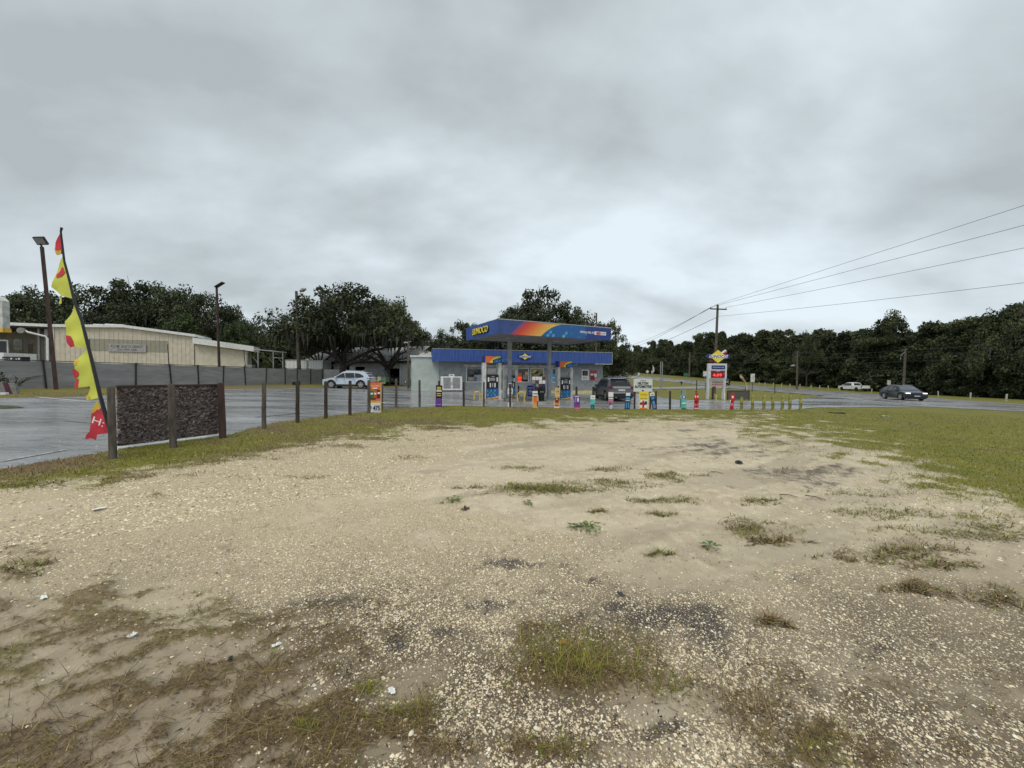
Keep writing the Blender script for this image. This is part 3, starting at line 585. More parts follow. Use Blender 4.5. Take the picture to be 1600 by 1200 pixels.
def make_crown(clumps, leaves, size, pal, rng, squash=.8):
    n = len(clumps)*leaves; C_ = np.repeat(np.array([c[:3] for c in clumps]), leaves, 0); R = np.repeat(np.array([c[3] for c in clumps]), leaves)
    d = rng.normal(size=(n, 3)); d /= np.linalg.norm(d, axis=1)[:, None]; q = rng.random(n)**.45
    p = C_+d*(R*q)[:, None]*np.array([1, 1, squash])
    # leaf sprig: a bent quad
    a = rng.normal(size=(n, 3)); a /= np.linalg.norm(a, axis=1)[:, None]; b_ = np.cross(a, rng.normal(size=(n, 3))); b_ /= np.linalg.norm(b_, axis=1)[:, None]
    s = size*(.5+rng.random(n)); a *= s[:, None]; b_ *= (s*.55)[:, None]
    V = np.stack([p-a, p-b_, p+a, p+b_], 1).reshape(-1, 3); F = np.arange(4*n).reshape(n, 4)
    cv = np.repeat(rng.random(len(clumps)), leaves); pal = np.array(pal)
    i0 = rng.integers(0, len(pal), n); col = pal[i0]*(.42+.95*cv+.3*rng.random(n))[:, None]
    return V, F, np.repeat(col, 4, 0)
OAK = [(.040, .056, .022), (.055, .072, .027), (.068, .080, .032), (.032, .042, .020), (.062, .066, .038)]
LIGHT = [(.045, .07, .022), (.06, .085, .03), (.04, .06, .022), (.07, .09, .034)]
def oak_mesh(seed, H=12.0, R=8.0, trunk=2.6, low=.28, nb=7, leaves=150, size=.17, moss=0, pal=OAK, dens=1.0, cl=(.9, 1.7)):
    """live oak: short trunk, spreading limbs, clumped crown (and hanging moss)"""
    rng = np.random.default_rng(seed); mb = MB(); clumps = []; tips = []
    mb.tube([(0, 0, -.4), (.05, 0, trunk*.5), (.1, .05, trunk)], [.55, .42, .36], 8)
    for i in range(nb):
        a = 6.283*i/nb+rng.random()*.6; up = .35+.75*rng.random(); p = np.array([.1, .05, trunk*.9]); pts = [p]; rads = [.28]; ln = R*(.75+.35*rng.random()); d = np.array([math.cos(a)*(1-up*.4), math.sin(a)*(1-up*.4), up])
        for k in range(5):
            d = d+rng.normal(size=3)*.22; d[2] = max(d[2]*.78, -.02); d /= np.linalg.norm(d); p = p+d*ln/5; pts.append(p); rads.append(.28*(1-(k+1)/5.6))
            for j in range(3):
                d2 = d+rng.normal(size=3)*.7; d2[2] = abs(d2[2])*.9; d2 /= np.linalg.norm(d2); q = p+d2*(1.2+1.6*rng.random()); tips.append(q)
                if k > 0: mb.tube([p, (p+q)/2+rng.normal(size=3)*.12, q], [.08, .05, .02], 4, caps=False)
        mb.tube(pts, rads, 6)
    # clumps over a lumpy dome
    nC = int(95*dens)
    for i in range(nC):
        a = rng.random()*6.283; q = math.sqrt(rng.random()); lump = .78+.22*math.sin(a*3+seed)+.12*math.sin(a*7+seed*2)
        z = low*H + (H*(1-low))*(1-q**2.2)*(.80+.20*rng.random()) * (.86+.14*math.sin(a*2+seed))
        if rng.random() < .35: z = low*H+(z-low*H)*rng.random()
        clumps.append((math.cos(a)*q*R*lump, math.sin(a)*q*R*lump, min(z, H-.6), cl[0]+(cl[1]-cl[0])*rng.random()))
    for q in tips:
        if q[2] < H-.5 and rng.random() < .7: clumps.append((q[0], q[1], max(q[2], low*H), .7+.5*rng.random()))
    V, F, col = make_crown(clumps, leaves, size, pal, rng)
    Vs, Fs, Cs = [V], [F], [col]
    if moss:
        mo = []
        idx = rng.integers(0, len(clumps), moss)
        for i in idx:
            c = clumps[i]; rr_ = math.hypot(c[0], c[1])
            x0, y0 = c[0]+rng.normal()*.8, c[1]+rng.normal()*.8; z0 = c[2]-.3*c[3]-rng.random()*.4
            if z0 > H*.8: continue
            L_ = .4+1.3*rng.random()**1.5; w = .06+.13*rng.random(); a = rng.random()*6.283; dx, dy = math.cos(a)*w, math.sin(a)*w; sx = rng.normal()*.12
            mo.append([(x0-dx, y0-dy, z0), (x0+dx, y0+dy, z0), (x0+dx*.6+sx, y0+dy*.6, z0-L_*.6), (x0+sx*1.5, y0, z0-L_)])
        mv = np.array(mo).reshape(-1, 3); n = len(mo); Vs.append(mv); Fs.append(np.arange(4*n).reshape(n, 4)+len(V)); Cs.append(np.repeat(np.array([(.05, .05, .042)])*(.6+.7*rng.random((n, 1))), 4, 0))
    crown = fastmesh('crown', np.concatenate(Vs), np.concatenate(Fs), leafmat('oak_leaf', None), np.concatenate(Cs))
    return mb.mesh('trunk', bark, smooth=True), crown, H, R
def bushy_mesh(seed, H=12.0, R=4.2, leaves=150, size=.22, pal=OAK, thin=False):
    """forest-edge tree, leafy to the ground with an uneven top"""
    rng = np.random.default_rng(seed); mb = MB(); clumps = []
    mb.tube([(0, 0, -.4), (.1, 0, H*.3), (-.1, .1, H*.6), (0, 0, H*.85)], [.3, .22, .14, .05], 6)
    for i in range(9):
        z = H*(.15+.65*rng.random()); a = rng.random()*6.28; mb.tube([(0, 0, z), (math.cos(a)*R*.4, math.sin(a)*R*.4, z+.8), (math.cos(a)*R*.8, math.sin(a)*R*.8, z+1.2)], [.09, .06, .02], 4, caps=False)
    for i in range(85):
        z = H*rng.random()**.8; prof = (1-(z/H)**2.6)*(.75+.35*math.sin(z*1.1+seed)); a = rng.random()*6.283; q = rng.random()**.5
        if thin and z < H*.45 and rng.random() < .5: continue
        clumps.append((math.cos(a)*q*R*prof, math.sin(a)*q*R*prof, .3+z*.93, .75+.75*rng.random()))
    for i in range(5): clumps.append((rng.normal()*R*.25, rng.normal()*R*.25, H-.5-rng.random(), .6+.5*rng.random()))
    V, F, col = make_crown(clumps, leaves, size, pal, rng)
    return mb.mesh('trunk', bark, smooth=True), fastmesh('crown', V, F, leafmat('oak_leaf', None), col), H, R
def place_tree(kit, name, x, y, top, width, rz, label, group=None, cat='tree'):
    tm, cm, H, R = kit; zg = gzf(x, y); e = empty(name, (x, y, zg-.1), rz, label, cat, group)
    s = (top-zg)/H; w = width/(2*R); e.scale = (w, w, s)
    link('trunk', tm, e); link('crown', cm, e); return e
oaks = [oak_mesh(s, moss=m_, low=l_) for s, m_, l_ in ((1, 0, .28), (2, 260, .28), (3, 0, .28), (4, 700, .50), (5, 450, .56))]
lone = oak_mesh(33, H=16, R=5.5, low=.62, dens=.75, cl=(.7, 1.2), leaves=130)
oak_light = oak_mesh(9, pal=LIGHT, leaves=130); oak_airy = oak_mesh(12, dens=.85, leaves=120, low=.45, cl=(.7, 1.35)); oak_airy2 = oak_mesh(17, dens=.8, leaves=120, low=.4, cl=(.7, 1.3))
bushes = [bushy_mesh(s) for s in (21, 22, 23, 24, 25)]; bush_thin = bushy_mesh(27, thin=True, leaves=110)
def T(kit, px, top, D, wpx, label, group=None, name='oak_tree', rz=None):
    p = P(px, top, D); w = wpx*D/FPX
    return place_tree(kit, name, p.x, p.y, p.z, w, random.random()*6.28 if rz is None else rz, label, group)
# behind the cream building, from the left
T(oak_airy, 15, 449, 66, 150, 'dark spreading oak behind the open porch at the far left end', name='oak_tree')
T(oaks[0], 75, 440, 74, 150, 'dark oak behind the cream building, crossed by the leaning lamp post')
T(oak_airy2, 140, 430, 66, 150, 'tall airy oak with sky gaps rising behind the tattered pennants')
T(oaks[2], 205, 437, 70, 150, 'dense dark oak above the roof vent of the cream building')
T(oaks[4], 262, 441, 72, 140, 'dense dark oak behind the right half of the cream gable')
T(oak_airy, 322, 447, 62, 130, 'dark airy oak behind the slim lamp pole', rz=1.3)
T(oaks[1], 368, 476, 72, 90, 'lower dark oak sloping down beyond the lamp pole')
T(oak_light, 285, 487, 58, 120, 'lighter green tree just above the cream roof')
T(oak_light, 372, 502, 60, 90, 'lighter green tree beside the low end of the cream building')
T(oaks[0], 60, 492, 60, 160, 'low dark tree filling the gap behind the porch roof'); T(oaks[2], 170, 490, 60, 160, 'low dark tree just behind the white dome vents')
T(oaks[2], 402, 508, 88, 110, 'far green tree in the dip between the two oak masses')
# the moss oaks over the garage
T(oaks[1], 435, 487, 72, 110, 'dark oak right behind the grey lamp pole')
T(oaks[1], 468, 500, 72, 120, 'moss hung oak above the white box trailers')
T(oaks[3], 536, 445, 48, 210, 'tallest moss draped oak, standing over the grey garage and the pale blue car', rz=.4)
T(oaks[4], 607, 461, 49, 125, 'moss draped oak with long hanging strands beside the taller one', rz=2.2)
T(oaks[3], 500, 476, 53, 80, 'moss hung oak arching over the second white trailer', rz=1.0)
T(oak_airy2, 640, 486, 66, 80, 'airy oak limb mass with moss right of the garage roof', rz=3.0)
T(oaks[1], 560, 500, 70, 190, 'dark oak mass standing behind the grey garage roof', rz=5.0)
T(oaks[0], 690, 512, 84, 100, 'low distant oak left of the station sign')
T(oak_airy, 725, 494, 70, 90, 'airy oak behind the left end of the canopy', rz=2.0)
T(oak_airy2, 764, 491, 68, 90, 'airy oak directly behind the nearest canopy corner', rz=4.0)
T(oaks[2], 740, 522, 66, 150, 'dark oak filling in between canopy and store roof')
T(oaks[4], 808, 473, 62, 110, 'oak rising left of the highest crown behind the canopy', rz=.9)
T(oaks[2], 850, 450, 60, 165, 'highest oak crown behind the fuel canopy', rz=.2)
T(oaks[0], 905, 465, 62, 120, 'oak crown behind the canopy end, beside a bare pole', rz=1.5)
T(oaks[0], 870, 505, 60, 200, 'broad dark oak low behind the store roof')
T(oak_airy, 950, 492, 56, 76, 'ragged oak with sky gaps right of the canopy end', rz=5.0)
T(oaks[2], 945, 528, 58, 90, 'dark low oak behind the right end of the store')
T(bushes[0], 918, 560, 55, 60, 'dark bush at the back corner of the store', name='bushy_tree')
T(bushes[2], 640, 555, 62, 70, 'dark bush beside the garage gable', name='bushy_tree')
for i, (px_, tp) in enumerate(((20, 540), (410, 545), (440, 540), (475, 545))):
    T(bushes[i], px_, tp, 64, 60, ('dark bush behind the porch windows', 'dark bush behind the open steel frame', 'dark bush left of the trailers', 'dark bush behind the trailers')[i], name='bushy_tree')
# the wood beyond the highway
SKX = [960, 985, 1010, 1040, 1080, 1110, 1150, 1190, 1240, 1262, 1290, 1330, 1360, 1430, 1440, 1480, 1520, 1560, 1600, 1640, 1700]
SKY_ = [545, 543, 538, 532, 526, 520, 517, 520, 518, 514, 520, 521, 508, 512, 514, 502, 496, 489, 470, 455, 440]
DX = [960, 985, 1080, 1150, 1250, 1330, 1400, 1500, 1600, 1700]; DY = [250, 230, 165, 125, 102, 88, 74, 60, 50, 42]
GRP = 'trees of the wood beyond the highway'
def WD(px, top, D, wpx, k, lab='dark bushy tree in the unbroken wood beyond the highway', nm='forest_tree', grp=GRP):
    return T(bushes[k % 5], px, top, D, wpx, lab, grp, nm)
px_ = 962.0; k = 0
while px_ < 1720:
    D = float(np.interp(px_, DX, DY)); top = float(np.interp(px_, SKX, SKY_)); wpx = 9.0*FPX/D
    WD(px_, top+random.uniform(-6, 9), D+10+random.uniform(-1.5, 2), wpx*random.uniform(.9, 1.25), k)
    WD(px_+wpx*.3, top+random.uniform(0, 14), D+16, wpx*1.2, k+2)
    WD(px_+wpx*.2, top+(596-top)*random.uniform(.30, .5), D+6, wpx*random.uniform(.7, .95), k+3, 'low leafy tree at the foot of the wood beyond the highway', 'understory_tree', 'low trees along the edge of the wood')
    px_ += wpx*.50; k += 1
T(lone, 1394, 484, 84, 70, 'lone round topped oak standing well above the wood', rz=.5)
T(oaks[1], 1600, 462, 58, 120, 'tall ragged tree at the right end of the wood', rz=2.5)
T(oaks[2], 1525, 492, 68, 100, 'ragged tall tree left of the right end of the wood', rz=3.5)
T(oak_airy, 1262, 511, 100, 40, 'small knob of crown over the wood above the yellow bollards', rz=.5)
# ------------------------------------------------------------------ buildings
blue = mat('blue_fascia', (.040, .092, .32), .5, var=.22, scale=2.5, stretch=(3, 3, .25), dirt=(.022, .055, .21)); blueside = mat('blue_panel', (.045, .085, .28), .4, var=.12, scale=1.5)
whitep = mat('white_paint', (.80, .81, .80), .5, var=.08); whited = mat('weathered_white', (.60, .61, .59), .6, var=.14, scale=3, dirt=(.38, .38, .35))
glass = mat('dark_glass', (.012, .014, .016), .08, var=.05, spec=.6); dark = mat('black_plastic', (.012, .012, .014), .45, var=.1); darkin = mat('unlit_interior', (.006, .006, .006), .9, var=.1)
greyw = mat('grey_siding', (.30, .32, .34), .7, var=.1, scale=3); teal = mat('pale_teal_stucco', (.46, .52, .49), .8, var=.07, scale=2, bump=.2)
steel = mat('galvanised_steel', (.42, .43, .44), .4, .6, var=.1); yel = mat('yellow_paint_post', (.72, .56, .09), .55, var=.18); cream_y = mat('faded_yellow_paint', (.62, .54, .26), .6, var=.12)
red = mat('red_plastic', (.55, .02, .03), .45, var=.12); redlit = mat('red_led', (1, .06, .05), .5, var=.02, emit=.9); orange = mat('orange_print', (.78, .17, .03), .5, var=.06); yellow = mat('yellow_print', (.82, .66, .06), .5, var=.06)
green = mat('green_print', (.03, .2, .05), .5); maroon = mat('maroon_print', (.22, .01, .01), .5); navy = mat('navy_print', (.015, .035, .14), .5); ltblue = mat('light_blue_print', (.07, .36, .62), .5, var=.05); midblue = mat('mid_blue_print', (.02, .12, .36), .5, var=.06); royal = mat('royal_blue_print', (.01, .025, .33), .45)
purple = mat('purple_print', (.13, .05, .32), .5); pink = mat('pink_print', (.7, .2, .28), .5); aqua = mat('aqua_print', (.12, .5, .48), .5); tan = mat('tan_print', (.62, .45, .22), .5); brownp = mat('brown_print', (.14, .05, .025), .5); white = mat('white_print', (.8, .8, .8), .5, var=.03); gold = mat('gold_print', (.75, .48, .06), .5); grey = mat('grey_print', (.3, .3, .31), .5); black = mat('black_print', (.01, .01, .012), .4)
wood = mat('weathered_post_wood', (.12, .10, .08), .9, var=.3, scale=7, stretch=(2, 2, .35), bump=.6, bscale=30); woodd = mat('dark_post_wood', (.055, .038, .032), .85, var=.3, scale=7, stretch=(2, 2, .35), bump=.5, bscale=30); rust = mat('brown_painted_post', (.06, .028, .022), .7, var=.3, scale=6, stretch=(2, 2, .3))
roofm = mat('grey_metal_roof', (.42, .42, .41), .6, var=.12, scale=2, stretch=(4, .3, 1))
greenfun = None
def quadpanel(parent, name, fr, px0, py0, px1, py1, v0, th, m):
    """box on a facade plane covering those pixels"""
    u0_, zt = fr.hit(px0, py0, v0); u1_, zb = fr.hit(px1, py1, v0)
    mb = MB(); mb.box(min(u0_, u1_), max(u0_, u1_), v0-th, v0, min(zb, zt), max(zb, zt)); return mb.obj(name, m, parent)
# ---- the store
FL = P(675.6, 544.4, 35.2); FR = P(956.7, 553.4, 39.4); FS = frame2(Vector((FL.x, FL.y, 0)), Vector((FR.x, FR.y, 0)))
st = empty('gas_station_store', FS.o, FS.a, 'low gas station store with a blue fascia band and a pale teal end wall', 'building')
Lf = (FR-FL).xy.length; ZT, ZB = 4.02, 2.88; vw = 1.15   # front wall set back under the fascia
uR = FS.hit(942, 580, vw)[0]; uL = FS.hit(686, 580, vw)[0]; uA = FS.hit(642.6, 580, vw+.05)[0]
mb = MB(); z0 = -.6; w0, w1, w2 = FS.hit(726, 590, vw)[0], FS.hit(862, 590, vw)[0], 0
def wallholes(mb, ua, ub, za, zb, v, th, holes, m):
    """wall between ua and ub with rectangular openings (u0,u1,z0,z1) sorted"""
    u = ua
    for h in holes:
        mb.box(u, h[0], v, v+th, za, zb, m)
        mb.box(h[0], h[1], v, v+th, za, h[2], m); mb.box(h[0], h[1], v, v+th, h[3], zb, m); u = h[1]
    mb.box(u, ub, v, v+th, za, zb, m)
def hole(px0, py0, px1, py1): a = FS.hit(px0, py0, vw); c = FS.hit(px1, py1, vw); return (a[0], c[0], c[1], a[1])
Hs = [hole(728.5, 571.5, 753.5, 596.5), hole(778, 574, 789, 607), hole(792, 574, 801, 597), hole(804.5, 574.5, 826, 597.5), hole(829, 575, 849.5, 598.5), hole(862, 577, 870, 598)]
zb0 = Hs[0][2]
for i in (0, 2, 3, 4, 5): Hs[i] = (Hs[i][0], Hs[i][1], .95, 2.38)
Hs[1] = (Hs[1][0], Hs[1][1], .12, 2.3)
wallholes(mb, uL, uR, z0, 2.9, vw, .2, Hs, greyw); mb.obj('front_wall', greyw, st)
mb = MB(); mb.box(uL, uL+.2, vw+.2, 9, z0, 2.9); mb.box(uR-.2, uR, vw+.2, 9, z0, 2.9); mb.box(uL, uR, 9, 9.2, z0, 3.3); mb.obj('wall', greyw, st)
mb = MB(); mb.box(uA, uL-.003, vw+.05, 7.5, z0, 3.32); mb.obj('end_block', teal, st); mb = MB(); mb.box(uA-.12, uL+.1, vw-.08, 7.6, 3.323, 3.44); mb.obj('roof_edge', whitep, st)
mb = MB(); mb.box(uL+.25, uR-.25, 1.3, 9, 2.95, 3.45); mb.obj('roof', conc, st)
n = 15
for i in range(n):   # fascia of metal panels with seams
    a, b_ = Lf*i/n, Lf*(i+1)/n; mb = MB(); mb.box(a+.006, b_-.006, 0, .06, ZB, ZT); mb.obj('fascia_panel', blue, st)
mb = MB(); mb.box(0, Lf, .063, .3, ZB+.02, ZT-.02); mb.box(0, .06, .3, 4, ZB, ZT); mb.box(Lf-.06, Lf, .3, 5, ZB, ZT); mb.obj('fascia_return', blueside, st)
mb = MB(); mb.box(-.02, Lf+.02, -.02, .09, ZT+.003, ZT+.05); mb.obj('fascia_cap', steel, st)
mb = MB(); mb.box(Lf+.003, Lf+.03, -.01, .1, ZB-.05, ZT); mb.box(Lf-1.9, Lf, -.015, -.002, ZB-.05, ZB-.003); mb.obj('corner_trim', whited, st)
mb = MB(); mb.box(.1, Lf-.1, .32, vw-.01, ZB+.06, ZB+.12); mb.obj('soffit', dark, st)
mb = MB(); mb.box(w0-.15, w1+.15, vw-.06, vw-.003, 2.45, 2.66); mb.obj('header_trim', whited, st)
for h_ in Hs:
    mb = MB(); t_ = .07; mb.box(h_[0], h_[1], vw-.03, vw+.05, h_[3]-t_, h_[3]); mb.box(h_[0], h_[0]+t_, vw-.03, vw+.05, h_[2]+t_, h_[3]-t_); mb.box(h_[1]-t_, h_[1], vw-.03, vw+.05, h_[2]+t_, h_[3]-t_); mb.box(h_[0], h_[1], vw-.03, vw+.05, h_[2], h_[2]+t_)
    o = mb.obj('door' if h_ is Hs[1] else 'window', whitep, st); mb = MB(); mb.box(h_[0]+t_, h_[1]-t_, vw+.01, vw+.03, h_[2]+t_, h_[3]-t_); mb.obj('pane', glass, o)
# things seen behind / stuck on the panes (flat window posters)
def stick(name, px0, py0, px1, py1, m, th=.012, v=vw, par=None): return quadpanel(par or st, name, FS, px0, py0, px1, py1, v-.035, th, m)
stick('window_poster', 806, 583, 815, 596, orange); stick('window_poster', 809.5, 589, 815, 596.5, redlit); stick('window_poster', 806, 590, 809, 597, whitep); stick('window_poster', 817, 586, 824, 593, grey); stick('window_poster', 820, 581, 825, 586, tan)
stick('window_poster', 730.5, 574, 752, 577, grey); stick('window_poster', 731, 589, 745, 595, grey); stick('window_poster', 741, 585.5, 752.5, 595.5, mat('pale_blue_print', (.33, .38, .45), .5)); stick('window_poster', 733, 577, 741, 585, mat('dim_print', (.12, .12, .13), .5))
o = text('open_sign', 'OPEN', .26, *(lambda q: (q[0], vw-.06, q[1]))(FS.hit(789.5, 577.5, vw)), redlit, st, w=.62)
gw = stick('window_graphic', 830.5, 576.5, 848.5, 592, mat('olive_print', (.30, .27, .09), .5, var=.3, scale=2.5))
for k in range(5):
    u0_, z_ = FS.hit(831+k*3.4, 578+k*2, vw); mb = MB(); mb.poly([(u0_, z_-.28), (u0_+.25, z_-.28), (u0_+.55, z_+.0), (u0_+.3, z_+.0)], vw-.056, vw-.049); mb.obj('stripe', [yellow, dark, grey, dark, tan][k], gw)
stick('window_poster', 862.8, 584, 869.2, 596, ltblue); stick('window_poster', 862.8, 589.5, 869.2, 590.5, white, th=.02)
# wall posters
pp = stick('wall_poster', 908.8, 577.5, 919.8, 593.8, whitep, v=vw+.033, th=.03); q = stick('print', 910.2, 579.2, 918.4, 587.0, black, v=vw); pcol = stick('print', 912.3, 581, 916.2, 585.5, brownp, v=vw, th=.018); stick('print', 910.6, 588.5, 918, 592.4, mat('pale_print', (.55, .58, .5), .5), v=vw)
for o in (q, pcol, st.children[-1]): o.parent = pp
pp2 = stick('wall_poster', 922.0, 578.2, 933.2, 594.6, mat('dull_pink_print', (.42, .16, .18), .5, var=.25, scale=4), v=vw+.033, th=.03)
for a_ in ((923, 580, 928, 584, red), (928, 584, 932.5, 589, white), (923, 587, 929, 593, maroon), (929.5, 589.5, 932.6, 594, pink), (923, 583.6, 927, 586.4, white)): o = stick('print', *a_[:4], a_[4], v=vw); o.parent = pp2
# yellow painted kerb and slab in front of the store
slab = MB(); slab.box(uL+1.2, uR+.3, .35, vw-.003, z0, .13); slab.obj('walkway_slab', conc, st); k_ = MB(); k_.box(uL+5, uR+.32, .2, .347, z0, .15); k_.obj('yellow_kerb', cream_y, st)
# cladding boards of the right hand wall
uu0 = FS.hit(880, 580, vw)[0]
for k in range(14): mb = MB(); mb.box(uu0, uR-.02, vw-.012-.006*(k % 2), vw-.003, .2+k*.19, .2+k*.19+.18); mb.obj('cladding_board', greyw, st)
# diamond sign over the door on the fascia
def sunoco_badge(parent, u, v, z, s, name='emblem', big=False):
    kk = .17 if big else .36; k2 = 1.25 if big else 1
    e = MB(); e.poly([(u-.95*s, z), (u-.80*s, z+kk*s), (u+.80*s, z+kk*s), (u+.95*s, z), (u+.80*s, z-kk*s), (u-.80*s, z-kk*s)] if big else [(u-.95*s, z), (u-.35*s, z+.36*s), (u+.35*s, z+.36*s), (u+.95*s, z), (u+.35*s, z-.36*s), (u-.35*s, z-.36*s)], v-.06, v-.01); o = e.obj(name, navy, parent)
    e = MB(); e.poly([(u-.52*s*k2, z), (u, z+.34*s*k2*1.1), (u+.52*s*k2, z), (u, z-.34*s*k2*1.1)], v-.075, v-.063); d = e.obj('diamond', yellow, o); 
    e = MB(); e.poly([(u-.72*s, z-.115*s), (u+.68*s, z-.115*s), (u+.78*s, z+.115*s), (u-.64*s, z+.115*s)], v-.09, v-.077); d = e.obj('banner', whitep, o)
    text('lettering', 'SUNOCO', .26*s, u, v-.094, z, navy, o, w=1.4*s, shear=.25, bold=.008); return o
ub, zb_ = FS.hit(820, 557.3, 0); sunoco_badge(st, ub, 0, zb_, .80)
# ---- ice merchandiser
fi = FS; u0_, zt = fi.hit(688.5, 582.5, .9); u1_, zb_ = fi.hit(721.2, 605, .9)
ic = empty('ice_merchandiser', FS.w(u0_, .25, 0), FS.a, 'white double door cabinet with two grey panels against the store wall', 'cabinet'); wI = u1_-u0_; hb = .2
mb = MB(); mb.box(0, wI, .02, .85, hb, hb+1.3); mb.obj('cabinet', whitep, ic, bevel=.02)
for a_, b_ in ((.10, .46), (.54, .90)): mb = MB(); mb.box(wI*a_, wI*b_, 0, .018, hb+.18, hb+1.22); d = mb.obj('door', whited, ic); m2 = MB(); m2.box(wI*(a_+.02), wI*(b_-.02), -.012, -.002, hb+.22, hb+1.18); m2.obj('panel', grey, d); m2 = MB(); m2.box(wI*.5-.06 if a_ < .3 else wI*.5+.03, wI*.5-.03 if a_ < .3 else wI*.5+.06, -.04, -.002, hb+.55, hb+.8); m2.obj('handle', steel, d)
mb = MB(); mb.box(wI*.37, wI*.63, .1, .14, hb+1.302, hb+1.52); sg = mb.obj('sign', whitep, ic); mb = MB(); mb.box(wI*.42, wI*.58, .088, .097, hb+1.37, hb+1.45); mb.obj('text_line', grey, sg)
mb = MB()
for a_ in (.06, wI-.12): mb.box(a_, a_+.06, .08, .8, -.02, hb)
mb.obj('feet', dark, ic)
# ---- canopy
NC = P(776.9, 522.5, 23.8); NC.z = 0; RC = P(952, 535.7, 27.9); RC.z = 0; FC = frame2(NC, RC); Lc = 9.1; Wc = 5.5; CZ = 4.2; CH = .92
cn = empty('fuel_canopy', FC.o, FC.a, 'flat blue fuel canopy on two grey columns with a sunburst and checker fascia', 'canopy')
mb = MB(); mb.box(.07, Lc-.07, .07, Wc-.07, CZ+.06, CZ+.2); mb.box(.07, Lc-.07, .07, Wc-.07, CZ+.75, CZ+.8); mb.obj('deck', mat('canopy_soffit', (.30, .29, .28), .6, var=.2, scale=1.2), cn)
mb = MB()
for k in range(1, 12): mb.box(Lc*k/12-.012, Lc*k/12+.012, .08, Wc-.08, CZ+.045, CZ+.058)
mb.obj('soffit_seams', grey, cn)
for k in range(2): mb = MB(); mb.box(2.0+k*4, 2.5+k*4, 2.5, 3.0, CZ+.03, CZ+.057); mb.obj('light', whited, cn)
fac = []
for (a, b_) in ((0, 4.3), (4.31, Lc)): mb = MB(); mb.box(a, b_, 0, .06, CZ, CZ+CH); fac.append(mb.obj('front_fascia', blueside, cn))
for k in range(4): mb = MB(); mb.box(0, .06, .063+k*(Wc-.07)/4, .055+(k+1)*(Wc-.07)/4, CZ, CZ+CH); lastf = mb.obj('side_fascia', blue, cn)
mb = MB(); mb.box(Lc-.06, Lc, .063, Wc, CZ, CZ+CH); mb.box(.063, Lc-.063, Wc-.06, Wc, CZ, CZ+CH); mb.obj('rear_fascia', blueside, cn)
mb = MB(); mb.box(-.02, Lc+.02, -.02, .0-.003, CZ+CH-.03, CZ+CH+.03); mb.obj('fascia_cap', steel, cn)
# printed graphic: slanting warm rays, dark arc, checks
def gradc(t_):
    st_ = [(0, (.35, .06, .16)), (.12, (.62, .06, .03)), (.3, (.75, .15, .05)), (.5, (.80, .33, .08)), (.7, (.80, .52, .10)), (1, (.72, .66, .16))]
    for i in range(len(st_)-1):
        if t_ <= st_[i+1][0]: f = (t_-st_[i][0])/(st_[i+1][0]-st_[i][0]); return tuple(st_[i][1][j]*(1-f)+st_[i+1][1][j]*f for j in range(3))
def clip_poly(pts, fn, n=(0, 0)):  # keep where fn>=0 (linear in pts)
    out = []
    for i in range(len(pts)):
        a, b_ = pts[i], pts[(i+1) % len(pts)]; fa, fb = fn(a), fn(b_)
        if fa >= 0: out.append(a)
        if fa*fb < 0: t_ = fa/(fa-fb); out.append((a[0]+(b_[0]-a[0])*t_, a[1]+(b_[1]-a[1])*t_))
    return out
def sunburst(parent, x0, x1, z0, z1, y, th=.003, rays=16, nchk=60, slant=1.15):
    """fascia print between x0 and x1: warm rays from the left, dark blue arc with checks on the right"""
    Hh = z1-z0; Wd = x1-x0; g = MB()
    ws = .55*Wd/rays
    for k in range(rays):
        m = mat('ray_print_%d' % k, gradc(k/(rays-1)), .5, var=.03); a = x0+ws*k; b_ = a+ws if k < rays-1 else x1
        pts = [(a, z0), (b_, z0), (b_+slant*Hh, z1), (a+slant*Hh, z1)]
        pts = clip_poly(pts, lambda p: x1-p[0]); 
        if len(pts) > 2: g.poly(pts, y-th*(1+.0), y, m)
    o = g.obj('sunburst_print', None, parent)
    # arc
    ax0 = x0+.38*Wd; arc = []
    for k in range(15):
        f = k/14; arc.append((ax0+(x1-ax0)*.52*f, z0+Hh*(1-(1-f)**2.0)))
    pts = [(ax0, z0)]+arc[1:]+[(x1, z1), (x1, z0)]
    a = MB(); 
    a.poly(pts, y-2.2*th, y-th-.0006, navy); ao = a.obj('arc_print', midblue, parent); ao.data.materials.clear(); ao.data.materials.append(midblue)
    ck = MB(); rnd = random.Random(4); cs = Hh/4.2
    i = 0
    xx = ax0
    while xx < x1-.5*cs:
        for j in range(4):
            zz_ = z0+j*cs*1.05; f = (xx-ax0)/((x1-ax0)*.52); lim = z0+Hh*(1-(1-min(1, max(f, 0)))**2.0)-.02
            if zz_+cs*.9 < lim and (i+j) % 2 == 0 and rnd.random() < max(.12, .98-(xx-ax0)/(x1-ax0)*.95):
                sk = .35*cs; ck.poly([(xx, zz_), (xx+cs*.95, zz_), (xx+cs*.95+sk, zz_+cs*.9), (xx+sk, zz_+cs*.9)], y-3.4*th, y-2.3*th, [ltblue, aqua, midblue, ltblue][rnd.randint(0, 3)] if (xx-ax0)/(x1-ax0) < .55 else mat('dim_blue_print', (.03, .16, .40), .5))
        xx += cs; i += 1
    ck.obj('check_print', None, parent)
xs0 = FC.hit(797, 524, 0)[0]; xs1 = FC.hit(915, 520, 0)[0]
sunburst(cn, xs0, xs1, CZ+.005, CZ+CH-.035, -.001, .004)
mb = MB(); mb.box(xs1+.0, Lc-.01, -.012, -.001, CZ+.005, CZ+CH-.035); mb.obj('blue_print', mat('blue_fascia_print', (.02, .05, .25), .45), cn)
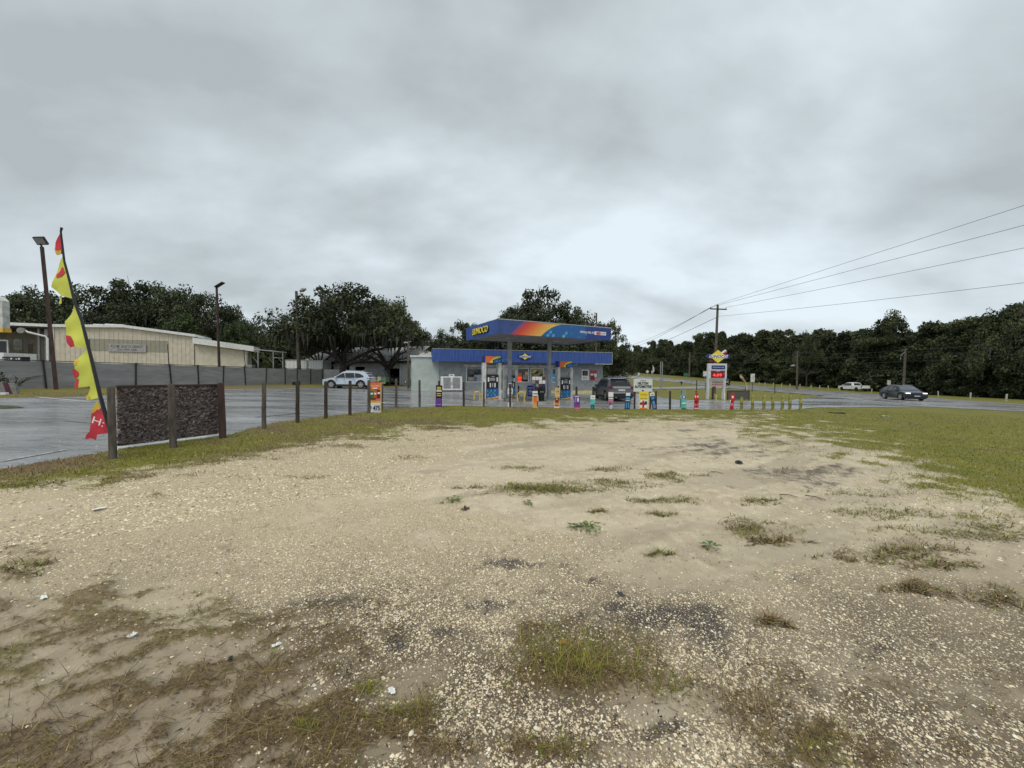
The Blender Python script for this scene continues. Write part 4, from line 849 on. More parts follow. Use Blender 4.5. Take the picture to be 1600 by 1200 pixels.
uT, zT = FC.hit(918.5, 523.3, 0); uT2 = FC.hit(905, 521, 0)[0]; uT3 = FC.hit(928.5, 524, 0)[0]; uT4 = FC.hit(946.5, 526, 0)[0]
zt_ = CZ+CH*.50
text('lettering', 'OFFICIAL FUEL OF', .2, (uT2+uT3)/2, -.02, zt_+.02, white, cn, w=uT3-uT2-.08, bold=.006); mb = MB(); mb.box(uT3, uT4, -.022, -.013, zt_-.11, zt_+.13); nb_ = mb.obj('race_badge', white, cn); mb = MB(); mb.box(uT3+.18, uT3+.55, -.026, -.0225, zt_-.10, zt_+.12); mb.obj('badge_stripe', pink, nb_)
text('lettering', 'NASCAR', .16, (uT3+uT4)/2+.03, -.03, zt_+.01, navy, nb_, w=(uT4-uT3)*.8, shear=.2)
# side lettering (faces -u): rotate
sl = empty('side_lettering', (0, 0, 0)); sl.parent = cn
sl.location = (-.03, Wc*.48, CZ+CH*.50); sl.rotation_euler = (0, 0, -math.pi/2)
for dx_, dz_, m_, y_ in ((.035, -.035, black, .0), (0, 0, yellow, -.05)): link('letters', textmesh('SUNOCO', .60, 2.7, .02, .12, .004, m_), sl, (dx_, y_, dz_))
mb = MB(); mb.box(-1.5, 1.5, .012, .028, -.33, .33); 
# columns
for pxx in (796.3, 858.2):
    # column axis stands under the deck
    best = None
    for v_ in (Wc*.5,): u_, _ = FC.hit(pxx, 560, v_)
    c_ = FC.w(u_, Wc*.5, 0); zg = gzf(c_.x, c_.y); mb = MB(); mb.box(u_-.115, u_+.115, Wc*.5-.115, Wc*.5+.115, zg-.05, CZ+.06); co = mb.obj('column', mat('grey_column', (.34, .36, .39), .55, var=.1, scale=3), cn, bevel=.01)
    mb = MB(); mb.box(u_-.5, u_+.5, Wc*.5-.5, Wc*.5+.5, zg-.06, zg+.10); mb.obj('footing', conc, co)
# ---- pump island slab
# ---- pumps
def pump(px, D, w, rz, label, topper=True):
    p = P(px, 600, D); zg = gzf(p.x, p.y); e = empty('fuel_pump', (p.x, p.y, zg), rz, label, 'fuel pump', 'fuel pumps under the canopy'); h = 1.0; hw = w/2
    mb = MB(); mb.box(-hw-.25, hw+.25, -.45, .45, -.05, .13); mb.obj('island', conc, e, bevel=.02)
    for s_ in (-1, 1): mb = MB(); mb.box(s_*hw-.05 if s_ > 0 else -hw-.17, s_*hw+.17 if s_ > 0 else -hw+.05, -.2, .2, .13, 2.55); mb.obj('upright', whited, e, bevel=.01)
    mb = MB(); mb.box(-hw+.06, hw-.06, -.24, .24, .131, 1.78); mb.obj('cabinet', dark, e, bevel=.02)
    mb = MB(); mb.box(-hw+.06, hw-.06, -.252, -.243, .16, .83); lo = mb.obj('skirt_print', midblue, e)
    k = MB(); rnd = random.Random(3)
    for i in range(5):
        for j in range(3):
            if (i+j) % 2 == 0: k.box(-hw+.1+i*.12, -.0-hw+.1+i*.12+.11, -.257, -.2525, .35+j*.14, .48+j*.14, ltblue)
    k.obj('check_print', None, lo)
    k = MB(); k.poly([(-hw+.06, .16), (hw-.06, .16), (hw-.06, .34), (0, .24), (-hw+.06, .2)], -.2565, -.2522, tan); k.poly([(0, .16), (hw-.06, .16), (hw-.06, .24)], -.262, -.257, orange); k.obj('swoosh_print', None, lo)
    k = MB(); k.box(-.17, .17, -.26, -.243, 1.35, 1.55, grey); k.box(-.07, .13, -.262, -.243, 1.6, 1.66, grey); k.obj('display', None, e)
    for a_ in (-hw+.14, hw-.2): k = MB(); k.box(a_, a_+.1, -.262, -.243, 1.3, 1.58, white); k.obj('decal', None, e)
    for i in range(3): k = MB(); k.box(-.2+i*.16, -.13+i*.16, -.3, -.243, .92, 1.2, [white, grey, white][i]); k.obj('nozzle', None, e)
    k = MB(); k.tube([(-.28, -.27, 1.2), (-.34, -.4, .7), (-.2, -.42, .42), (-.02, -.35, .62), (-.03, -.28, .95)], .018, 6); k.obj('hose', dark, e, smooth=True)
    if topper:
        k = MB(); k.box(-hw-.17, hw+.17, -.2, .2, 2.551, 3.0); tp = k.obj('topper', navy, e); k = MB()
        k.poly([(-hw-.02, 2.56), (-hw+.25, 2.56), (hw*.6, 2.9), (hw, 2.99), (-hw-.02, 2.99)], -.206, -.2005, orange); k.poly([(-hw+.25, 2.56), (-hw+.5, 2.56), (0, 2.75), (hw+.1, 2.92), (hw+.1, 2.99), (hw*.6, 2.99), (0, 2.85)], -.212, -.2065, yellow); k.poly([(-hw+.55, 2.56), (hw+.1, 2.56), (hw+.1, 2.88), (.1, 2.76)], -.218, -.2125, midblue)
        k.obj('topper_print', None, tp)
        k = MB()
        for i in range(4): k.box(-hw+.7+i*.22, -hw+.8+i*.22, -.222, -.2185, 2.62+.04*i, 2.70+.04*i, ltblue)
        k.obj('check_print', None, tp); k = MB(); k.box(-hw-.165, -hw-.03, -.206, -.2005, 2.56, 2.99, royal); k.obj('badge', None, tp)
    k = MB(); k.box(-hw+.16, hw-.16, -.05, .05, 1.79, 2.2); k.obj('valance', grey, e)
    return e
rz0 = FC.a-.12
pump(768, 25.9, .95, rz0, 'tall fuel pump with orange and blue topper, left of the first canopy column')
pump(881.5, 29.0, .95, rz0, 'fuel pump with orange and blue topper, right of the second canopy column')
q_ = pump(797, 28.6, .75, rz0, 'dark fuel pump half hidden behind the first canopy column', topper=False); q_['group'] = 'fuel pumps under the canopy'
# ---- yellow hoop guards
def hoop(px, py, w, h, label, round_=False, rz=0.0):
    p = G(px, py); e = empty('hoop_guard', p, rz, label, 'guard rail', 'yellow hoop guards by the pumps'); mb = MB(); hw = w/2
    if round_: pts = [(-hw, 0, -.02), (-hw, 0, h-hw)]+[(-hw*math.cos(a), 0, h-hw+hw*math.sin(a)) for a in [math.pi*k/10 for k in range(1, 10)]]+[(hw, 0, h-hw), (hw, 0, -.02)]
    else: pts = [(-hw, 0, -.02), (-hw, 0, h-.12), (-hw+.04, 0, h-.03), (-hw+.13, 0, h), (hw-.13, 0, h), (hw-.04, 0, h-.03), (hw, 0, h-.12), (hw, 0, -.02)]
    mb.tube(pts, .045, 8); mb.obj('bent_pipe', yel, e, smooth=True); return e
hoop(745.5, 625.5, .42, .56, 'square yellow hoop guard left of the tall pump', rz=.5)
hoop(814, 628, .48, .66, 'round yellow hoop guard behind the blue folding sign', True, rz=.2)
for i, (px, py) in enumerate(((740, 629), (819, 631), (884, 629))):  # raised kerb of the island
    p = G(px, py); mb = MB(); mb.box(-1.6, 1.6, -.08, .08, -.05, .1); o = mb.obj('island_kerb', conc, None); o.location = p; o.rotation_euler = (0, 0, rz0); tag(o, ('long low concrete kerb left of the pumps', 'low concrete kerb between the two canopy columns', 'low concrete kerb by the right hand pump')[i], 'kerb', 'kerbs of the pump island')
# ---- bins, folding sign, stacked goods
def trash(px, py, label):
    p = G(px, py); e = empty('trash_bin', p, .2, label, 'trash bin'); mb = MB(); mb.tube([(0, 0, 0), (0, 0, .85)], [.24, .27], 14); mb.obj('bin', dark, e, smooth=True); mb = MB(); mb.tube([(0, 0, .851), (0, 0, .93), (0, 0, 1.05)], [.29, .29, .16], 14); l_ = mb.obj('lid', mat('charcoal_plastic', (.03, .03, .032), .5), e, smooth=True); mb = MB(); mb.box(-.15, .15, -.285, -.268, .62, .72); mb.obj('sticker', grey, e)
trash(806, 622, 'black trash bin standing right of the first canopy column'); trash(845, 626, 'black trash bin just left of the second canopy column')
p = G(828.5, 622); e = empty('folding_sign', p, .1, 'royal blue folding sign in a white frame near the store windows', 'sign'); sw, sh = .62, 1.08
for s_ in (-1, 1):
    mb = MB(); 
    mb.add([(-sw/2, s_*.28, 0), (sw/2, s_*.28, 0), (sw/2, s_*.04, sh), (-sw/2, s_*.04, sh), (-sw/2, s_*.28+.02, 0), (sw/2, s_*.28+.02, 0), (sw/2, s_*.04+.02, sh), (-sw/2, s_*.04+.02, sh)], [(0, 1, 2, 3), (4, 7, 6, 5), (0, 4, 5, 1), (2, 6, 7, 3), (0, 3, 7, 4), (1, 5, 6, 2)]); f_ = mb.obj('frame', whited, e)
    if s_ < 0:
        mb = MB(); y_ = lambda z: -.28+.24*z/sh-.006
        mb.add([(-sw/2+.05, y_(.14), .14), (sw/2-.05, y_(.14), .14), (sw/2-.05, y_(1.03), 1.03), (-sw/2+.05, y_(1.03), 1.03)], [(0, 1, 2, 3)]); pn = mb.obj('panel', royal, f_)
        for z_, w_ in ((.80, .44), (.66, .1), (.58, .3), (.52, .34), (.46, .26), (.32, .4)): mb = MB(); mb.add([(-w_/2, y_(z_)-.006, z_), (w_/2, y_(z_)-.006, z_), (w_/2, y_(z_+.035)-.006, z_+.035), (-w_/2, y_(z_+.035)-.006, z_+.035)], [(0, 1, 2, 3)]); o = mb.obj('text_line', white, f_)
def crateofgoods(px, py, w, h, seed, label):
    p = G(px, py); e = empty('goods_rack', p, .15, label, 'display rack'); rnd = random.Random(seed); mb = MB(); mb.box(-w/2, w/2, 0, .5, 0, h*.35); mb.obj('base', dark, e)
    n = 4
    for i in range(n):
        for j in range(3): mb = MB(); x_ = -w/2+w*i/n; mb.box(x_+.02, x_+w/n-.02, .05, .4, h*.352+j*h*.21, h*.352+(j+1)*h*.21-.02); mb.obj('carton', rnd.choice([white, red, grey, pink, navy, white, brownp]), e)
crateofgoods(842, 614.5, 1.3, 1.65, 5, 'rack of red and white cartons in front of the right store window')
# store bollards (dark)
for px, py, lb in ((900.5, 622, 'short dark bollard in front of the grey siding'), (926.8, 622, 'short dark bollard beside the parked grey car')):
    p = G(px, py); e = empty('bollard', p, 0, lb, 'bollard', 'dark bollards before the store wall'); mb = MB(); mb.tube([(0, 0, -.02), (0, 0, .9), (0, 0, .96)], [.085, .085, .05], 10); mb.obj('post', mat('dark_bollard', (.03, .025, .04), .6), e, smooth=True)
# ---- cream building
BL = P(85, 509, 42.0); BR = P(303, 523, 46.5); FBn = frame2(Vector((BL.x, BL.y, 0)), Vector((BR.x, BR.y, 0))); cb = empty('auto_building', FBn.o, FBn.a, 'cream metal sided auto building with a shallow gable and an open porch', 'building')
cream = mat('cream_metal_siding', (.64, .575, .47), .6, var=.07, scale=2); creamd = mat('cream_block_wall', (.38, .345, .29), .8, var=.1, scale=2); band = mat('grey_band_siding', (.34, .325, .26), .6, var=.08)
u303 = (BR.xy-BL.xy).length; zL = FBn.hit(86, 511.5)[1]; upk, zpk = FBn.hit(195, 512); zR = FBn.hit(302, 526.5)[1]; u398, z398t = FBn.hit(391, 545); z0 = .2
def ztop(u): return zL+(zpk-zL)*u/upk if u < upk else zpk+(zR-zpk)*(u-upk)/(u303-upk)
nR = 30; ub0, zb1 = FBn.hit(140, 525); ub1, zb2 = FBn.hit(258, 551)
for k in range(nR):
    a, b_ = u303*k/nR, u303*(k+1)/nR; mb = MB()
    mb.poly([(a, z0), (b_-.10, z0), (b_-.10, ztop(b_-.1)), (a, ztop(a))], 0, .05); o = mb.obj('siding_panel', cream, cb)
    mb = MB(); mb.poly([(b_-.10, z0), (b_, z0), (b_, ztop(b_)), (b_-.10, ztop(b_-.1))], -.028, .0); mb.obj('rib', cream, o)
    if ub0-.1 < a < ub1: mb = MB(); mb.box(a, b_-.10, -.006, -.001, 4.05, 5.45); mb.obj('grey_band', band, o); mb = MB(); mb.box(b_-.10, b_, -.034, -.0285, 4.05, 5.45); mb.obj('grey_band', band, o)
mb = MB(); mb.poly([(.1, z0), (u303-.1, z0), (u303-.1, zR-.1), (upk, zpk-.1), (.1, zL-.1)], .055, 5); mb.obj('body', creamd, cb)
mb = MB(); mb.poly([(-.3, zL), (upk, zpk), (u303+.2, zR), (u303+.2, zR+.3), (upk, zpk+.3), (-.3, zL+.3)], -.3, 5.2); mb.obj('roof', whitep, cb)
for (px, w_) in ((182, 26), (158, 14)): u_, z_ = FBn.hit(px, 510, 3); mb = MB(); ww = w_*45/600; mb.poly([(u_-ww/2, z_-.1), (u_+ww/2, z_-.1), (u_+ww*.42, z_+.22), (u_-ww*.42, z_+.22)], 2.5, 4); mb.obj('roof_vent', whitep, cb)
# sign
us0, zs1 = FBn.hit(170, 536.5); us1, zs0 = FBn.hit(229, 550.5); mb = MB(); mb.box(us0, us1, -.12, -.06, zs0, zs1); sg = mb.obj('sign', mat('faded_sign', (.40, .39, .39), .5, var=.12), cb)
inkd = mat('faded_ink', (.07, .06, .07), .6); text('lettering', 'K.S.M. AUTO DEPOT', .4, (us0+us1)/2, -.125, zs0+(zs1-zs0)*.66, inkd, sg, w=(us1-us0)*.86, shear=.15, bold=.004); text('lettering', '352-688-6881', .3, (us0+us1)/2, -.125, zs0+(zs1-zs0)*.28, inkd, sg, w=(us1-us0)*.52)
# lower block
zlo = FBn.hit(310, 545)[1]
n_ = 12; uu1 = u398-.3; za_ = FBn.hit(304, 537)[1]; zb_ = FBn.hit(388, 549)[1]
for k in range(n_): a = u303+.01+(uu1-u303)*k/n_; b_ = u303+.01+(uu1-u303)*(k+1)/n_; mb = MB(); f = lambda u: za_+(zb_-za_)*(u-u303)/(uu1-u303); mb.poly([(a, z0), (b_-.006, z0), (b_-.006, f(b_)), (a, f(a))], .1, .16); mb.obj('siding_panel', mat('cream_block_paint', (.68, .62, .50), .7, var=.05, scale=2), cb)
mb = MB(); mb.poly([(u303+.05, z0), (uu1-.05, z0), (uu1-.05, zb_-.05), (u303+.05, za_-.05)], .165, 2.2); mb.obj('body', creamd, cb)
ur1 = FBn.hit(398, 545)[0]; mb = MB(); mb.poly([(u303+.02, za_), (ur1, zb_-.02), (ur1, zb_+.62), (u303+.02, za_+.70)], -.5, 2.5); mb.obj('low_roof', whitep, cb)
mb = MB(); mb.tube([(uu1+.1, -.1, zb_-.05), (uu1-.12, -.02, zb_-.5), (uu1-.12, -.02, .2)], .07, 6); mb.obj('downpipe', whited, cb)
# porch at the left
ug = FBn.hit(12, 540, 3.0)[0]; zp = FBn.hit(36, 512)[1]
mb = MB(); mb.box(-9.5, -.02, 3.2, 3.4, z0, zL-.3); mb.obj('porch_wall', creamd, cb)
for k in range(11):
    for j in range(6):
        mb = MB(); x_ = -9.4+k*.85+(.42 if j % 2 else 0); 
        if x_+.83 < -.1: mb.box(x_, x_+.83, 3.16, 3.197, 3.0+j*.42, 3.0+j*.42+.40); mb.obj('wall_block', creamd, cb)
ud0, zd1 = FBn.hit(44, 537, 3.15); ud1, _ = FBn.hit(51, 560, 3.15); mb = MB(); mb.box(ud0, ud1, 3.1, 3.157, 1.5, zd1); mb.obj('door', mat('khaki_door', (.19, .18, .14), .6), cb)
us_, zs_ = FBn.hit(28, 538, 3.12); mb = MB(); mb.box(us_-.35, us_+.35, 3.1, 3.155, zs_-.6, zs_+.6); mb.obj('notice', whited, cb)
mb = MB(); mb.poly([(-9.8, zL-1.0), (-3.6, zL-.15), (-.3, zL-.15), (-.3, zL+.13), (-3.6, zL+.13), (-9.8, zL-.72)], -.3, 3.5); mb.obj('porch_roof', mat('dark_soffit', (.09, .07, .06), .8), cb)
mb = MB(); mb.poly([(-9.8, zL-.98), (-3.6, zL+.0), (-.303, zL+.0), (-.303, zL+.3), (-3.6, zL+.3), (-9.8, zL-.68)], -.42, -.305); mb.obj('gutter', whitep, cb)
mb = MB(); a_ = FBn.hit(37, 515, -.5); b_ = FBn.hit(74, 527, -.2); mb.tube([(a_[0], -.5, a_[1]), (a_[0]+.3, -.5, a_[1]-.25), (b_[0]-.15, -.2, b_[1]+.1), (b_[0], -.2, b_[1]-.15), (b_[0], -.2, .5)], .1, 8); mb.obj('downpipe', whitep, cb, smooth=True)
mb = MB(); mb.box(-.75, -.5, -.1, .1, z0, zL-.2); mb.box(-1.3, -1.15, -.1, .1, z0, zL-.2); mb.obj('porch_post', mat('porch_grey', (.22, .22, .24), .7), cb)
mb = MB(); mb.box(-.28, -.02, -.08, .1, z0, zL); mb.obj('corner_trim', whitep, cb)
mb = MB(); uc, zc = FBn.hit(33.5, 516.5, -.6); mb.tube([(uc, -.75, zc), (uc, -.45, zc)], .3, 12); mb.obj('lamp', grey, cb)
ow0 = FBn.hit(12, 540, .5)[0]; mb = MB(); mb.box(ow0-4, ow0, .4, .5, 3.1, 4.9); wd_ = mb.obj('window', glass, cb); mb = MB(); mb.box(ow0-4, ow0+.12, .37, .5, 4.91, 5.05); mb.box(ow0+.003, ow0+.12, .37, .5, 1.5, 4.905); mb.box(ow0-4, ow0, .38, .5, 2.3, 3.09); mb.obj('frame', whited, wd_)
# ---- left-edge sign cabinet
SP = P(0, 590, 27); e = empty('edge_sign', (P(-14, 488, 27).x, 27, gzf(-36, 27)), 0, 'white sign cabinet with a gold base strip at the left edge', 'sign'); 
zt = P(0, 463, 27).z-e.location.z; zb_ = P(0, 513, 27).z-e.location.z; hw = (P(9.5, 488, 27).x-e.location.x); mb = MB(); mb.poly([(-hw, zb_), (hw, zb_), (hw, zt-.35), (hw-.35, zt), (-hw, zt)], -.2, .2); mb.obj('cabinet', whited, e); mb = MB(); mb.box(-hw-.05, hw+.05, -.23, .23, zb_-.28, zb_-.003); mb.obj('base_strip', gold, e)
mb = MB(); mb.box(-.2, .2, -.15, .15, -.1, zb_-.285); mb.obj('post', steel, e)
# ---- garage behind the oaks
GL = P(482, 566, 55); GR_ = P(641, 566, 50.5); FG = frame2(Vector((GL.x, GL.y, 0)), Vector((GR_.x, GR_.y, 0))); ga = empty('garage_building', FG.o, FG.a, 'grey workshop with a ribbed roof and open dark bays under the oaks', 'building'); Lg = (GR_.xy-GL.xy).length
gwall = mat('garage_siding', (.55, .56, .57), .7, var=.1, scale=2, stretch=(6, 1, .2)); zw = FG.hit(600, 565)[1]
def gh(px0, px1, py): a = FG.hit(px0, py)[0]; b_ = FG.hit(px1, py)[0]; return (a, b_, -.2, FG.hit((px0+px1)/2, py)[1])
Hg = [gh(506, 521, 572), gh(531, 546, 572.5), gh(555, 570, 573), gh(600, 624, 575.5)]; mb = MB()
wallholes(mb, 0, Lg, -.3, zw, 0, .2, Hg, gwall); mb.obj('front_wall', gwall, ga)
mb = MB(); mb.box(.05, Lg-.05, 6, 6.2, -.3, zw); mb.box(0, .2, .2, 9, -.3, zw); mb.box(Lg-.2, Lg, .2, 9, -.3, zw); mb.obj('wall', darkin, ga)
nn_ = 40; zr = FG.hit(600, 545, 4.5)[1]
for k in range(nn_): a = -.5+(Lg+1.0)*k/nn_; b_ = a+(Lg+1.0)/nn_; mb = MB(); mb.add([(a, -.7, zw+.02), (b_-.03, -.7, zw+.02), (b_-.03, 4.5, zr+.25), (a, 4.5, zr+.25), (a, -.7, zw+.07), (b_-.03, -.7, zw+.07), (b_-.03, 4.5, zr+.3), (a, 4.5, zr+.3)], [(0, 3, 2, 1), (4, 5, 6, 7), (0, 1, 5, 4), (1, 2, 6, 5), (2, 3, 7, 6), (3, 0, 4, 7)]); mb.obj('roof_sheet', roofm, ga)
mb = MB(); mb.box(-.5, Lg+.5, -.78, -.703, zw-.18, zw+.06); mb.obj('gutter', dark, ga)
mb = MB(); mb.poly([(-.5, zw-.01), (Lg+.5, zw-.01), (Lg+.5, zw+.01), (-.5, zw+.01)], -.69, 9); mb.obj('ceiling', darkin, ga)
for (a_, b_) in ((521.5, 530.5), (547, 554.5)): u0_ = FG.hit(a_, 580)[0]; u1_ = FG.hit(b_, 580)[0]; mb = MB(); mb.box(u0_, u1_, -.05, -.003, 0, zw-.7); mb.obj('white_door', whitep, ga)
for k in range(5): u0_ = FG.hit(624.8, 580)[0]; u1_ = FG.hit(640.5, 580)[0]; w_ = (u1_-u0_)/5; mb = MB(); mb.box(u0_+w_*k, u0_+w_*(k+1)-.03, -.05, -.003, -.1, zw-.2); mb.obj('wall_sheet', whitep, ga)
h_ = Hg[3]; mb = MB(); mb.box(h_[0], h_[1], -.02, -.003, h_[3]+.003, zw-.1); mb.obj('shutter', whited, ga)
# grey hip roof end seen beyond the teal wall
a_ = P(650, 543, 60); b_ = P(676, 556, 60); gb = empty('outbuilding', (a_.x-2, 62, 0), 0, 'low outbuilding with a grey hipped roof behind the teal wall', 'building'); zz_ = gzf(a_.x, 60)
mb = MB(); mb.box(-2.5, 5, 0, 5, zz_, b_.z-.2); mb.obj('wall', creamd, gb); mb = MB(); mb.add([(-3, -.5, b_.z-.2), (5.6, -.5, b_.z-.2), (5.6, 5.5, b_.z-.2), (-3, 5.5, b_.z-.2), (1.2, 2.5, a_.z+.2), (1.9, 2.5, a_.z+.2)], [(0, 1, 5, 4), (1, 2, 5), (2, 3, 4, 5), (3, 0, 4), (0, 3, 2, 1)]); mb.obj('roof', roofm, gb)
# ---- steel frame
A0 = P(397, 546, 47); A1 = P(448, 551, 49); FF = frame2(Vector((A0.x, A0.y, 0)), Vector((A1.x, A1.y, 0))); sf = empty('steel_frame', FF.o, FF.a, 'open steel shelter frame beyond the fence, right of the cream building', 'frame'); Lq = (A1.xy-A0.xy).length
mb = MB(); mb.tube([(0, 0, A0.z), (Lq, 0, A1.z)], .08, 6); mb.tube([(Lq*.6, 0, A0.z-.95), (Lq*.9, 0, A0.z-.98)], .06, 6); mb.obj('beam', steel, sf)
for f in (.12, .58, .88): mb = MB(); mb.tube([(Lq*f, 0, .2), (Lq*f, 0, A0.z-.1)], .08, 6); po = mb.obj('leg', steel, sf); mb = MB(); mb.tube([(Lq*f-.05, 0, A0.z-1.6), (Lq*f-.55, 0, A0.z-.9)], .05, 6); mb.obj('brace', steel, po)
e = MB(); 
p = P(392, 570, 44); e.box(-.6, .3, -.3, .3, 0, p.z); o = e.obj('meter_box', grey, None); o.location = (p.x, p.y, 0); tag(o, 'grey meter cabinet at the corner of the cream building', 'cabinet')
# ---- box trailers
for px0, px1, yt, yb, D, lb in ((445.5, 480, 562, 583, 52, 'white box trailer left of the other, behind the fence'), (480.8, 505, 563, 583, 50.5, 'white box trailer nearest the grey garage, with small dark latches')):
    a_ = P(px0, yt, D); b_ = P(px1, yt, D); zg = gzf(a_.x, D); e = empty('box_trailer', (a_.x, D, zg), 0, lb, 'trailer', 'white box trailers behind the fence'); w_ = b_.x-a_.x; h_ = a_.z-zg
    mb = MB(); mb.box(0, w_-.05, 0, 2.4, .9, h_); mb.obj('box', whitep, e, bevel=.03); mb = MB(); mb.box(-.02, w_-.03, -.03, 0-.003, h_-.12, h_+.02); mb.box(-.02, .08, -.03, -.003, .9, h_-.13); mb.box(w_-.13, w_-.03, -.03, -.003, .9, h_-.13); mb.obj('trim', steel, e)
    for k in range(6): mb = MB(); mb.box(w_*(k+.3)/6, w_*(k+.3)/6+.015, -.012, -.002, .95, h_-.15); mb.obj('seam', grey, e)
    mb = MB(); mb.box(w_*.5, w_*.5+.15, -.03, -.003, h_-1.5, h_-1.3); mb.obj('latch', dark, e)
    for k in (.3, .7): mb = MB(); mb.tube([(w_*k, -.02, .4), (w_*k, .25, .4)], .4, 14); mb.obj('wheel', dark, e)
# ------------------------------------------------------------------ screened fence
F0 = G(-60, 609.5); F1 = G(505, 599.8); FF0 = frame2(Vector((F0.x, F0.y, 0)), Vector((F1.x, F1.y, 0)))
screen = mat('grey_windscreen', (.31, .31, .315), .85, var=.08, scale=1.2, stretch=(1, 1, 4)); fpost = mat('black_fence_post', (.02, .02, .022), .6)
fe = empty('screened_fence', FF0.o, FF0.a, 'long chain link fence covered in grey windscreen along the far side of the lot', 'fence')
posts = sorted(FF0.hit(px, 590)[0] for px in (-60, -10, 68, 140, 212, 265, 309, 349, 382, 416, 445, 464, 485, 503))
FHT = 1.82
for i in range(len(posts)):
    p = FF0.w(posts[i], 0, 0); zg = gzf(p.x, p.y); ln = [0, .08, -.1, .05, .02, -.12, -.06, .05, -.08, .1, 0, .05, 0, 0][i]
    mb = MB(); mb.tube([(posts[i]-ln, -.06, zg-.05), (posts[i]+ln*.3, -.06, zg+FHT+.06)], .045, 6); mb.obj('fence_post', fpost, fe)
    if i+1 < len(posts):
        a, b_ = posts[i], posts[i+1]; q = FF0.w(b_, 0, 0); zq = gzf(q.x, q.y); mb = MB(); n = 14; m_ = 5; rnd = random.Random(i)
        vs = []; 
        for j in range(m_+1):
            for k in range(n+1):
                f = k/n; z_ = zg+(zq-zg)*f+.03+(FHT-.05)*j/m_; vs.append((a+(b_-a)*f, math.sin(f*math.pi)*.05*math.sin(j*2.1+i)+rnd.uniform(-.012, .012), z_-(.06*math.sin(f*math.pi) if j == m_ else 0)))
        mb.add(vs, [(j*(n+1)+k, j*(n+1)+k+1, (j+1)*(n+1)+k+1, (j+1)*(n+1)+k) for j in range(m_) for k in range(n)], screen); o = mb.obj('screen_panel', screen, fe, smooth=True)
        mb = MB(); mb.tube([(a, -.02, zg+FHT), (b_, -.02, zq+FHT)], .028, 6); mb.obj('top_rail', fpost, fe)
E0 = G(505, 599.8); E1 = P(560, 590, E0.y-.5); fr2 = frame2(Vector((E0.x, E0.y, 0)), Vector((E1.x, E1.y, 0))); fe2 = empty('screened_fence', fr2.o, fr2.a, 'short run of grey screened fence behind the pale blue car', 'fence')
for k in range(3):
    a = 2.2*k; mb = MB(); z_ = gzf(E0.x+a, E0.y); mb.box(a+.05, a+2.15, -.01, .01, z_+.03, z_+1.8); mb.obj('screen_panel', screen, fe2); mb = MB(); mb.tube([(a, 0, z_-.05), (a, 0, z_+1.86)], .045, 6); mb.obj('fence_post', fpost, fe2)
# tall rods standing behind the fence
for px0, py0, px1, py1, D in ((262, 538, 266, 600, 33), (381, 546, 386, 600, 43), (139, 530, 147, 600, 27.5), (205, 570, 208, 602, 30)):
    a_ = P(px0, py0, D); b_ = P(px1, py1, D); mb = MB(); mb.tube([b_-Vector((0, 0, .4)), a_], .035, 6); o = mb.obj('fence_rod', fpost, None); c = b_.copy(); o.data.transform(Matrix.Translation(-c)); o.location = c
    tag(o, {262: 'thin dark rod leaning above the fence left of the slim lamp pole', 381: 'thin dark rod leaning above the fence near the steel frame', 139: 'thin dark rod behind the lower pennants', 205: 'hanging dark chain and rod on the fence below the building sign'}[px0], 'rod')
# ------------------------------------------------------------------ dead plant, wheel stop, base at the left edge
p = G(2, 618); e = empty('dry_shrub', G(22, 612), 0, 'leafless grey shrub arching before the fence at the far left', 'shrub'); rnd = random.Random(2); mb = MB()
for i in range(26):
    a = rnd.uniform(-1.2, 1.4); L_ = rnd.uniform(.5, 1.6); mb.tube([(rnd.uniform(-.4, .1), 0, 0), (math.sin(a)*L_*.5, rnd.uniform(-.2, .2), L_*.5), (math.sin(a)*L_*1.1, rnd.uniform(-.3, .3), L_*.62)], [.022, .014, .005], 4)
mb.obj('branches', bark, e); 
clump_ = [(rnd.uniform(-1.2, .2), rnd.uniform(-.2, .2), rnd.uniform(.5, 1.0), .25) for i in range(9)]; V, F, c_ = make_crown(clump_, 26, .05, OAK, np.random.default_rng(3)); link('leaves', fastmesh('leaves', V, F, leafmat('oak_leaf', None), c_), e)
p = G(-6, 617); q = G(22, 616.7); mb = MB(); mb.poly([(0, 0), (0, .09), (.02, .12), ((q-p).length-.02, .12), ((q-p).length, .09), ((q-p).length, 0)], -.08, .08); o = mb.obj('wheel_stop', whited, None, bevel=.01); o.location = p; tag(o, 'white concrete wheel stop at the left edge of the wet lot', 'wheel stop')
p = G(2, 616); mb = MB(); mb.poly([(-.5, 0), (.42, 0), (.32, .55), (-.5, .62)], 0, .12, mat('grey_block', (.2, .2, .2), .8)); mb.poly([(-.1, 0), (.2, 0), (-.05, .62), (-.3, .62)], -.02, -.004, mat('dark_red_strap', (.08, .01, .03), .6)); o = mb.obj('sign_footing', None, None); o.location = (p.x, p.y+.3, p.z-.02); tag(o, 'grey footing block with a dark red band at the left edge', 'footing')
# little island of weeds on the asphalt
ex = [G(-20, 634), G(30, 635.5), G(40, 637.5), G(10, 639), G(-20, 639)]; mb = MB(); mb.add([(v.x, v.y, v.z+.01) for v in ex]+[(v.x, v.y, v.z+.05) for v in [x.lerp(G(5, 637), .3) for x in ex]], [(0, 1, 6, 5), (1, 2, 7, 6), (2, 3, 8, 7), (3, 4, 9, 8), (4, 0, 5, 9), (5, 6, 7, 8, 9)]); o = mb.obj('grass_island', mat('turf_soil', (.07, .07, .03), .9, var=.3), None); o['kind'] = 'structure'
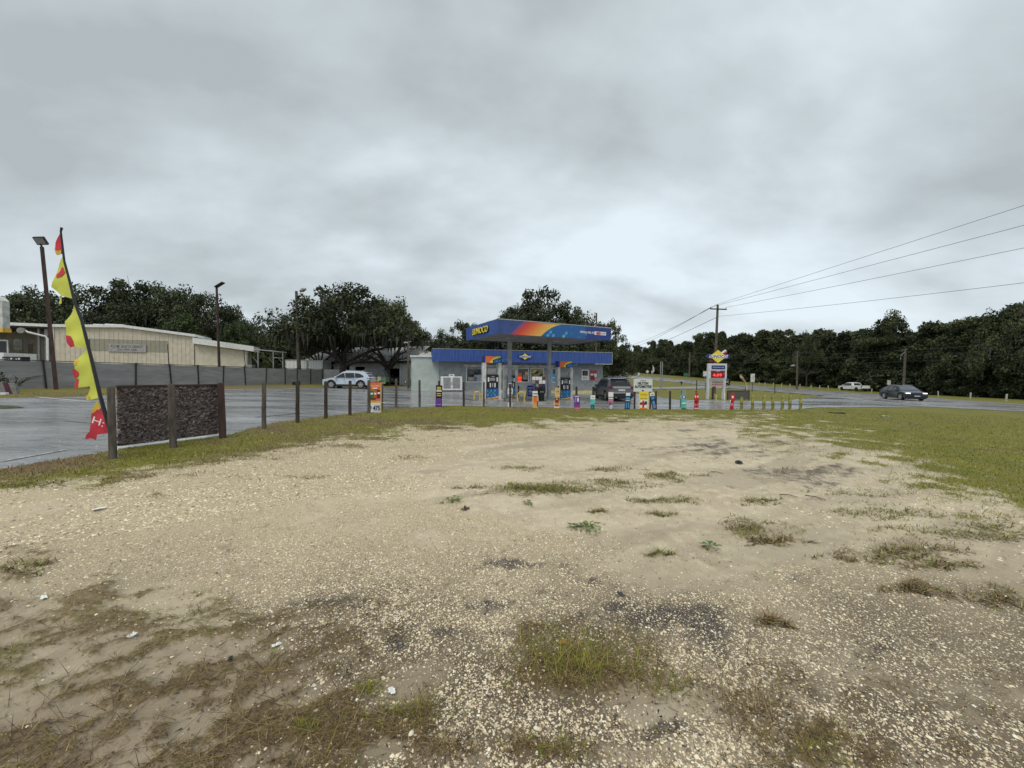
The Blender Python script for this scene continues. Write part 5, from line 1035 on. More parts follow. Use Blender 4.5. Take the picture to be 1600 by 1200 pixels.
# verge in front of the fence, as a sheet with grass
# ------------------------------------------------------------------ lamp poles
def lean_pole(name, px0, py0, px1, py1, D, r0_, r1_, m, label, cat='pole', group=None, sq=False):
    b_ = P(px1, py1, D); a_ = P(px0, py0, D); e = empty(name, b_, 0, label, cat, group); mb = MB(); d = a_-b_; mb.tube([-d.normalized()*.5, d*.5, d], [r0_, (r0_+r1_)/2, r1_], 4 if sq else 10); mb.obj('pole', m, e, smooth=not sq); return e, d
e, d = lean_pole('lamp_post', 65.5, 386, 88, 610, 24.5, .135, .12, rust, 'tall dark brown lamp post leaning at the far left with a square flood light', 'lamp post', sq=True)
mb = MB(); mb.tube([d, d+Vector((0, -.1, .28))], .05, 6); mb.obj('bracket', dark, e); h_ = empty('lamp_head', d+Vector((.06, -.1, .36)), 0); h_.parent = e; h_.rotation_euler = (-.95, -.12, .25); mb = MB(); mb.box(-.28, .28, -.25, .25, -.08, .08); mb.obj('housing', dark, h_, bevel=.03); mb = MB(); mb.box(-.23, .23, -.2, .2, -.095, -.082); mb.obj('lens', grey, h_)
e, d = lean_pole('lamp_post', 338.5, 449, 343.5, 600, 46, .15, .12, rust, 'slim dark lamp post in the middle of the dark tree mass', 'lamp post'); mb = MB(); hh = Matrix.Translation(d+Vector((.35, 0, .3)))@Matrix.Rotation(-.55, 4, 'Y'); mb.box(-.55, .55, -.25, .25, -.07, .07); o = mb.obj('lamp_head', dark, e, bevel=.02); o.matrix_local = hh
e, d = lean_pole('lamp_post', 463, 455, 468, 602, 46, .24, .15, wood, 'grey wooden pole with a cobra head lamp and a thin stay wire', 'lamp post'); mb = MB(); mb.tube([d+Vector((0, 0, -.35)), d+Vector((.45, 0, -.3)), d+Vector((.6, 0, 0))], .04, 6); mb.obj('arm', steel, e); mb = MB(); mb.tube([d+Vector((.4, 0, .0)), d+Vector((.75, 0, .15)), d+Vector((1.15, 0, .28))], [.1, .26, .12], 10); mb.obj('lamp_head', grey, e, smooth=True)
w_ = P(482, 476, 46)-e.location; mb = MB(); mb.tube([d+Vector((.1, 0, -.8)), w_], .02, 4); mb.obj('stay_wire', dark, e)
# loading: small box at its foot
p = G(463, 601.5); mb = MB(); mb.box(-.35, .35, -.2, .2, 0, .35); o = mb.obj('ground_box', dark, None, bevel=.03); o.location = p; tag(o, 'low dark box at the foot of the grey wooden lamp pole', 'box')
# service pole by the teal wall
e, d = lean_pole('utility_pole', 638.5, 533, 638, 602, 40.5, .13, .11, wood, 'short grey service pole with a small lamp beside the teal wall', 'utility pole'); mb = MB(); mb.tube([d+Vector((0, 0, -.2)), d+Vector((-.35, 0, -.12)), d+Vector((-.5, 0, -.2))], .05, 6); mb.obj('lamp', whited, e); mb = MB(); mb.box(-.1, .3, -.05, .05, d.z-.05, d.z); mb.obj('bracket', grey, e)
p = G(637, 603.5); mb = MB(); mb.box(-.4, .4, -.3, .3, 0, .78, mat('grey_green_box', (.16, .18, .16), .6)); mb.box(-.25, -.1, -.31, -.302, .5, .68, white); o = mb.obj('utility_cabinet', None, None, bevel=.015); o.location = p; tag(o, 'grey green utility cabinet at the foot of the short service pole', 'cabinet')
# bare pole behind the store
e, d = lean_pole('utility_pole', 932, 489, 931, 600, 50, .12, .1, wood, 'bare pale pole rising behind the right half of the store', 'utility pole')
# ------------------------------------------------------------------ main utility pole and wires
PB = P(1115.5, 617, 49); PT = P(1121.5, 476.5, 49)
e = empty('utility_pole', PB, 0, 'tall wooden utility pole with a crossarm rising behind the price sign', 'utility pole'); d = PT-PB; mb = MB(); mb.tube([(0, 0, -.4), d*.5, d], [.2, .17, .13], 10); mb.obj('pole', wood, e, smooth=True)
mb = MB(); mb.box(-1.05, 1.05, -.06, .06, -.07, .07); o = mb.obj('crossarm', woodd, e); o.location = d+Vector((-.0, -.15, -.55)); o.rotation_euler = (0, .03, .0)
for x_ in (-.95, .95): mb = MB(); mb.tube([(x_, 0, .07), (x_, 0, .24)], [.05, .04], 8); mb.obj('insulator', grey, o)
mb = MB(); mb.tube([(0, 0, -.1), (.0, 0, .12)], .05, 8); k_ = mb.obj('insulator', grey, e); k_.location = d
wirem = mat('wire', (.05, .05, .055), .6)
def wire(a, b_, sag, r, label, group='overhead wires'):
    mb = MB(); n = 14; pts = []
    for i in range(n+1): f = i/n; q = a.lerp(b_, f); q = q-Vector((0, 0, sag*4*f*(1-f))); pts.append(q-a)
    mb.tube(pts, r, 4); o = mb.obj('overhead_wire', wirem, None); o.location = a; tag(o, label, 'wire', group); return o
top = PT+Vector((0, 0, .1)); al = PB+d+Vector((-.95, -.15, -.3)); ar = PB+d+Vector((.95, -.15, -.33))
def beyond(a, px, py, D, f=1.6): q = P(px, py, D); return a+(q-a)*f
wire(top, beyond(top, 1600, 321, 24), .0, .014, 'topmost wire running right from the pole top to the edge of the sky')
wire(al, beyond(al, 1600, 352, 23), .0, .014, 'second wire from the top on the right hand side of the sky')
wire(ar, beyond(ar, 1600, 384, 25), .15, .014, 'third wire from the top on the right hand side of the sky')
lw = PB+d+Vector((.1, -.1, -1.45)); wire(lw, beyond(lw, 1600, 436, 24), .25, .013, 'lowest wire over the wood on the right hand side of the sky')
wire(top, P(984, 540, 150), .6, .03, 'wire falling from the pole top towards the far left trees'); wire(al, P(983, 545, 150), .7, .03, 'wire falling from the crossarm just below the uppermost one'); wire(lw, P(978, 556, 150), .5, .03, 'lower wire falling from the pole below the crossarm')
# lower pole line along the far side of the highway
fp = [(1077, 550, 583, 104), (1245, 549, 604, 84), (1413, 545, 603, 66)]; tops = []
for i, (px, yt, yb, D) in enumerate(fp):
    e, d = lean_pole('utility_pole', px+(.8 if i < 2 else 2), yt, px-(0 if i < 2 else 1.5), yb+4, D, .2, .15, wood, ('faint pole against the wood left of the price sign', 'pole before the wood with a lamp, right of the price sign', 'pole before the wood behind the dark crossover')[i], 'utility pole', None); tops.append((e.location+d))
    if i == 1: mb = MB(); mb.tube([d*.62, d*.62+Vector((-.6, -.2, .1)), d*.62+Vector((-1.1, -.2, 0))], .05, 5); mb.obj('arm', steel, e); mb = MB(); mb.tube([d*.62+Vector((-.8, -.2, .05)), d*.62+Vector((-1.5, -.2, -.05))], [.22, .14], 8); mb.obj('lamp', grey, e)
    if i == 2: mb = MB(); mb.tube([d*.92, d*.9+Vector((-.7, 0, -.35)), d*.85+Vector((-.8, 0, -.8))], .04, 5); mb.obj('bracket', steel, e)
gw_ = 'low wires along the edge of the wood'
q4 = [P(1700, 516, 40), P(1700, 529, 40), P(1700, 540, 40)]
for k, dz in enumerate((0, -.85, -1.9)):
    lb = ('uppermost', 'middle', 'lowest')[k]; a = [t_+Vector((0, 0, dz-.2)) for t_ in tops]
    wire(a[2], q4[k], .4, .016, lb+' low wire before the wood at the right edge', gw_); wire(a[1], a[2], .45, .018, lb+' low wire between the two poles before the wood', gw_); wire(a[0], a[1], .5, .02, lb+' low wire behind the price sign', gw_); wire(a[0]+Vector((0, 0, -.5)), P(975, 567, 140), .3, .02, lb+' faint wire left of the price sign', gw_)
# ------------------------------------------------------------------ the timber posts
PX = [(175, 605, 720, .052, wood, 1), (269.5, 600, 701, .058, wood, 0), (346.5, 598, 686, .085, rust, 0), (412.5, 597, 671, .055, wood, 0), (465, 594, 662, .055, woodd, 0), (509, 596, 655, .055, woodd, 0), (547, 595, 650, .055, woodd, 0), (576.5, 594, 647, .06, wood, 0), (596.5, 594, 642, .06, wood, 0), (619, 592, 638, .055, wood, 0), (655.5, 594, 636, .055, wood, 0), (686, 595, 636, .05, woodd, 0), (724.5, 597, 636, .05, woodd, 0), (756, 597, 636.5, .05, wood, 0), (797, 600, 637, .05, woodd, 0), (838, 604, 638, .05, woodd, 0), (872.5, 603, 638, .05, woodd, 0), (901, 607, 638.5, .05, woodd, 0), (927, 609, 639, .05, woodd, 0), (955, 612, 639.5, .045, woodd, 0), (981, 613, 640, .045, woodd, 0), (1004.5, 609.5, 640, .05, woodd, 0), (1025, 611, 640, .05, woodd, 0), (1047, 611, 640, .055, woodd, 0), (1066, 611, 640, .05, woodd, 0), (1088, 611, 640, .05, woodd, 0), (1145, 615, 640, .05, woodd, 0)]
PLAB = {175: 'thick weathered round post holding the left end of the dark screen', 269: 'weathered post between the two dark screen panels', 346: 'reddish brown square post at the right end of the dark screen', 412: 'first free standing grey post right of the dark screen', 465: 'dark post in front of the grey lamp pole', 509: 'dark post in front of the front wheel of the pale blue car', 547: 'dark post crossing the rear wheel of the pale blue car', 576: 'grey post holding the left side of the orange price board', 596: 'grey post holding the right side of the orange price board', 619: 'grey post in front of the open garage bay', 655: 'grey post in front of the teal wall', 686: 'dark post behind the black and purple board', 724: 'thin dark post in front of the left store window', 756: 'thin grey post in front of the tall fuel pump'}
post_objs = {}
for px, yt, yb, r, m_, big in PX:
    b_ = G(px+(2 if px < 400 else 0), yb); D = b_.y; a_ = P(px-(2 if px < 400 else 0), yt, D); d = a_-b_; e_ = MB()
    e = empty('timber_post', b_, 0, PLAB.get(int(px), 'dark post end showing behind a small roadside advertising board'), 'post', 'timber posts along the edge of the lot')
    rnd = random.Random(int(px)); sq = (m_ is rust)
    e_.tube([Vector((0, 0, -.3)), d*.33+Vector((rnd.uniform(-.008, .008), 0, 0)), d*.66, d*.985, d], [r*1.05, r, r*.98, r*.96, r*.8], 4 if sq else 10); e_.obj('shaft', m_, e, smooth=not sq); post_objs[int(px)] = e
    cr__ = MB(); cr__.tube([d*1.0002, d*1.0005+Vector((0, 0, .006))], [r*.78, r*.5], 4 if sq else 10); cr__.obj('cut_end', woodd, e)
SIGNPOST_LABELS = {797: 'white bottle shaped', 838: 'orange and white cup shaped', 872: 'tan bottle shaped', 901: 'purple', 927: 'white and teal', 955: 'white and mauve', 981: 'white topped navy', 1004: 'square yellow', 1025: 'leaning navy', 1066: 'aqua round topped', 1088: 'narrow red', 1145: 'red rounded'}
for k_, v_ in SIGNPOST_LABELS.items(): post_objs[k_]['label'] = 'dark post carrying the %s board at the edge of the grass' % v_
post_objs[1047]['label'] = 'bare dark post right of the leaning navy board'
# ------------------------------------------------------------------ dark woven screen between the first three posts
g0 = G(183, 704); g1 = G(345, 684); fs = frame2(Vector((g0.x, g0.y, 0)), Vector((g1.x, g1.y, 0))); sc_ = empty('dark_screen', fs.o, fs.a, 'dark brown leaf patterned screen panels stretched low between three posts', 'screen'); Ls = (g1.xy-g0.xy).length
flakem = attrmat('leaf_print_flake', .8); backm = mat('dark_netting', (.022, .016, .016), .9, var=.3, scale=20)
um = fs.hit(268, 650)[0]
ztl = fs.hit(183, 603.5)[1]; ztr = fs.hit(342, 601)[1]; zbl = fs.hit(186, 700)[1]; zbr = fs.hit(342, 680)[1]
for (a, b_) in ((.02, um-.05), (um+.05, Ls-.06)):
    f0, f1 = a/Ls, b_/Ls; n = 24; vs = []; rnd = random.Random(int(a*10)); Z0 = lambda f: zbl+(zbr-zbl)*f+.035; Z1 = lambda f: ztl+(ztr-ztl)*f-.01
    for j in range(13):
        for k in range(n+1): f = f0+(f1-f0)*k/n; vs.append((a+(b_-a)*k/n, .02+rnd.uniform(-.012, .012), Z0(f)+(Z1(f)-Z0(f))*j/12))
    mb = MB(); mb.add(vs, [(j*(n+1)+k, j*(n+1)+k+1, (j+1)*(n+1)+k+1, (j+1)*(n+1)+k) for j in range(12) for k in range(n)], backm); po = mb.obj('panel', backm, sc_)
    N_ = 5600; U = a+(b_-a)*RNG.random(N_); fz = RNG.random(N_); ff = U/Ls; Zz = (zbl+(zbr-zbl)*ff+.06)+((ztl+(ztr-ztl)*ff)-(zbl+(zbr-zbl)*ff)-.10)*fz
    an = RNG.normal(size=N_)*.7; s1 = .022+.035*RNG.random(N_); s2 = s1*(.22+.15*RNG.random(N_)); yy = .006-.03*RNG.random(N_)
    ca, sa = np.cos(an), np.sin(an); pts = []
    for (p1, p2, dy) in ((-1, 0, .0), (0, -1, -.012), (1, 0, .004), (0, 1, .010)): pts.append(np.stack([U+ca*p1*s1-sa*p2*s2, yy+dy, Zz+sa*p1*s1+ca*p2*s2], -1))
    V = np.stack(pts, 1).reshape(-1, 3); pal = np.array([(.24, .205, .19), (.14, .11, .10), (.33, .29, .275), (.065, .05, .048), (.19, .13, .115)]); col = pal[RNG.choice(5, N_, p=[.3, .28, .1, .22, .1])]*(.7+.6*RNG.random((N_, 1)))
    o = link('leaf_flakes', fastmesh('leaf_flakes', V, np.arange(4*N_).reshape(N_, 4), flakem, np.repeat(col, 4, 0)), po); o['kind'] = 'stuff'
mb = MB(); mb.poly([(.0, ztl-.03), (Ls-.05, ztr-.03), (Ls-.05, ztr+.015), (.0, ztl+.015)], -.03, .03); mb.obj('top_rail', rust, sc_)
mb = MB(); mb.tube([(.0, -.015, zbl), (um-.06, -.015, zbl+(zbr-zbl)*(um/Ls))], .035, 8); mb.tube([(um+.06, -.015, zbl+(zbr-zbl)*(um/Ls)), (Ls-.07, -.015, zbr)], .035, 8); mb.obj('bottom_pipe', whitep, sc_, smooth=True)
# ------------------------------------------------------------------ tattered pennant pole
D0 = G(182, 717).y-.05
poleP = [P(184, 716, D0), P(172.7, 674, D0), P(164.6, 647, D0), P(156.4, 618, D0), P(142.7, 560, D0), P(128, 502, D0), P(116.4, 472, D0), P(109, 440, D0), P(100.4, 408, D0), P(95, 362, D0), P(96.5, 355.5, D0)]
e = empty('pennant_pole', poleP[0], 0, 'bent black pole with tattered yellow and red pennants, leaning by the dark screen', 'banner pole'); o_ = poleP[0]; rel_ = [q-o_ for q in poleP]
mb = MB(); mb.tube(rel_[1:], [.028, .028, .027, .024, .021, .019, .017, .015, .013, .018], 8); mb.obj('pole', dark, e, smooth=True)
mb = MB(); mb.tube([rel_[0]-Vector((0, 0, .15)), rel_[0], rel_[1]], [.022, .02, .02], 8); mb.obj('metal_stake', steel, e, smooth=True)
mb = MB(); c0 = P(190, 700, D0)-o_; c1 = P(182, 690, D0)-o_
fy = mat('fluorescent_yellow_cloth', (.62, .66, .10), .7, var=.12, scale=2); fr_ = mat('faded_red_cloth', (.58, .035, .06), .7, var=.14, scale=3); fyo = mat('golden_cloth', (.72, .50, .06), .7, var=.15)
def rag(name, outline, m, dep=0.0, par=None, grid=0, amp=.022, th=.004):
    """a cloth piece from its outline (px,py): cut finely, folded in depth, thin but solid"""
    bm = bmesh.new(); vs = []
    for (x_, y_) in outline:
        q = P(x_, y_, D0)-o_; vs.append(bm.verts.new((q.x, 0, q.z)))
    f = bm.faces.new(vs); bmesh.ops.triangulate(bm, faces=[f], ngon_method='EAR_CLIP')
    xs = [v.co.x for v in vs]; zs = [v.co.z for v in vs]; st = .045
    for ax, lo, hi in ((0, min(xs), max(xs)), (2, min(zs), max(zs))):
        c = lo+st
        while c < hi:
            co = Vector((c, 0, 0)) if ax == 0 else Vector((0, 0, c)); no = Vector((1, 0, 0)) if ax == 0 else Vector((0, 0, 1)); bmesh.ops.bisect_plane(bm, geom=bm.verts[:]+bm.edges[:]+bm.faces[:], plane_co=co, plane_no=no); c += st
    xr = max(xs)
    for v in bm.verts:
        t_ = (xr-v.co.x)/(xr-min(xs)+1e-6)
        v.co.y = dep + amp*t_*math.sin(v.co.x*14+v.co.z*5)+amp*.6*t_*math.sin(v.co.z*16-v.co.x*7)
    r_ = bmesh.ops.solidify(bm, geom=bm.faces[:], thickness=th); bmesh.ops.recalc_face_normals(bm, faces=bm.faces)
    me = bpy.data.meshes.new(name); bm.to_mesh(me); bm.free(); me.materials.append(m); me.polygons.foreach_set('use_smooth', [True]*len(me.polygons)); me.set_sharp_from_angle(angle=1.0)
    return link(name, me, par or e)
p1 = rag('pennant', [(94.8, 364), (97.3, 396.6), (92, 399), (86, 391), (88, 380)], fr_); rag('hem', [(86.5, 389), (92, 393), (97, 391), (97.3, 397), (92, 399.5)], fyo, -.012, p1)
p2 = rag('pennant', [(99, 402.5), (103, 417), (109.5, 440), (115, 467), (94.6, 462), (82, 449), (83.5, 437.5), (85, 428), (88.7, 420)], fy)
rag('print', [(99, 417), (104, 427), (97, 432), (88, 434), (87, 429), (95, 424)], fr_, -.012, p2); rag('thread', [(94, 461), (96, 461.5), (96.5, 474), (94, 476)], fy, 0, p2)
p3 = rag('pennant', [(116.5, 474), (128.5, 500), (135.5, 531), (138.5, 541), (123.7, 544.5), (110.6, 536.6), (104.8, 523.5), (105, 512), (103.3, 503)], fy)
rag('print', [(104.8, 524), (111, 525), (116, 533), (118, 541), (113, 543), (108, 535)], fr_, -.012, p3)
p4 = rag('pennant', [(133.5, 544), (143.5, 563), (151, 597), (159, 620), (139.8, 625.5), (136.9, 619.7), (142.7, 603.6), (118, 606.6), (119, 592), (123, 580), (120.8, 563)], fy)
rag('print', [(117, 577), (124, 576), (125, 586), (119, 591), (116, 587)], fr_, -.014, p4); rag('print', [(119, 592), (124, 592), (126, 606), (117.5, 606.5)], fr_, -.014, p4); rag('hem', [(120, 561), (126, 564), (124, 572), (120, 570)], fyo, -.012, p4); rag('hem', [(137, 617), (141, 620), (142, 625.2), (138, 625)], fyo, -.012, p4)
p5 = rag('pennant', [(157.5, 637), (165.5, 650), (173.5, 676), (151.4, 679.5), (148.5, 688), (140, 685), (132.5, 686.7), (134, 680), (139.8, 673.6), (142, 655), (144, 645)], fr_); rag('hem', [(152, 625.5), (157.5, 638), (144, 647)], fyo, -.0, p5)
tq = P(161, 658, D0)-o_; text('lettering', 'H:', .17, tq.x, -.075, tq.z, white, p5, w=.2).rotation_euler = (0, .35, 0)
# ------------------------------------------------------------------ advertising boards on the post row
def board(px0, py0, px1, py1, D, label, shape, fills, name='advert_board', lean=0.0, rz=0.0, cat='board', grp=None):
    """shape: outline in board units (0..1, 0..1 from the bottom); fills: (outline, material)"""
    pb = P((px0+px1)/2, py1, D); pt = P((px0+px1)/2, py0, D); w_ = (px1-px0)*D/FPX; h_ = pt.z-pb.z; e = empty(name, pb, rz, label, cat, grp, (0, lean)); T_ = lambda pts: [((x-.5)*w_, z*h_) for x, z in pts]
    mb = MB(); mb.poly(T_(shape), -.012, .0); base = mb.obj('panel', fills[0], e)
    for i, (sh, m_) in enumerate(fills[1:]): mb = MB(); mb.poly(T_(sh), -.0165-.0025*i, -.0145-.0025*i); mb.obj('print', m_, base)
    return e, base, w_, h_
R_ = lambda x0, z0, x1, z1: [(x0, z0), (x1, z0), (x1, z1), (x0, z1)]
FULL = R_(0, 0, 1, 1)
def oval(cx_, cz, rx, rz_, n=14): return [(cx_+rx*math.cos(6.283*k/n), cz+rz_*math.sin(6.283*k/n)) for k in range(n)]
bott = [(0.05, 0), (.95, 0), (.9, .18), (.78, .22), (.78, .5), (.95, .56), (.98, .75), (.8, .85), (.8, 1), (.2, 1), (.2, .85), (.02, .75), (.05, .56), (.22, .5), (.22, .22), (.1, .18)]
Dz = lambda px, py: G(px, py).y-.12
# orange price board
D1 = G(587, 645).y; e, b_, w_, h_ = board(578, 597.5, 595, 645, D1, 'orange price board with cups, 475 and white lower strip between two posts', FULL, [orange, (R_(.02, .50, .36, .74), green), (R_(.66, .48, .98, .76), maroon), (R_(.38, .46, .64, .78), mat('deep_orange_print', (.6, .12, .02), .5)), (R_(.02, .32, .98, .40), gold), (R_(0, 0, 1, .33), white), (R_(.02, .44, .62, .50), brownp), (R_(.55, .40, .96, .46), pink), (R_(.04, .60, .30, .66), white), (R_(.40, .60, .62, .66), white), (R_(.72, .62, .95, .68), white)], 'price_board', rz=.10)
for sx in (-1, 1): mb = MB(); mb.box(sx*w_/2-.015 if sx > 0 else -w_/2-.02, sx*w_/2+.02 if sx > 0 else -w_/2+.015, -.03, .01, 0, h_); mb.obj('frame', tan if sx > 0 else white, e)
mb = MB()
for z_ in (.33, .98): mb.tube([(-w_*.72, .02, h_*z_), (w_*.9, .02, h_*z_)], .008, 4)
mb.obj('tie_wire', white, e)
text('lettering', 'Any Size', .1, 0, -.045, h_*.885, white, b_, w=w_*.8); mb = MB(); mb.box((0)-(w_*.4)/2, (0)+(w_*.4)/2, -.045, -.045+.006, (h_*.81)-.1*.25, (h_*.81)+.1*.25); mb.obj('text_line', white, b_); text('lettering', '475', .26, w_*.12, -.045, h_*.16, navy, b_, w=w_*.62, bold=.006); text('lettering', '$', .14, -w_*.36, -.045, h_*.18, purple, b_)
GR_B = 'small advertising boards along the edge of the grass'
def ab(px0, py0, px1, py1, label, shape, fills, lean=0.0): return board(px0, py0, px1, py1, Dz((px0+px1)/2, py1), label, shape, fills, 'advert_board', lean, 0, 'board', GR_B)
e, b_, w_, h_ = ab(680.5, 602, 690.5, 637, 'tall black board with gold lettering and purple lower half', FULL, [black, (R_(.08, .06, .92, .42), purple), (R_(.1, .72, .9, .78), white), (R_(.15, .52, .85, .56), gold), (R_(.2, .12, .8, .16), mat('lilac_print', (.35, .22, .6), .5)), (R_(.05, 0, .95, .03), pink)], .02)
mb = MB(); mb.box((0)-(w_*.6)/2, (0)+(w_*.6)/2, -.04, -.04+.006, (h_*.90)-.11*.25, (h_*.90)+.11*.25); mb.obj('text_line', gold, b_); mb = MB(); mb.box((0)-(w_*.7)/2, (0)+(w_*.7)/2, -.04, -.04+.006, (h_*.83)-.11*.25, (h_*.83)+.11*.25); mb.obj('text_line', gold, b_); mb = MB(); mb.box((0)-(w_*.65)/2, (0)+(w_*.65)/2, -.04, -.04+.006, (h_*.63)-.1*.25, (h_*.63)+.1*.25); mb.obj('text_line', gold, b_)
e, b_, w_, h_ = ab(792.5, 599, 801.5, 636.5, 'white and navy bottle shaped board with a wide white base', bott, [white, (R_(.26, .50, .74, .56), navy), (R_(.22, .42, .78, .46), navy), (R_(.25, .80, .75, .98), mat('dark_bottle_print', (.03, .04, .06), .5)), (R_(.40, .25, .66, .34), pink), (R_(.24, .22, .32, .42), navy)])
mb = MB(); mb.box((0)-(w_*.5)/2, (0)+(w_*.5)/2, -.04, -.04+.006, (h_*.68)-.08*.25, (h_*.68)+.08*.25); mb.obj('text_line', navy, b_)
e, b_, w_, h_ = ab(831, 611, 841.5, 638.5, 'white and orange cup shaped board with a burger picture', [(.12, 0), (.88, 0), (.9, .3), (1, .45), (.95, .75), (.8, .82), (.85, 1), (.1, 1), (.08, .7), (0, .4)], [tan, (R_(.1, .72, .84, 1), white), (oval(.5, .5, .28, .2), orange), (R_(.22, .08, .7, .35), mat('peach_print', (.75, .38, .16), .5)), (R_(.76, .12, .9, .44), maroon), (R_(.2, .04, .8, .1), gold), (R_(.2, .68, .75, .72), brownp)])
mb = MB(); mb.box((0)-(w_*.6)/2, (0)+(w_*.6)/2, -.04, -.04+.006, (h_*.86)-.06*.25, (h_*.86)+.06*.25); mb.obj('text_line', black, b_)
e, b_, w_, h_ = ab(864.5, 605.5, 875, 638.5, 'tan and brown bottle shaped board', [(.1, 0), (.9, 0), (.98, .25), (.78, .5), (1, .62), (1, 1), (.25, 1), (.2, .62), (.28, .5), (0, .22)], [tan, (R_(.25, .28, .8, .52), maroon), (oval(.52, .17, .38, .1), mat('salmon_print', (.7, .28, .16), .5)), (R_(.12, .04, .9, .1), white), (R_(.42, .42, .62, .48), yellow), (R_(.35, .6, .95, .64), yellow), (R_(.3, .12, .75, .16), brownp)])
text('lettering', '99', .1, w_*.12, -.04, h_*.82, brownp, b_, w=w_*.4)
e, b_, w_, h_ = ab(896.8, 617.5, 906.2, 639.5, 'purple board with pink foot', FULL, [purple, (R_(.1, .9, .9, .95), white), (R_(0, 0, 1, .14), pink), (oval(.65, .68, .14, .16), white), (R_(.15, .2, .85, .32), mat('magenta_print', (.4, .05, .25), .5)), (R_(.12, .5, .35, .85), mat('lilac_print', (.35, .22, .6), .5))])
e, b_, w_, h_ = ab(921.8, 617.5, 929.8, 640, 'white and teal board with a dark foot', [(.1, 0), (.9, 0), (.8, .4), (1, .5), (1, 1), (.06, 1), (.0, .9), (.1, .5), (.0, .35)], [aqua, (R_(.08, .72, .98, 1), white), (R_(.1, .02, .85, .34), mat('dark_teal_print', (.01, .09, .09), .5)), (R_(.25, .08, .6, .26), mat('teal_print', (.02, .3, .26), .5)), (R_(.3, .84, .8, .88), grey)])
e, b_, w_, h_ = ab(950, 612, 958.3, 640.5, 'white board with mauve middle and round pale lower part', [(.3, 0), (.7, 0), (.95, .12), (.8, .3), (1, .42), (1, 1), (.02, 1), (.02, .42), (.1, .3), (.25, .12)], [mat('mauve_print', (.3, .16, .3), .5), (R_(.04, .72, .96, .98), white), (oval(.55, .17, .3, .13), whited), (R_(.1, .46, .9, .56), pink), (R_(.06, .60, .9, .66), white), (R_(.2, .3, .6, .36), black)])

e, b_, w_, h_ = ab(975.8, 613, 984.8, 640, 'white topped navy board standing upright', [(.0, 0), (.9, 0), (1, 1), (.15, 1)], [navy, (R_(.2, .8, .96, .98), white), (R_(.2, .58, .9, .7), ltblue), (R_(.2, .1, .38, .4), ltblue), (R_(.55, .1, .72, .4), ltblue), (R_(.15, .5, .85, .54), white)])
e, b_, w_, h_ = ab(998.2, 611.5, 1012.8, 640, 'square bright yellow board with red and white picture', FULL, [yellow, (R_(.1, .10, .9, .52), white), (R_(.1, .26, .8, .40), maroon), (R_(.35, .1, .55, .5), red), (R_(.12, .6, .88, .64), mat('dull_yellow_print', (.5, .4, .1), .5)), (R_(.1, .02, .9, .08), orange), (R_(.62, .3, .85, .46), navy)])
mb = MB(); mb.box((0)-(w_*.7)/2, (0)+(w_*.7)/2, -.045, -.045+.006, (h_*.86)-.1*.25, (h_*.86)+.1*.25); mb.obj('text_line', gold, b_)
e, b_, w_, h_ = ab(1019, 613, 1026.5, 640, 'navy board leaning to the left', [(.1, 0), (.95, 0), (.95, 1), (.0, 1)], [navy, (R_(.0, .8, .94, 1), white), (R_(.2, .62, .8, .72), ltblue), (oval(.5, .42, .25, .1), ltblue), (R_(.25, .08, .8, .32), mat('pale_navy_print', (.18, .25, .42), .5)), (R_(.2, .86, .75, .92), grey)], -.17)
e, b_, w_, h_ = ab(1061.8, 609.5, 1072.3, 640, 'aqua bottle board with a round grey top and mauve label', [(.2, 0), (.9, 0), (1, .2), (.95, .55), (1, .7), (.85, .8), (.85, .93), (.6, 1), (.4, .97), (.3, .85), (.3, .75), (.05, .7), (.1, .1)], [aqua, (oval(.58, .88, .24, .1), grey), (R_(.28, .56, .92, .74), mat('mauve_print', (.3, .16, .3), .5)), (oval(.6, .65, .12, .06), white), (R_(.02, .12, .22, .55), mat('dull_green_print', (.08, .16, .12), .5)), (R_(.3, .3, .9, .36), white), (R_(.3, .0, .95, .1), green)])
e, b_, w_, h_ = ab(1083.8, 612.5, 1092, 640, 'narrow red board with two white marks', [(.05, 0), (.95, 0), (.9, .4), (1, .6), (.85, .85), (.6, 1), (.4, 1), (.2, .85), (.05, .6), (.1, .4)], [red, (oval(.3, .74, .12, .07), white), (oval(.75, .74, .12, .07), white), (R_(.1, .4, .85, .5), maroon), (R_(.2, .22, .8, .32), pink), (R_(.15, .04, .85, .1), white), (R_(.45, .0, .52, .6), maroon)])
e, b_, w_, h_ = ab(1139.3, 614, 1148, 640.5, 'red rounded board leaning slightly, with a white disc', [(.05, 0), (.8, 0), (.75, .45), (1, .6), (1, .85), (.8, 1), (.45, 1), (.2, .85), (.2, .6), (.3, .45)], [red, (oval(.58, .76, .2, .08), white), (R_(.25, .25, .7, .38), pink), (R_(.2, .1, .6, .16), maroon), (oval(.14, .54, .1, .05), white), (R_(.35, .48, .7, .54), maroon)])
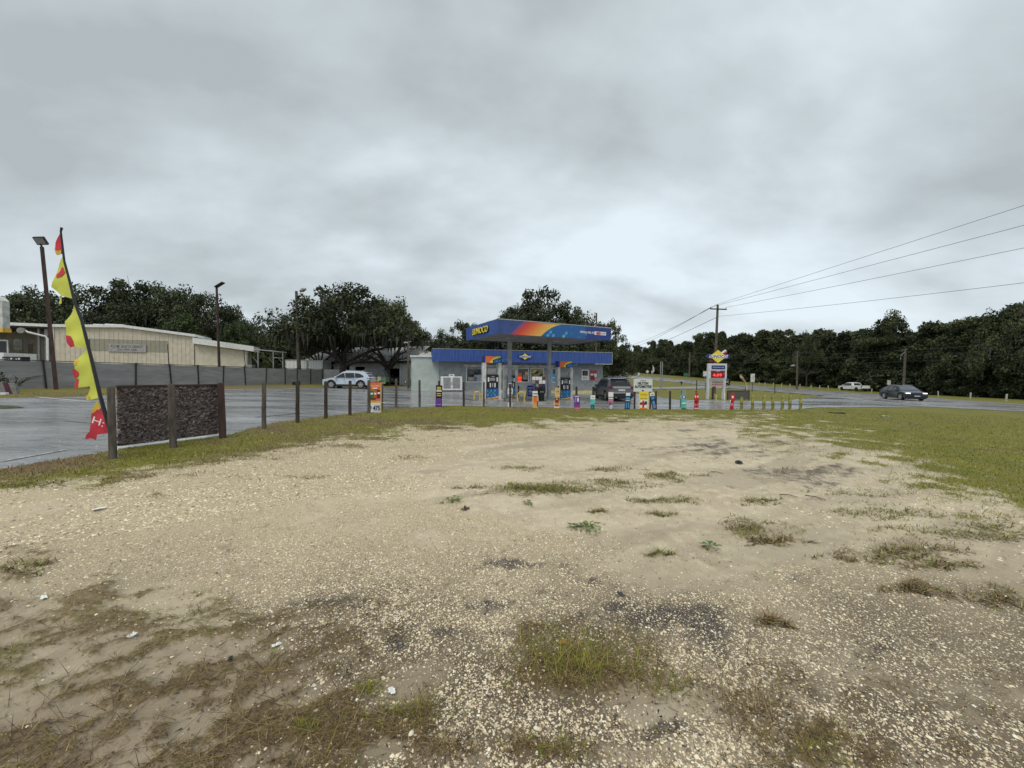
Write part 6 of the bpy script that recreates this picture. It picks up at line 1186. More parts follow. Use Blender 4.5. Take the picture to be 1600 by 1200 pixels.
# ------------------------------------------------------------------ HILTON AUTOMOTIVE
Dh = 21.5; pb = G(1004, 638); e, b_, w_, h_ = board(989.5, 592, 1019.5, 612, Dh, 'large white sign with black lettering behind the yellow board', FULL, [mat('pale_sign_white', (.66, .70, .68), .5, var=.03), (R_(.0, .97, 1, 1), white)], 'business_sign', rz=.06, cat='sign')
text('lettering', 'HILTON', .2, -.01, -.03, h_*.66, black, b_, w=w_*.56, bold=.007); text('lettering', 'AUTOMOTIVE', .2, 0, -.03, h_*.40, black, b_, w=w_*.9, bold=.007); mb = MB(); mb.box((0)-(w_*.3)/2, (0)+(w_*.3)/2, -.03, -.03+.006, (h_*.88)-.06*.25, (h_*.88)+.06*.25); mb.obj('text_line', grey, b_)
zg = gzf(e.location.x, e.location.y)-e.location.z
for sx in (-.42, .42): mb = MB(); mb.box(sx*w_-.04, sx*w_+.04, .005, .07, zg-.1, h_*.95); mb.obj('leg', woodd, e)
# ------------------------------------------------------------------ price pylon
Dp = G(1105, 624).y; q0 = G(1104.5, 623.5); fp_ = Frame(q0.x, q0.y, 0, .12); e = empty('price_pylon', fp_.o, fp_.a, 'white price pylon with a winged diamond badge and red digits 409', 'sign')
z_ = lambda py, px=1118: fp_.hit(px, py)[1]; u_ = lambda px: fp_.hit(px, 590)[0]; zg = q0.z
uL_, uR_ = u_(1106), u_(1134); WP = mat('pylon_white', (.62, .64, .66), .5, var=.05)
mb = MB(); mb.poly([(uL_-.10, zg-.1), (uL_+.09, zg-.1), (uL_+.13, z_(568)), (uL_-.04, z_(568))], -.1, .1); mb.obj('leg', WP, e); mb = MB(); mb.poly([(uR_-.32, zg-.1), (uR_-.14, zg-.1), (uR_+.02, z_(568)), (uR_-.14, z_(568))], -.1, .1); mb.obj('leg', WP, e)
mb = MB(); mb.box(uL_, uR_, -.14, .14, z_(579), z_(568)); mb.box(uL_, uR_, -.12, .12, z_(591.5), z_(579)-.003); mb.obj('cabinet', WP, e)
mb = MB(); mb.box(u_(1110), u_(1131), -.155, -.142, z_(577), z_(571)); pn = mb.obj('name_panel', navy, e); text('lettering', 'OFFICIAL FUEL', .13, (u_(1110)+u_(1131))/2, -.16, z_(574), white, pn, w=(u_(1131)-u_(1110))*.85)
mb = MB(); mb.box(u_(1109.3), u_(1131), -.135, -.122, z_(590.5), z_(578.8)); pn = mb.obj('price_panel', mat('dark_red_panel', (.2, .01, .015), .4), e)
uc_ = (u_(1109.3)+u_(1131))/2; text('digits', '4.09', .34, uc_-.06, -.14, z_(586), redlit, pn, w=(u_(1131)-u_(1109.3))*.66, bold=.012); text('digits', '9', .16, u_(1129.3), -.14, z_(583.8), redlit, pn); mb = MB(); mb.box((uc_)-(.4)/2, (uc_)+(.4)/2, -.14, -.14+.006, (z_(579.7))-.06*.25, (z_(579.7))+.06*.25); mb.obj('text_line', white, pn)
mb = MB(); mb.box(uL_+.06, uR_-.12, -.1, .05, z_(604), z_(592.2)); rb = mb.obj('reader_board', mat('faded_cream_board', (.44, .42, .33), .6, var=.12), e)
for i, (z0_, z1_, m_) in enumerate(((593, 594.8, grey), (596, 598, mat('dull_brown_print', (.2, .12, .09), .5)), (599.3, 602, mat('dull_pink_print', (.42, .16, .18), .5)))): mb = MB(); mb.box(u_(1111.5), u_(1128), -.108, -.102, z_(z1_), z_(z0_)); mb.obj('text_line', m_, rb)
sunoco_badge(e, u_(1120), -.05, z_(557), 1.22, 'winged_badge', True)
mb = MB(); mb.poly([(u_(1107), z_(565)), (u_(1112), z_(559)), (u_(1113), z_(566))], -.05, .02); mb.obj('wing', maroon, e)
mb = MB(); mb.poly([(u_(1124), z_(552)), (u_(1132), z_(546)), (u_(1134), z_(547.5)), (u_(1127), z_(553))], -.05, .0); mb.obj('arrow', white, e)
mb = MB(); mb.poly([(u_(1128), z_(552)), (u_(1134), z_(547.6)), (u_(1135.5), z_(550)), (u_(1131), z_(553))], -.05, .0); mb.obj('arrow', red, e)
mb = MB(); mb.poly([(u_(1104), z_(556)), (u_(1107), z_(553)), (u_(1110), z_(554)), (u_(1110), z_(559))], -.05, .0); mb.obj('wing', white, e)
p = G(1113.5, 624); e = empty('timber_post', p, 0, 'short dark post standing under the price pylon', 'post'); mb = MB(); mb.tube([(0, 0, -.1), (0, 0, P(1113.5, 605, p.y).z-p.z)], .09, 8); mb.obj('shaft', woodd, e)
for px, yt, yb, m_, lb in ((1119, 617, 625, cream_y, 'short yellow stake under the price pylon'), (1132, 614, 625, whitep, 'short white stake right of the price pylon leg')): p = G(px, yb); e = empty('marker_stake', p, 0, lb, 'stake'); mb = MB(); mb.tube([(0, 0, -.05), (0, 0, P(px, yt, p.y).z-p.z)], .05, 8); mb.obj('shaft', m_, e)
# grey framed board lying behind, ragged flag
p = G(1137, 625); q = G(1162, 625); e = empty('blank_board', p, 0, 'dull grey framed board low behind the price pylon', 'board'); w_ = (q-p).length; h_ = P(1137, 611, p.y).z-p.z; mb = MB(); mb.box(0, w_, 0, .04, .05, h_); mb.obj('panel', mat('dull_panel', (.085, .08, .075), .7), e); mb = MB(); mb.box(-.04, w_+.04, -.02, .06, h_+.002, h_+.06); mb.box(-.05, -.002, -.02, .06, -.1, h_); mb.box(w_+.002, w_+.05, -.02, .06, -.1, h_); mb.obj('frame', woodd, e)
b_ = G(1165, 625); e = empty('ragged_flag', b_, 0, 'ragged pale feather flag curling over the grey framed board', 'flag'); D_ = b_.y; pts = [P(1164, 626, D_), P(1166, 612, D_), P(1164.5, 600, D_), P(1161.5, 590, D_), P(1158.5, 585, D_)]; mb = MB(); mb.tube([x_-b_ for x_ in pts], .022, 5); mb.obj('pole', dark, e)
W_ = [.10, .12, .14, .16, .05]; mb = MB(); vs = []
for i, x_ in enumerate(pts): x_ = x_-b_; vs += [(x_.x-.0, -.03, x_.z), (x_.x-W_[i]*1.6 if i > 2 else x_.x+W_[i]*.9, -.06+.04*i, x_.z)]
mb.add(vs+[(v[0], v[1]+.008, v[2]) for v in vs], [f for k in range(4) for f in ((2*k, 2*k+1, 2*k+3, 2*k+2), (10+2*k, 12+2*k, 13+2*k, 11+2*k))]); mb.obj('cloth', mat('faded_cream_cloth', (.55, .48, .3), .7, var=.3, scale=3, dirt=(.25, .05, .03)), e)
# ------------------------------------------------------------------ yellow green posts
gy_ = mat('yellow_green_painted_wood', (.30, .29, .06), .8, var=.35, scale=4, dirt=(.10, .095, .04))
for i, (px, yt, yb) in enumerate(((1158.5, 620, 640), (1176, 616, 641), (1193.5, 616, 641), (1207.5, 617, 641), (1222, 616.5, 641), (1234, 616, 641), (1250.5, 619, 641))):
    b_ = G(px, yb); h_ = P(px, yt, b_.y).z-b_.z; e = empty('painted_post', b_, 0, ('leftmost yellow green post, rising from the weeds', 'second yellow green post from the left, thickest in weeds', 'third yellow green post from the left', 'middle yellow green post of the seven', 'third yellow green post from the right end', 'second yellow green post from the right end', 'rightmost yellow green post, by the highway apron')[i], 'post', 'yellow green posts along the driveway', (random.uniform(-.04, .04), random.uniform(-.05, .05)))
    mb = MB(); mb.tube([(0, 0, -.2), (0, 0, h_*.9), (0, 0, h_)], [.085, .08, .06], 8); mb.obj('shaft', gy_, e, smooth=True); mb = MB(); mb.tube([(0, 0, h_+.002), (0, 0, h_+.02)], .055, 8); mb.obj('dark_top', woodd, e)
tuft(1168, 640.5, 24, 3, 500, .15, .35, .12, 'tall_grass', 'dark green weeds around the first yellow green posts')
tuft(1195, 641, 30, 2, 200, .08, .2, .3, 'tall_grass', 'low weeds along the row of yellow green posts')
# ------------------------------------------------------------------ road signs
def rsign(px, yt, yb, ybase, D, w, m_, label, kind='rect', back=False, txt=None):
    b_ = P(px, ybase, D); b_.z = gzf(b_.x, b_.y); t_ = P(px, yt, D).z-b_.z; l_ = P(px, yb, D).z-b_.z; e = empty('road_sign', b_, 0, label, 'road sign'); mb = MB(); mb.tube([(0, .03, -.1), (0, .03, t_)], .04, 6); mb.obj('post', steel if kind != 'dark' else dark, e)
    w2 = w*D/FPX/2; mb = MB()
    if kind == 'diamond': mb.poly([(0, l_), (w2, (l_+t_)/2), (0, t_), (-w2, (l_+t_)/2)], -.03, -.01)
    else: mb.poly([(-w2, l_), (w2, l_), (w2, t_), (-w2, t_)], -.03, -.01)
    p_ = mb.obj('plate', m_, e)
    if txt: text('lettering', txt, .3, 0, -.036, (l_+t_)/2, black if m_ in (white, whited) else white, p_, w=w2*1.3)
    return e
rsign(1175.5, 584, 597, 612, 62, 6.5, whited, 'tall pale roadside sign plate on a dark post right of the price pylon', 'dark')
rsign(1388.5, 594, 601, 612, 68, 5.5, whited, 'white road sign just left of the dark crossover'); rsign(1101.5, 580, 588, 600, 75, 6.5, whited, 'pale road sign half hidden behind the price pylon')
rsign(1011.5, 578, 583.5, 591, 130, 5.5, whited, 'pale diamond road sign beside the far highway', 'diamond'); rsign(998, 582, 586.5, 592, 135, 3, whited, 'small pale road sign left of the diamond sign'); rsign(1019, 579, 583.5, 594, 120, 2.6, whited, 'small round pale sign on a thin pole right of the diamond sign'); rsign(1072.5, 582.8, 587.5, 592, 118, 9, mat('highway_green', (.01, .16, .09), .5), 'wide green highway sign before the wood')
for px, yt, yb, D, lb in ((1031.8, 565, 605, 60, 'left one of two thin grey poles behind the white business sign'), (1034.5, 565, 605, 60, 'right one of two thin grey poles behind the white business sign'), (1019.5, 570, 596, 110, 'thin pole carrying a limp flag beside the highway'), (1088.5, 594, 608, 64, 'thin dark delineator on the highway median'), (1210.5, 598, 614, 55, 'thin dark delineator before the highway right of the ragged flag'), (1103, 598, 610, 60, 'dark delineator left of the pylon')):
    b_ = P(px, yb, D); b_.z = gzf(b_.x, b_.y); h_ = P(px, yt, D).z-b_.z; e = empty('thin_pole', b_, 0, lb, 'pole'); mb = MB(); mb.tube([(0, 0, -.1), (0, 0, h_)], .07 if D > 56 else .05, 6); mb.obj('shaft', steel if px < 1050 else dark, e)
    if px == 1019.5: mb = MB(); mb.poly([(0.05, h_-2.2), (.5, h_-1.9), (.45, h_-.9), (.05, h_-.1)], -.02, .02); mb.obj('flag', whited, e)
p = G(1064.5, 602); e = empty('mailbox', p, 0, 'black mailbox on a post at the tip of the grass island', 'mailbox'); s_ = p.y/600; mb = MB(); mb.box(-.08, .08, -.08, .08, -.05, 3.5*s_); mb.obj('post', woodd, e); mb = MB(); mb.poly([(-1.4*s_, 3.5*s_), (1.8*s_, 3.5*s_), (1.8*s_, 5*s_), (1.2*s_, 5.8*s_), (-.8*s_, 5.8*s_), (-1.4*s_, 5*s_)], -.15, .15); mb.obj('box', dark, e)
# reflector posts along the far verge
k = 0
wpm = mat('pale_marker', (.42, .41, .37), .7)
for px, py in ((1186, 603.5), (1195, 604.3), (1208, 605), (1221, 606), (1234, 607), (1250, 607.5), (1267, 609), (1281, 609.5), (1294, 610), (1312, 611.5), (1362, 615), (1466, 621.5), (1516, 625), (1572, 628.5)):
    b_ = G(px, py-1.3); h_ = min(.95, 6.5*b_.y/600) if px < 1400 else .9; e = empty('guard_post', b_, random.uniform(-.2, .2), 'low pale guard post standing along the far edge of the highway before the wood' if px < 1300 else {1312: 'low pale guard post just in front of the white pickup', 1362: 'low pale guard post just behind the white pickup', 1466: 'pale guard post just right of the dark crossover', 1516: 'pale guard post second from the right along the wood', 1572: 'rightmost pale guard post before the wood'}[px], 'guard post', 'pale guard posts along the far verge', (0, random.uniform(-.08, .08))); mb = MB(); mb.tube([(0, 0, -.1), (0, 0, h_)], .09, 6); mb.obj('shaft', wpm, e)
# ------------------------------------------------------------------ vehicles
def vehicle(name, loc, rz, L_, Wd, H_, outline, panes, paint_, label, cat, wheels, wr=.36, lights='', strips=(), trim=None, rim=None, bed=None, extra=None, belt=1.0, tumble=.20):
    """body lofted from a side outline (x forward, z) with wheel arches, rounded ends and tumblehome"""
    e = empty(name, loc, rz, label, cat); hw = Wd/2
    def wz(z): return hw-tumble*max(0, (z-belt)/(H_-belt))-.05*max(0, (.55-z)/.35)
    def pt(x, z, t_):
        k_ = abs(t_)**3; xx = x-(.10*k_*(1 if x > 0 else -1)*max(0, abs(x)-L_*.30)/(L_*.2)); zz = z-(.05*k_ if z > belt*.9 else 0); return (xx, t_*wz(z), zz)
    n = len(outline); ts = (-1, -.93, -.7, -.3, .3, .7, .93, 1); mb = MB(); vs = [pt(x, z if abs(t_) < 1 or z < belt*.9 else z-.02, t_) for t_ in ts for x, z in outline]; fs = []
    for j in range(len(ts)-1):
        for i in range(n): i2 = (i+1) % n; fs.append((j*n+i, j*n+i2, (j+1)*n+i2, (j+1)*n+i))
    fs += [tuple(range(n)), tuple(range(len(ts)*n-1, (len(ts)-1)*n-1, -1))]; mb.add(vs, fs, paint_); body = mb.obj('body', paint_, e)
    bm = bmesh.new(); bm.from_mesh(body.data); big = [f for f in bm.faces if len(f.verts) > 4]; bmesh.ops.triangulate(bm, faces=big); bmesh.ops.recalc_face_normals(bm, faces=bm.faces); bm.to_mesh(body.data); bm.free(); body.data.polygons.foreach_set('use_smooth', [True]*len(body.data.polygons)); body.data.set_sharp_from_angle(angle=math.radians(32))
    for s_ in (-1, 1):   # side glass
        for pn in panes:
            mb = MB(); a = [pt(x, z, s_*1.0) for x, z in pn]; q = [(v[0], v[1]+s_*.012, v[2]) for v in a]; r_ = [(v[0], v[1]-s_*.03, v[2]) for v in a]; m_ = len(pn); mb.add(q+r_, [tuple(range(m_)), tuple(range(2*m_-1, m_-1, -1))]+[(i, (i+1) % m_, (i+1) % m_+m_, i+m_) for i in range(m_)]); mb.obj('side_window', glass, e)
    for nm, (x0, z0), (x1, z1), f, m_ in strips:   # screens and bands across the car
        mb = MB(); tt = [-f, -f*.7, -.3, .3, f*.7, f]; dx, dz = (z1-z0), -(x1-x0); l_ = math.hypot(dx, dz); dx, dz = dx/l_*.014, dz/l_*.014
        if (dx*(1 if x0 > 0 else -1) < 0 and abs(dx) > abs(dz)) or (dz < 0 and abs(dz) >= abs(dx)): dx, dz = -dx, -dz
        A_ = []
        for t_ in tt: a = pt(x0, z0, t_); b__ = pt(x1, z1, t_); A_ += [(a[0]+dx, a[1], a[2]+dz), (b__[0]+dx, b__[1], b__[2]+dz)]
        B_ = [(v[0]-dx*2.4, v[1], v[2]-dz*2.4) for v in A_]; m2 = len(A_); f_ = [(2*i, 2*i+2, 2*i+3, 2*i+1) for i in range(5)]; mb.add(A_+B_, f_+[tuple(i+m2 for i in reversed(q)) for q in f_]+[(0, 1, m2+1, m2), (m2-2, 2*m2-2, 2*m2-1, m2-1)]+[(2*i, m2+2*i, m2+2*i+2, 2*i+2) for i in range(5)]+[(2*i+1, 2*i+3, m2+2*i+3, m2+2*i+1) for i in range(5)]); mb.obj(nm, m_, e)
    if trim:   # dark cladding round arches and sills
        for s_ in (-1, 1):
            mb = MB(); y0, y1 = s_*(hw-.04), s_*(hw+.012)
            for wx in wheels:
                for k in range(10): a0, a1 = math.pi*k/10, math.pi*(k+1)/10; ri, ro = wr+.03, wr+.10; mb.add([(wx+ri*math.cos(a0), y, wr+ri*math.sin(a0)) for y in (y0, y1)]+[(wx+ro*math.cos(a0), y, wr+ro*math.sin(a0)) for y in (y0, y1)]+[(wx+ri*math.cos(a1), y, wr+ri*math.sin(a1)) for y in (y0, y1)]+[(wx+ro*math.cos(a1), y, wr+ro*math.sin(a1)) for y in (y0, y1)], [(1, 3, 7, 5), (0, 4, 6, 2), (2, 6, 7, 3), (0, 1, 5, 4)])
            mb.box(wheels[1]+wr+.10, wheels[0]-wr-.10, min(y0, y1), max(y0, y1), .24, .40); mb.obj('cladding', trim, e)
    rimm = rim or steel
    for wx in wheels:
        for s_ in (-1, 1):
            w = empty('wheel', (wx, s_*(hw-.13), wr), 0); w.parent = e; mb = MB(); mb.tube([(0, -.12, 0), (0, -.09, 0), (0, .09, 0), (0, .12, 0)], [wr-.03, wr, wr, wr-.03], 22); mb.obj('tyre', dark, w, smooth=True); mb = MB(); mb.tube([(0, s_*.115, 0), (0, s_*.128, 0)], wr*.66, 18); r1 = mb.obj('rim', rimm, w)
            mb = MB()
            for k in range(5): a = 6.283*k/5+.6; a2 = a+.63; mb.add([(math.cos(a)*wr*.2, s_*.13, math.sin(a)*wr*.2), (math.cos(a+.2)*wr*.58, s_*.13, math.sin(a+.2)*wr*.58), (math.cos(a2)*wr*.58, s_*.13, math.sin(a2)*wr*.58)], [(0, 1, 2) if s_ > 0 else (0, 2, 1)])
            mb.obj('spoke_gap', dark, w)
    mb = MB(); mb.box(-L_*.46, L_*.46, -hw+.12, hw-.12, .2, .42); mb.obj('underbody', dark, e)
    for wx in wheels: mb = MB(); mb.box(wx-wr-.02, wx+wr+.02, -hw+.27, hw-.27, .25, wr*2+.04); mb.obj('wheel_well', darkin, e)
    for s_ in (-1, 1):
        mx_ = extra['mirror']; mb = MB(); mb.box(mx_[0]-.10, mx_[0]+.08, min(s_*(hw+.0), s_*(hw+.2)), max(s_*(hw+.0), s_*(hw+.2)), mx_[1], mx_[1]+.14); mb.obj('mirror', paint_, e, bevel=.03)
        for hx in extra.get('handles', ()): mb = MB(); mb.box(hx-.1, hx+.1, min(s_*(hw+.004), s_*(hw+.03)), max(s_*(hw+.004), s_*(hw+.03)), belt-.12, belt-.08); mb.obj('door_handle', extra.get('hm', paint_), e)
        for gx_ in extra.get('gaps', ()): mb = MB(); mb.box(gx_-.006, gx_+.006, min(s_*(hw+.001), s_*(hw+.004)), max(s_*(hw+.001), s_*(hw+.004)), .45, belt-.04); mb.obj('door_gap', dark, e)
    for nm, x0, x1, ya, yb_, z0, z1, m_ in extra.get('boxes', ()):
        for s_ in ((-1, 1) if ya >= 0 else (1,)):
            mb = MB(); y0, y1 = (s_*ya, s_*yb_) if ya >= 0 else (ya, yb_); mb.box(x0, x1, min(y0, y1), max(y0, y1), z0, z1); mb.obj(nm, m_, e, bevel=.012)
    return e
def arch(wx, wr, n=8): R__ = wr+.05; return [(wx+R__*math.cos(math.pi*k/n), wr+R__*math.sin(math.pi*k/n)) for k in range(n+1)]
def suvline(L_, H_, wf, wrx, wr, coupe=0.0, hood=1.03):
    h = L_/2
    return [(h-.06, .28), (h, .5), (h-.03, .72), (h-.14, .86), (h-.45, hood-.06), (h-1.05, hood+.03), (h-1.22, hood+.07), (h-1.62, hood+.34), (h-1.95, H_-.10), (h-2.25, H_-.03), (.1, H_), (-.6, H_-.01-coupe*.3), (-1.2, H_-.05-coupe*.6), (-h+.75, H_-.14-coupe), (-h+.55, H_-.22-coupe), (-h+.18, 1.12), (-h+.05, 1.0), (-h+.02, .75), (-h, .5), (-h+.08, .30)] + [(-h+.1, .28)] + [(x, z) for x, z in reversed(arch(wrx, wr)) if True] + [(x, z) for x, z in reversed(arch(wf, wr))]
carblue = mat('pale_blue_car_paint', (.50, .58, .66), .22, .1, var=.02, scale=1); cargrey = mat('grey_car_paint', (.12, .125, .14), .2, .35, var=.03); cardark = mat('dark_navy_car_paint', (.02, .028, .045), .15, .2, var=.03); carwhite = mat('white_car_paint', (.75, .76, .77), .3, var=.02)
headl = mat('headlamp_lit', (1, .98, .9), .2, var=.01, emit=2.2); lens = mat('clear_lens', (.5, .52, .55), .15, var=.05); tail = mat('tail_lens', (.22, .01, .012), .2, var=.1); chrome = mat('chrome', (.6, .6, .62), .15, .9, var=.03); plate = mat('licence_plate', (.6, .62, .6), .5)
def place_car(px0, px1, py, D=None):
    a = G(px0, py); return a
# pale blue car: side on, nose to the left
wf, wr_ = 1.43, -1.40; ol = suvline(4.75, 1.72, wf, wr_, .37, .02)
PN = [[(1.02, 1.10), (.62, 1.36), (.36, 1.50), (.22, 1.52), (.12, 1.08)], [(.04, 1.08), (.14, 1.53), (-.72, 1.53), (-.80, 1.09)], [(-.88, 1.09), (-.80, 1.53), (-1.25, 1.47), (-1.62, 1.30), (-1.70, 1.16), (-1.2, 1.10)]]
b0 = G(541, 607); e = vehicle('parked_car', (b0.x, b0.y+.9, gzf(b0.x, b0.y+.9)), math.radians(179), 4.75, 1.88, 1.72, ol, PN, carblue, 'pale silver blue crossover parked before the grey garage', 'car', (wf, wr_), .37, strips=[('windscreen', (1.12, 1.13), (.50, 1.54), .80, glass), ('rear_window', (-1.86, 1.38), (-2.17, 1.16), .78, glass)], trim=dark, rim=grey, belt=1.02,
    extra=dict(mirror=(.95, 1.02), handles=(.25, -.62), gaps=(.98, .08, -.84), boxes=[('tail_lamp', -2.32, -2.02, .60, .925, .90, 1.02, tail), ('headlamp', 2.0, 2.28, .58, .88, .76, .87, lens), ('bumper', -2.40, -2.2, -.78, .78, .30, .62, dark), ('spoiler', -1.95, -1.55, -.62, .62, 1.50, 1.54, carblue), ('number_plate', -2.385, -2.34, -.26, .26, .66, .80, plate)]))
mb = MB(); mb.poly([(-1.3, 1.62), (-1.1, 1.62), (-1.25, 1.74)], -.015, .015); mb.obj('antenna_fin', carblue, e)
# grey SUV by the store, seen from behind left
ol = suvline(4.9, 1.80, 1.5, -1.45, .39, -.06, 1.10)
PN2 = [[(1.02, 1.18), (.62, 1.46), (.40, 1.62), (.22, 1.63), (.12, 1.16)], [(.04, 1.16), (.14, 1.64), (-.75, 1.64), (-.82, 1.17)], [(-.90, 1.17), (-.84, 1.64), (-1.75, 1.58), (-2.0, 1.2)]]
b0 = G(962, 626.5); e = vehicle('parked_car', (b0.x+.1, b0.y+1.6, gzf(b0.x, b0.y+1)), math.radians(93), 4.9, 1.98, 1.80, ol, PN2, cargrey, 'dark grey sport utility parked at the right end of the store, seen from behind', 'car', (1.5, -1.45), .39, strips=[('windscreen', (1.16, 1.2), (.55, 1.66), .80, glass), ('rear_window', (-1.86, 1.64), (-2.22, 1.22), .82, glass)], trim=dark, belt=1.1,
    extra=dict(mirror=(.95, 1.1), handles=(.25, -.65), gaps=(.98, .08, -.86), boxes=[('tail_lamp', -2.40, -2.15, .70, .965, .98, 1.16, tail), ('trim_bar', -2.44, -2.36, -.68, .68, .98, 1.12, chrome), ('headlamp', 2.0, 2.3, .60, .9, .82, .95, lens), ('bumper', -2.50, -2.3, -.84, .84, .30, .62, dark), ('bumper_guard', -2.52, -2.44, -.7, .7, .60, .70, chrome), ('number_plate', -2.46, -2.40, -.26, .26, .78, .92, plate), ('spoiler', -2.05, -1.7, -.7, .7, 1.70, 1.74, cargrey), ('exhaust', -2.50, -2.36, .4, .5, .26, .34, chrome), ('roof_rail', -1.3, .4, .70, .74, 1.79, 1.83, chrome)]))
# dark crossover on the highway heading right
ol = suvline(4.85, 1.64, 1.46, -1.44, .38, .05, 1.02)
b0 = G(1424, 625.5); e = vehicle('moving_car', (b0.x-.2, b0.y+.8, gzf(b0.x, b0.y+.8)+.02), math.radians(-108), 4.85, 1.94, 1.64, ol, PN, cardark, 'dark navy crossover with lit headlamps driving on the highway', 'car', (1.46, -1.44), .38, strips=[('windscreen', (1.16, 1.12), (.52, 1.53), .80, mat('bright_glass', (.10, .12, .14), .05, var=.1)), ('rear_window', (-1.95, 1.34), (-2.2, 1.16), .78, glass)], trim=dark, belt=1.02,
    extra=dict(mirror=(.95, 1.02), handles=(.25, -.62), gaps=(.98, .08, -.84), boxes=[('headlamp', 2.10, 2.34, .52, .88, .76, .84, headl), ('grille', 2.36, 2.43, -.45, .45, .50, .80, dark), ('tail_lamp', -2.36, -2.1, .6, .94, .92, 1.02, tail), ('number_plate', 2.425, 2.45, -.25, .25, .46, .56, plate), ('roof_rail', -1.3, .4, .68, .72, 1.63, 1.66, chrome)]))
# white pickup
h = 2.95; pol = [(h-.06, .42), (h, .7), (h-.05, 1.0), (h-.3, 1.12), (h-1.2, 1.2), (h-1.35, 1.24), (h-1.85, 1.68), (h-2.1, 1.84), (h-2.5, 1.9), (-.2, 1.9), (-.62, 1.84), (-.85, 1.32), (-.95, 1.24), (-1.0, 1.25), (-h+.02, 1.25), (-h, 1.0), (-h, .62), (-h+.1, .48)] + list(reversed(arch(-1.75, .42))) + list(reversed(arch(1.95, .42)))
PK = [[(1.48, 1.28), (1.08, 1.62), (.92, 1.75), (.78, 1.76), (.72, 1.27)], [(.64, 1.27), (.70, 1.77), (-.12, 1.77), (-.38, 1.73), (-.58, 1.3), (-.2, 1.27)]]
b0 = G(1337, 611.2); e = vehicle('pickup_truck', (b0.x, b0.y+.5, gzf(b0.x, b0.y)+.03), math.radians(90), 5.9, 2.05, 1.9, pol, PK, carwhite, 'white pickup truck on the far side of the highway before the wood', 'truck', (1.95, -1.75), .42, strips=[('windscreen', (1.56, 1.28), (1.0, 1.74), .8, glass), ('rear_window', (-.72, 1.7), (-.88, 1.34), .7, glass)], belt=1.2, tumble=.16, rim=dark,
    extra=dict(mirror=(1.45, 1.2), handles=(.85, -.1), gaps=(1.6, .68, -.6), boxes=[('bed_recess_shade', -2.85, -1.02, -.85, .85, 1.19, 1.262, darkin), ('tail_lamp', -2.97, -2.85, .86, 1.02, .85, 1.15, tail), ('headlamp', 2.75, 2.94, .6, .95, .85, 1.02, lens), ('bumper', -3.08, -2.9, -.95, .95, .5, .68, chrome), ('bumper', 2.85, 3.05, -.95, .95, .45, .68, chrome)]))  # near-black sheet on the solid bed top paints the dark of its hollow
# far cars and the one behind the pylon
def farcar(px, py, wpx, m_, rz, label, nm='distant_car', kind=0):
    b0 = G(px, py); D = b0.y; s_ = 1.0
    return vehicle(nm, (b0.x, b0.y, b0.z+.02), rz, 4.85, 1.94, 1.64, suvline(4.85, 1.64, 1.46, -1.44, .38, .05, 1.02), PN, m_, label, 'car', (1.46, -1.44), .38, strips=[('windscreen', (1.16, 1.12), (.52, 1.53), .80, glass), ('rear_window', (-1.95, 1.34), (-2.2, 1.16), .78, glass)], extra=dict(mirror=(.95, 1.02), boxes=[('headlamp', 2.10, 2.34, .52, .88, .76, .84, lens), ('tail_lamp', -2.36, -2.1, .6, .94, .92, 1.02, tail)]))
farcar(1133, 601.8, 10, mat('black_car_paint', (.012, .012, .014), .2), math.radians(-125), 'black car passing on the highway behind the price pylon')
farcar(975.5, 588.3, 9, carwhite, math.radians(-105), 'small white van like car far away on the highway')
farcar(958, 583.6, 6, mat('silver_car_paint', (.35, .36, .37), .25, .3), math.radians(-105), 'farthest tiny silver car at the left end of the highway')
bx_ = G(975.5, 586.5); e = empty('far_roadside_sign', bx_, 0, 'small white panel sign above the distant white car', 'road sign'); s_ = bx_.y/600; mb = MB(); mb.box(-1.6*s_, 1.6*s_, -.05, 0, 3.2*s_, 8.2*s_); mb.obj('panel', whited, e); mb = MB(); mb.box(-.1, .1, .003, .1, 0, 3.5*s_); mb.obj('post', steel, e)
# car in the garage bay, green low trailer
b0 = P(612, 597, 51.5); e = vehicle('garage_car', (b0.x, 55.2, gzf(b0.x, 55)+.03), math.radians(-82), 4.85, 1.9, 1.64, suvline(4.85, 1.64, 1.46, -1.44, .38, .05, 1.02), PN, mat('dull_silver_paint', (.30, .31, .32), .3, .2), 'silver car nosing out of the dark garage bay', 'car', (1.46, -1.44), .38, strips=[('windscreen', (1.16, 1.12), (.52, 1.53), .80, glass)], extra=dict(mirror=(.95, 1.02), boxes=[('headlamp', 2.10, 2.34, .52, .88, .76, .86, lens), ('grille', 2.36, 2.43, -.5, .5, .45, .80, dark)]))
b0 = P(590, 600, 46); zg = gzf(b0.x, 46); e = empty('covered_trailer', (b0.x, 46, zg), .05, 'low green trailer with a sloping grey cover behind the pale blue car', 'trailer'); mb = MB(); mb.poly([(-1.3, 1.05), (1.2, 1.05), (.85, 1.85), (.3, 1.95), (-1.3, 2.0)], -.8, .8); mb.obj('cover', mat('charcoal_tarp', (.09, .095, .11), .6, var=.2), e)
mb = MB(); mb.box(-1.3, 1.2, -.82, .82, .45, 1.045); mb.obj('box', mat('green_box_paint', (.13, .28, .12), .5, var=.15), e); mb = MB(); mb.box(.25, .6, -.84, -.823, .5, 1.1); mb.obj('sticker', mat('cream_print', (.55, .6, .35), .5), e)
for sx in (-.6, .6): mb = MB(); mb.tube([(sx, -.86, .32), (sx, -.66, .32)], .32, 14); mb.obj('wheel', dark, e)
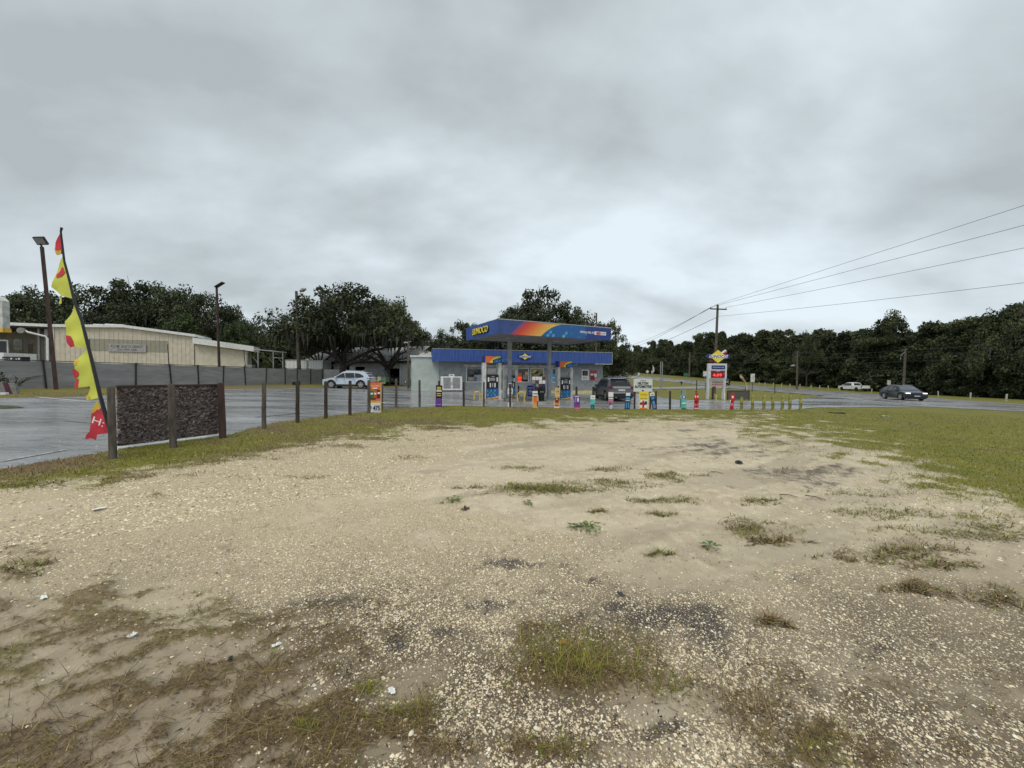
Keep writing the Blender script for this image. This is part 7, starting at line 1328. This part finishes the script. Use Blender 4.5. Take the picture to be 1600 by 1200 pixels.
# goods left of the porch: dark vehicle top above the fence
a_ = P(18, 560, 33); e = empty('packed_table', (a_.x, 33, gzf(a_.x, 33)), 0, 'dark rack of small light items showing above the fence by the porch', 'rack'); zt_ = a_.z-e.location.z; mb = MB(); mb.box(-.8, .85, 0, .6, 0, zt_+.15); mb.obj('rack', mat('near_black_navy', (.015, .018, .03), .5), e); rnd = random.Random(9)
for k in range(7): mb = MB(); x_ = -.72+k*.22; mb.box(x_, x_+.13, -.03, -.003, zt_-.15, zt_-.15+rnd.uniform(.08, .2)); mb.obj('item', [white, grey, whited][k % 3], e)
mb = MB(); mb.box(-2.4, -.81, .1, 2.4, 0, zt_+.5); mb.obj('white_side', whitep, e)
# ------------------------------------------------------------------ litter and twigs
def litter(px, py, s, m_, label, name='paper_scrap', flat=.2):
    p = G(px, py); z0, _ = soil(np.array([p.x]), np.array([p.y])); rnd = random.Random(int(px)); bm = bmesh.new(); bmesh.ops.create_grid(bm, x_segments=5, y_segments=4, size=s)
    for v in bm.verts: v.co.z = abs(rnd.gauss(0, flat*s)); v.co.x += rnd.gauss(0, s*.12); v.co.y = v.co.y*.6+rnd.gauss(0, s*.1)
    bmesh.ops.solidify(bm, geom=bm.faces[:], thickness=.0015); me = bpy.data.meshes.new(name); bm.to_mesh(me); bm.free(); me.materials.append(m_); o = link(name, me, None, (p.x, p.y, float(z0[0])+.012)); o.rotation_euler = (0, 0, rnd.uniform(0, 3)); tag(o, label, 'litter')
litter(612, 1083, .022, white, 'crumpled white paper scrap near the bottom centre'); litter(207, 1003, .022, white, 'white paper scrap beside the large brown grass patch'); litter(432, 1011, .022, white, 'torn white scrap at the edge of the gravel'); litter(68, 943, .024, white, 'flat white scrap near the left edge of the lot'); litter(360, 1042, .018, black, 'small curled black scrap of rubber', 'rubber_scrap'); litter(970, 933, .028, mat('charcoal_chip', (.05, .052, .06), .7), 'flat dark chip on the sand above the dark patch', 'dark_chip'); litter(727, 797, .05, mat('brown_chip', (.07, .05, .045), .8), 'brown bark scrap on the sand beside a weed', 'bark_scrap'); litter(155, 800, .05, white, 'white scrap on the gravel near the left', flat=.1); litter(878, 1007, .02, mat('orange_leaf', (.5, .16, .06), .6), 'orange leaf caught in the central grass tuft', 'dry_leaf'); litter(1155, 722, .10, black, 'black scrap on the far dark patch of sand', 'rubber_scrap')
litter(1308, 646, .35, mat('dark_mat', (.04, .035, .03), .8), 'dark flattened scrap lying on the lawn', 'rubber_scrap', flat=.1); litter(1381, 651, .25, whited, 'pale flattened scrap on the right lawn', flat=.1)
def twig(px0, py0, px1, py1, label):
    a = G(px0, py0); b_ = G(px1, py1); z0, _ = soil(np.array([a.x, b_.x]), np.array([a.y, b_.y])); a.z, b_.z = float(z0[0])+.01, float(z0[1])+.012; m_ = (b_-a)*.5+Vector((.01, .01, .012)); mb = MB(); mb.tube([(0, 0, 0), m_, b_-a], [.006, .005, .003], 5); o = mb.obj('twig', woodd, None); o.location = a; tag(o, label, 'twig')
twig(1218, 776, 1246, 781, 'thin straight twig on the open sand'); twig(1258, 775, 1290, 783, 'second thin twig right of the first on the sand'); twig(1110, 737, 1130, 740, 'short dark twig on the sand beyond the weeds')
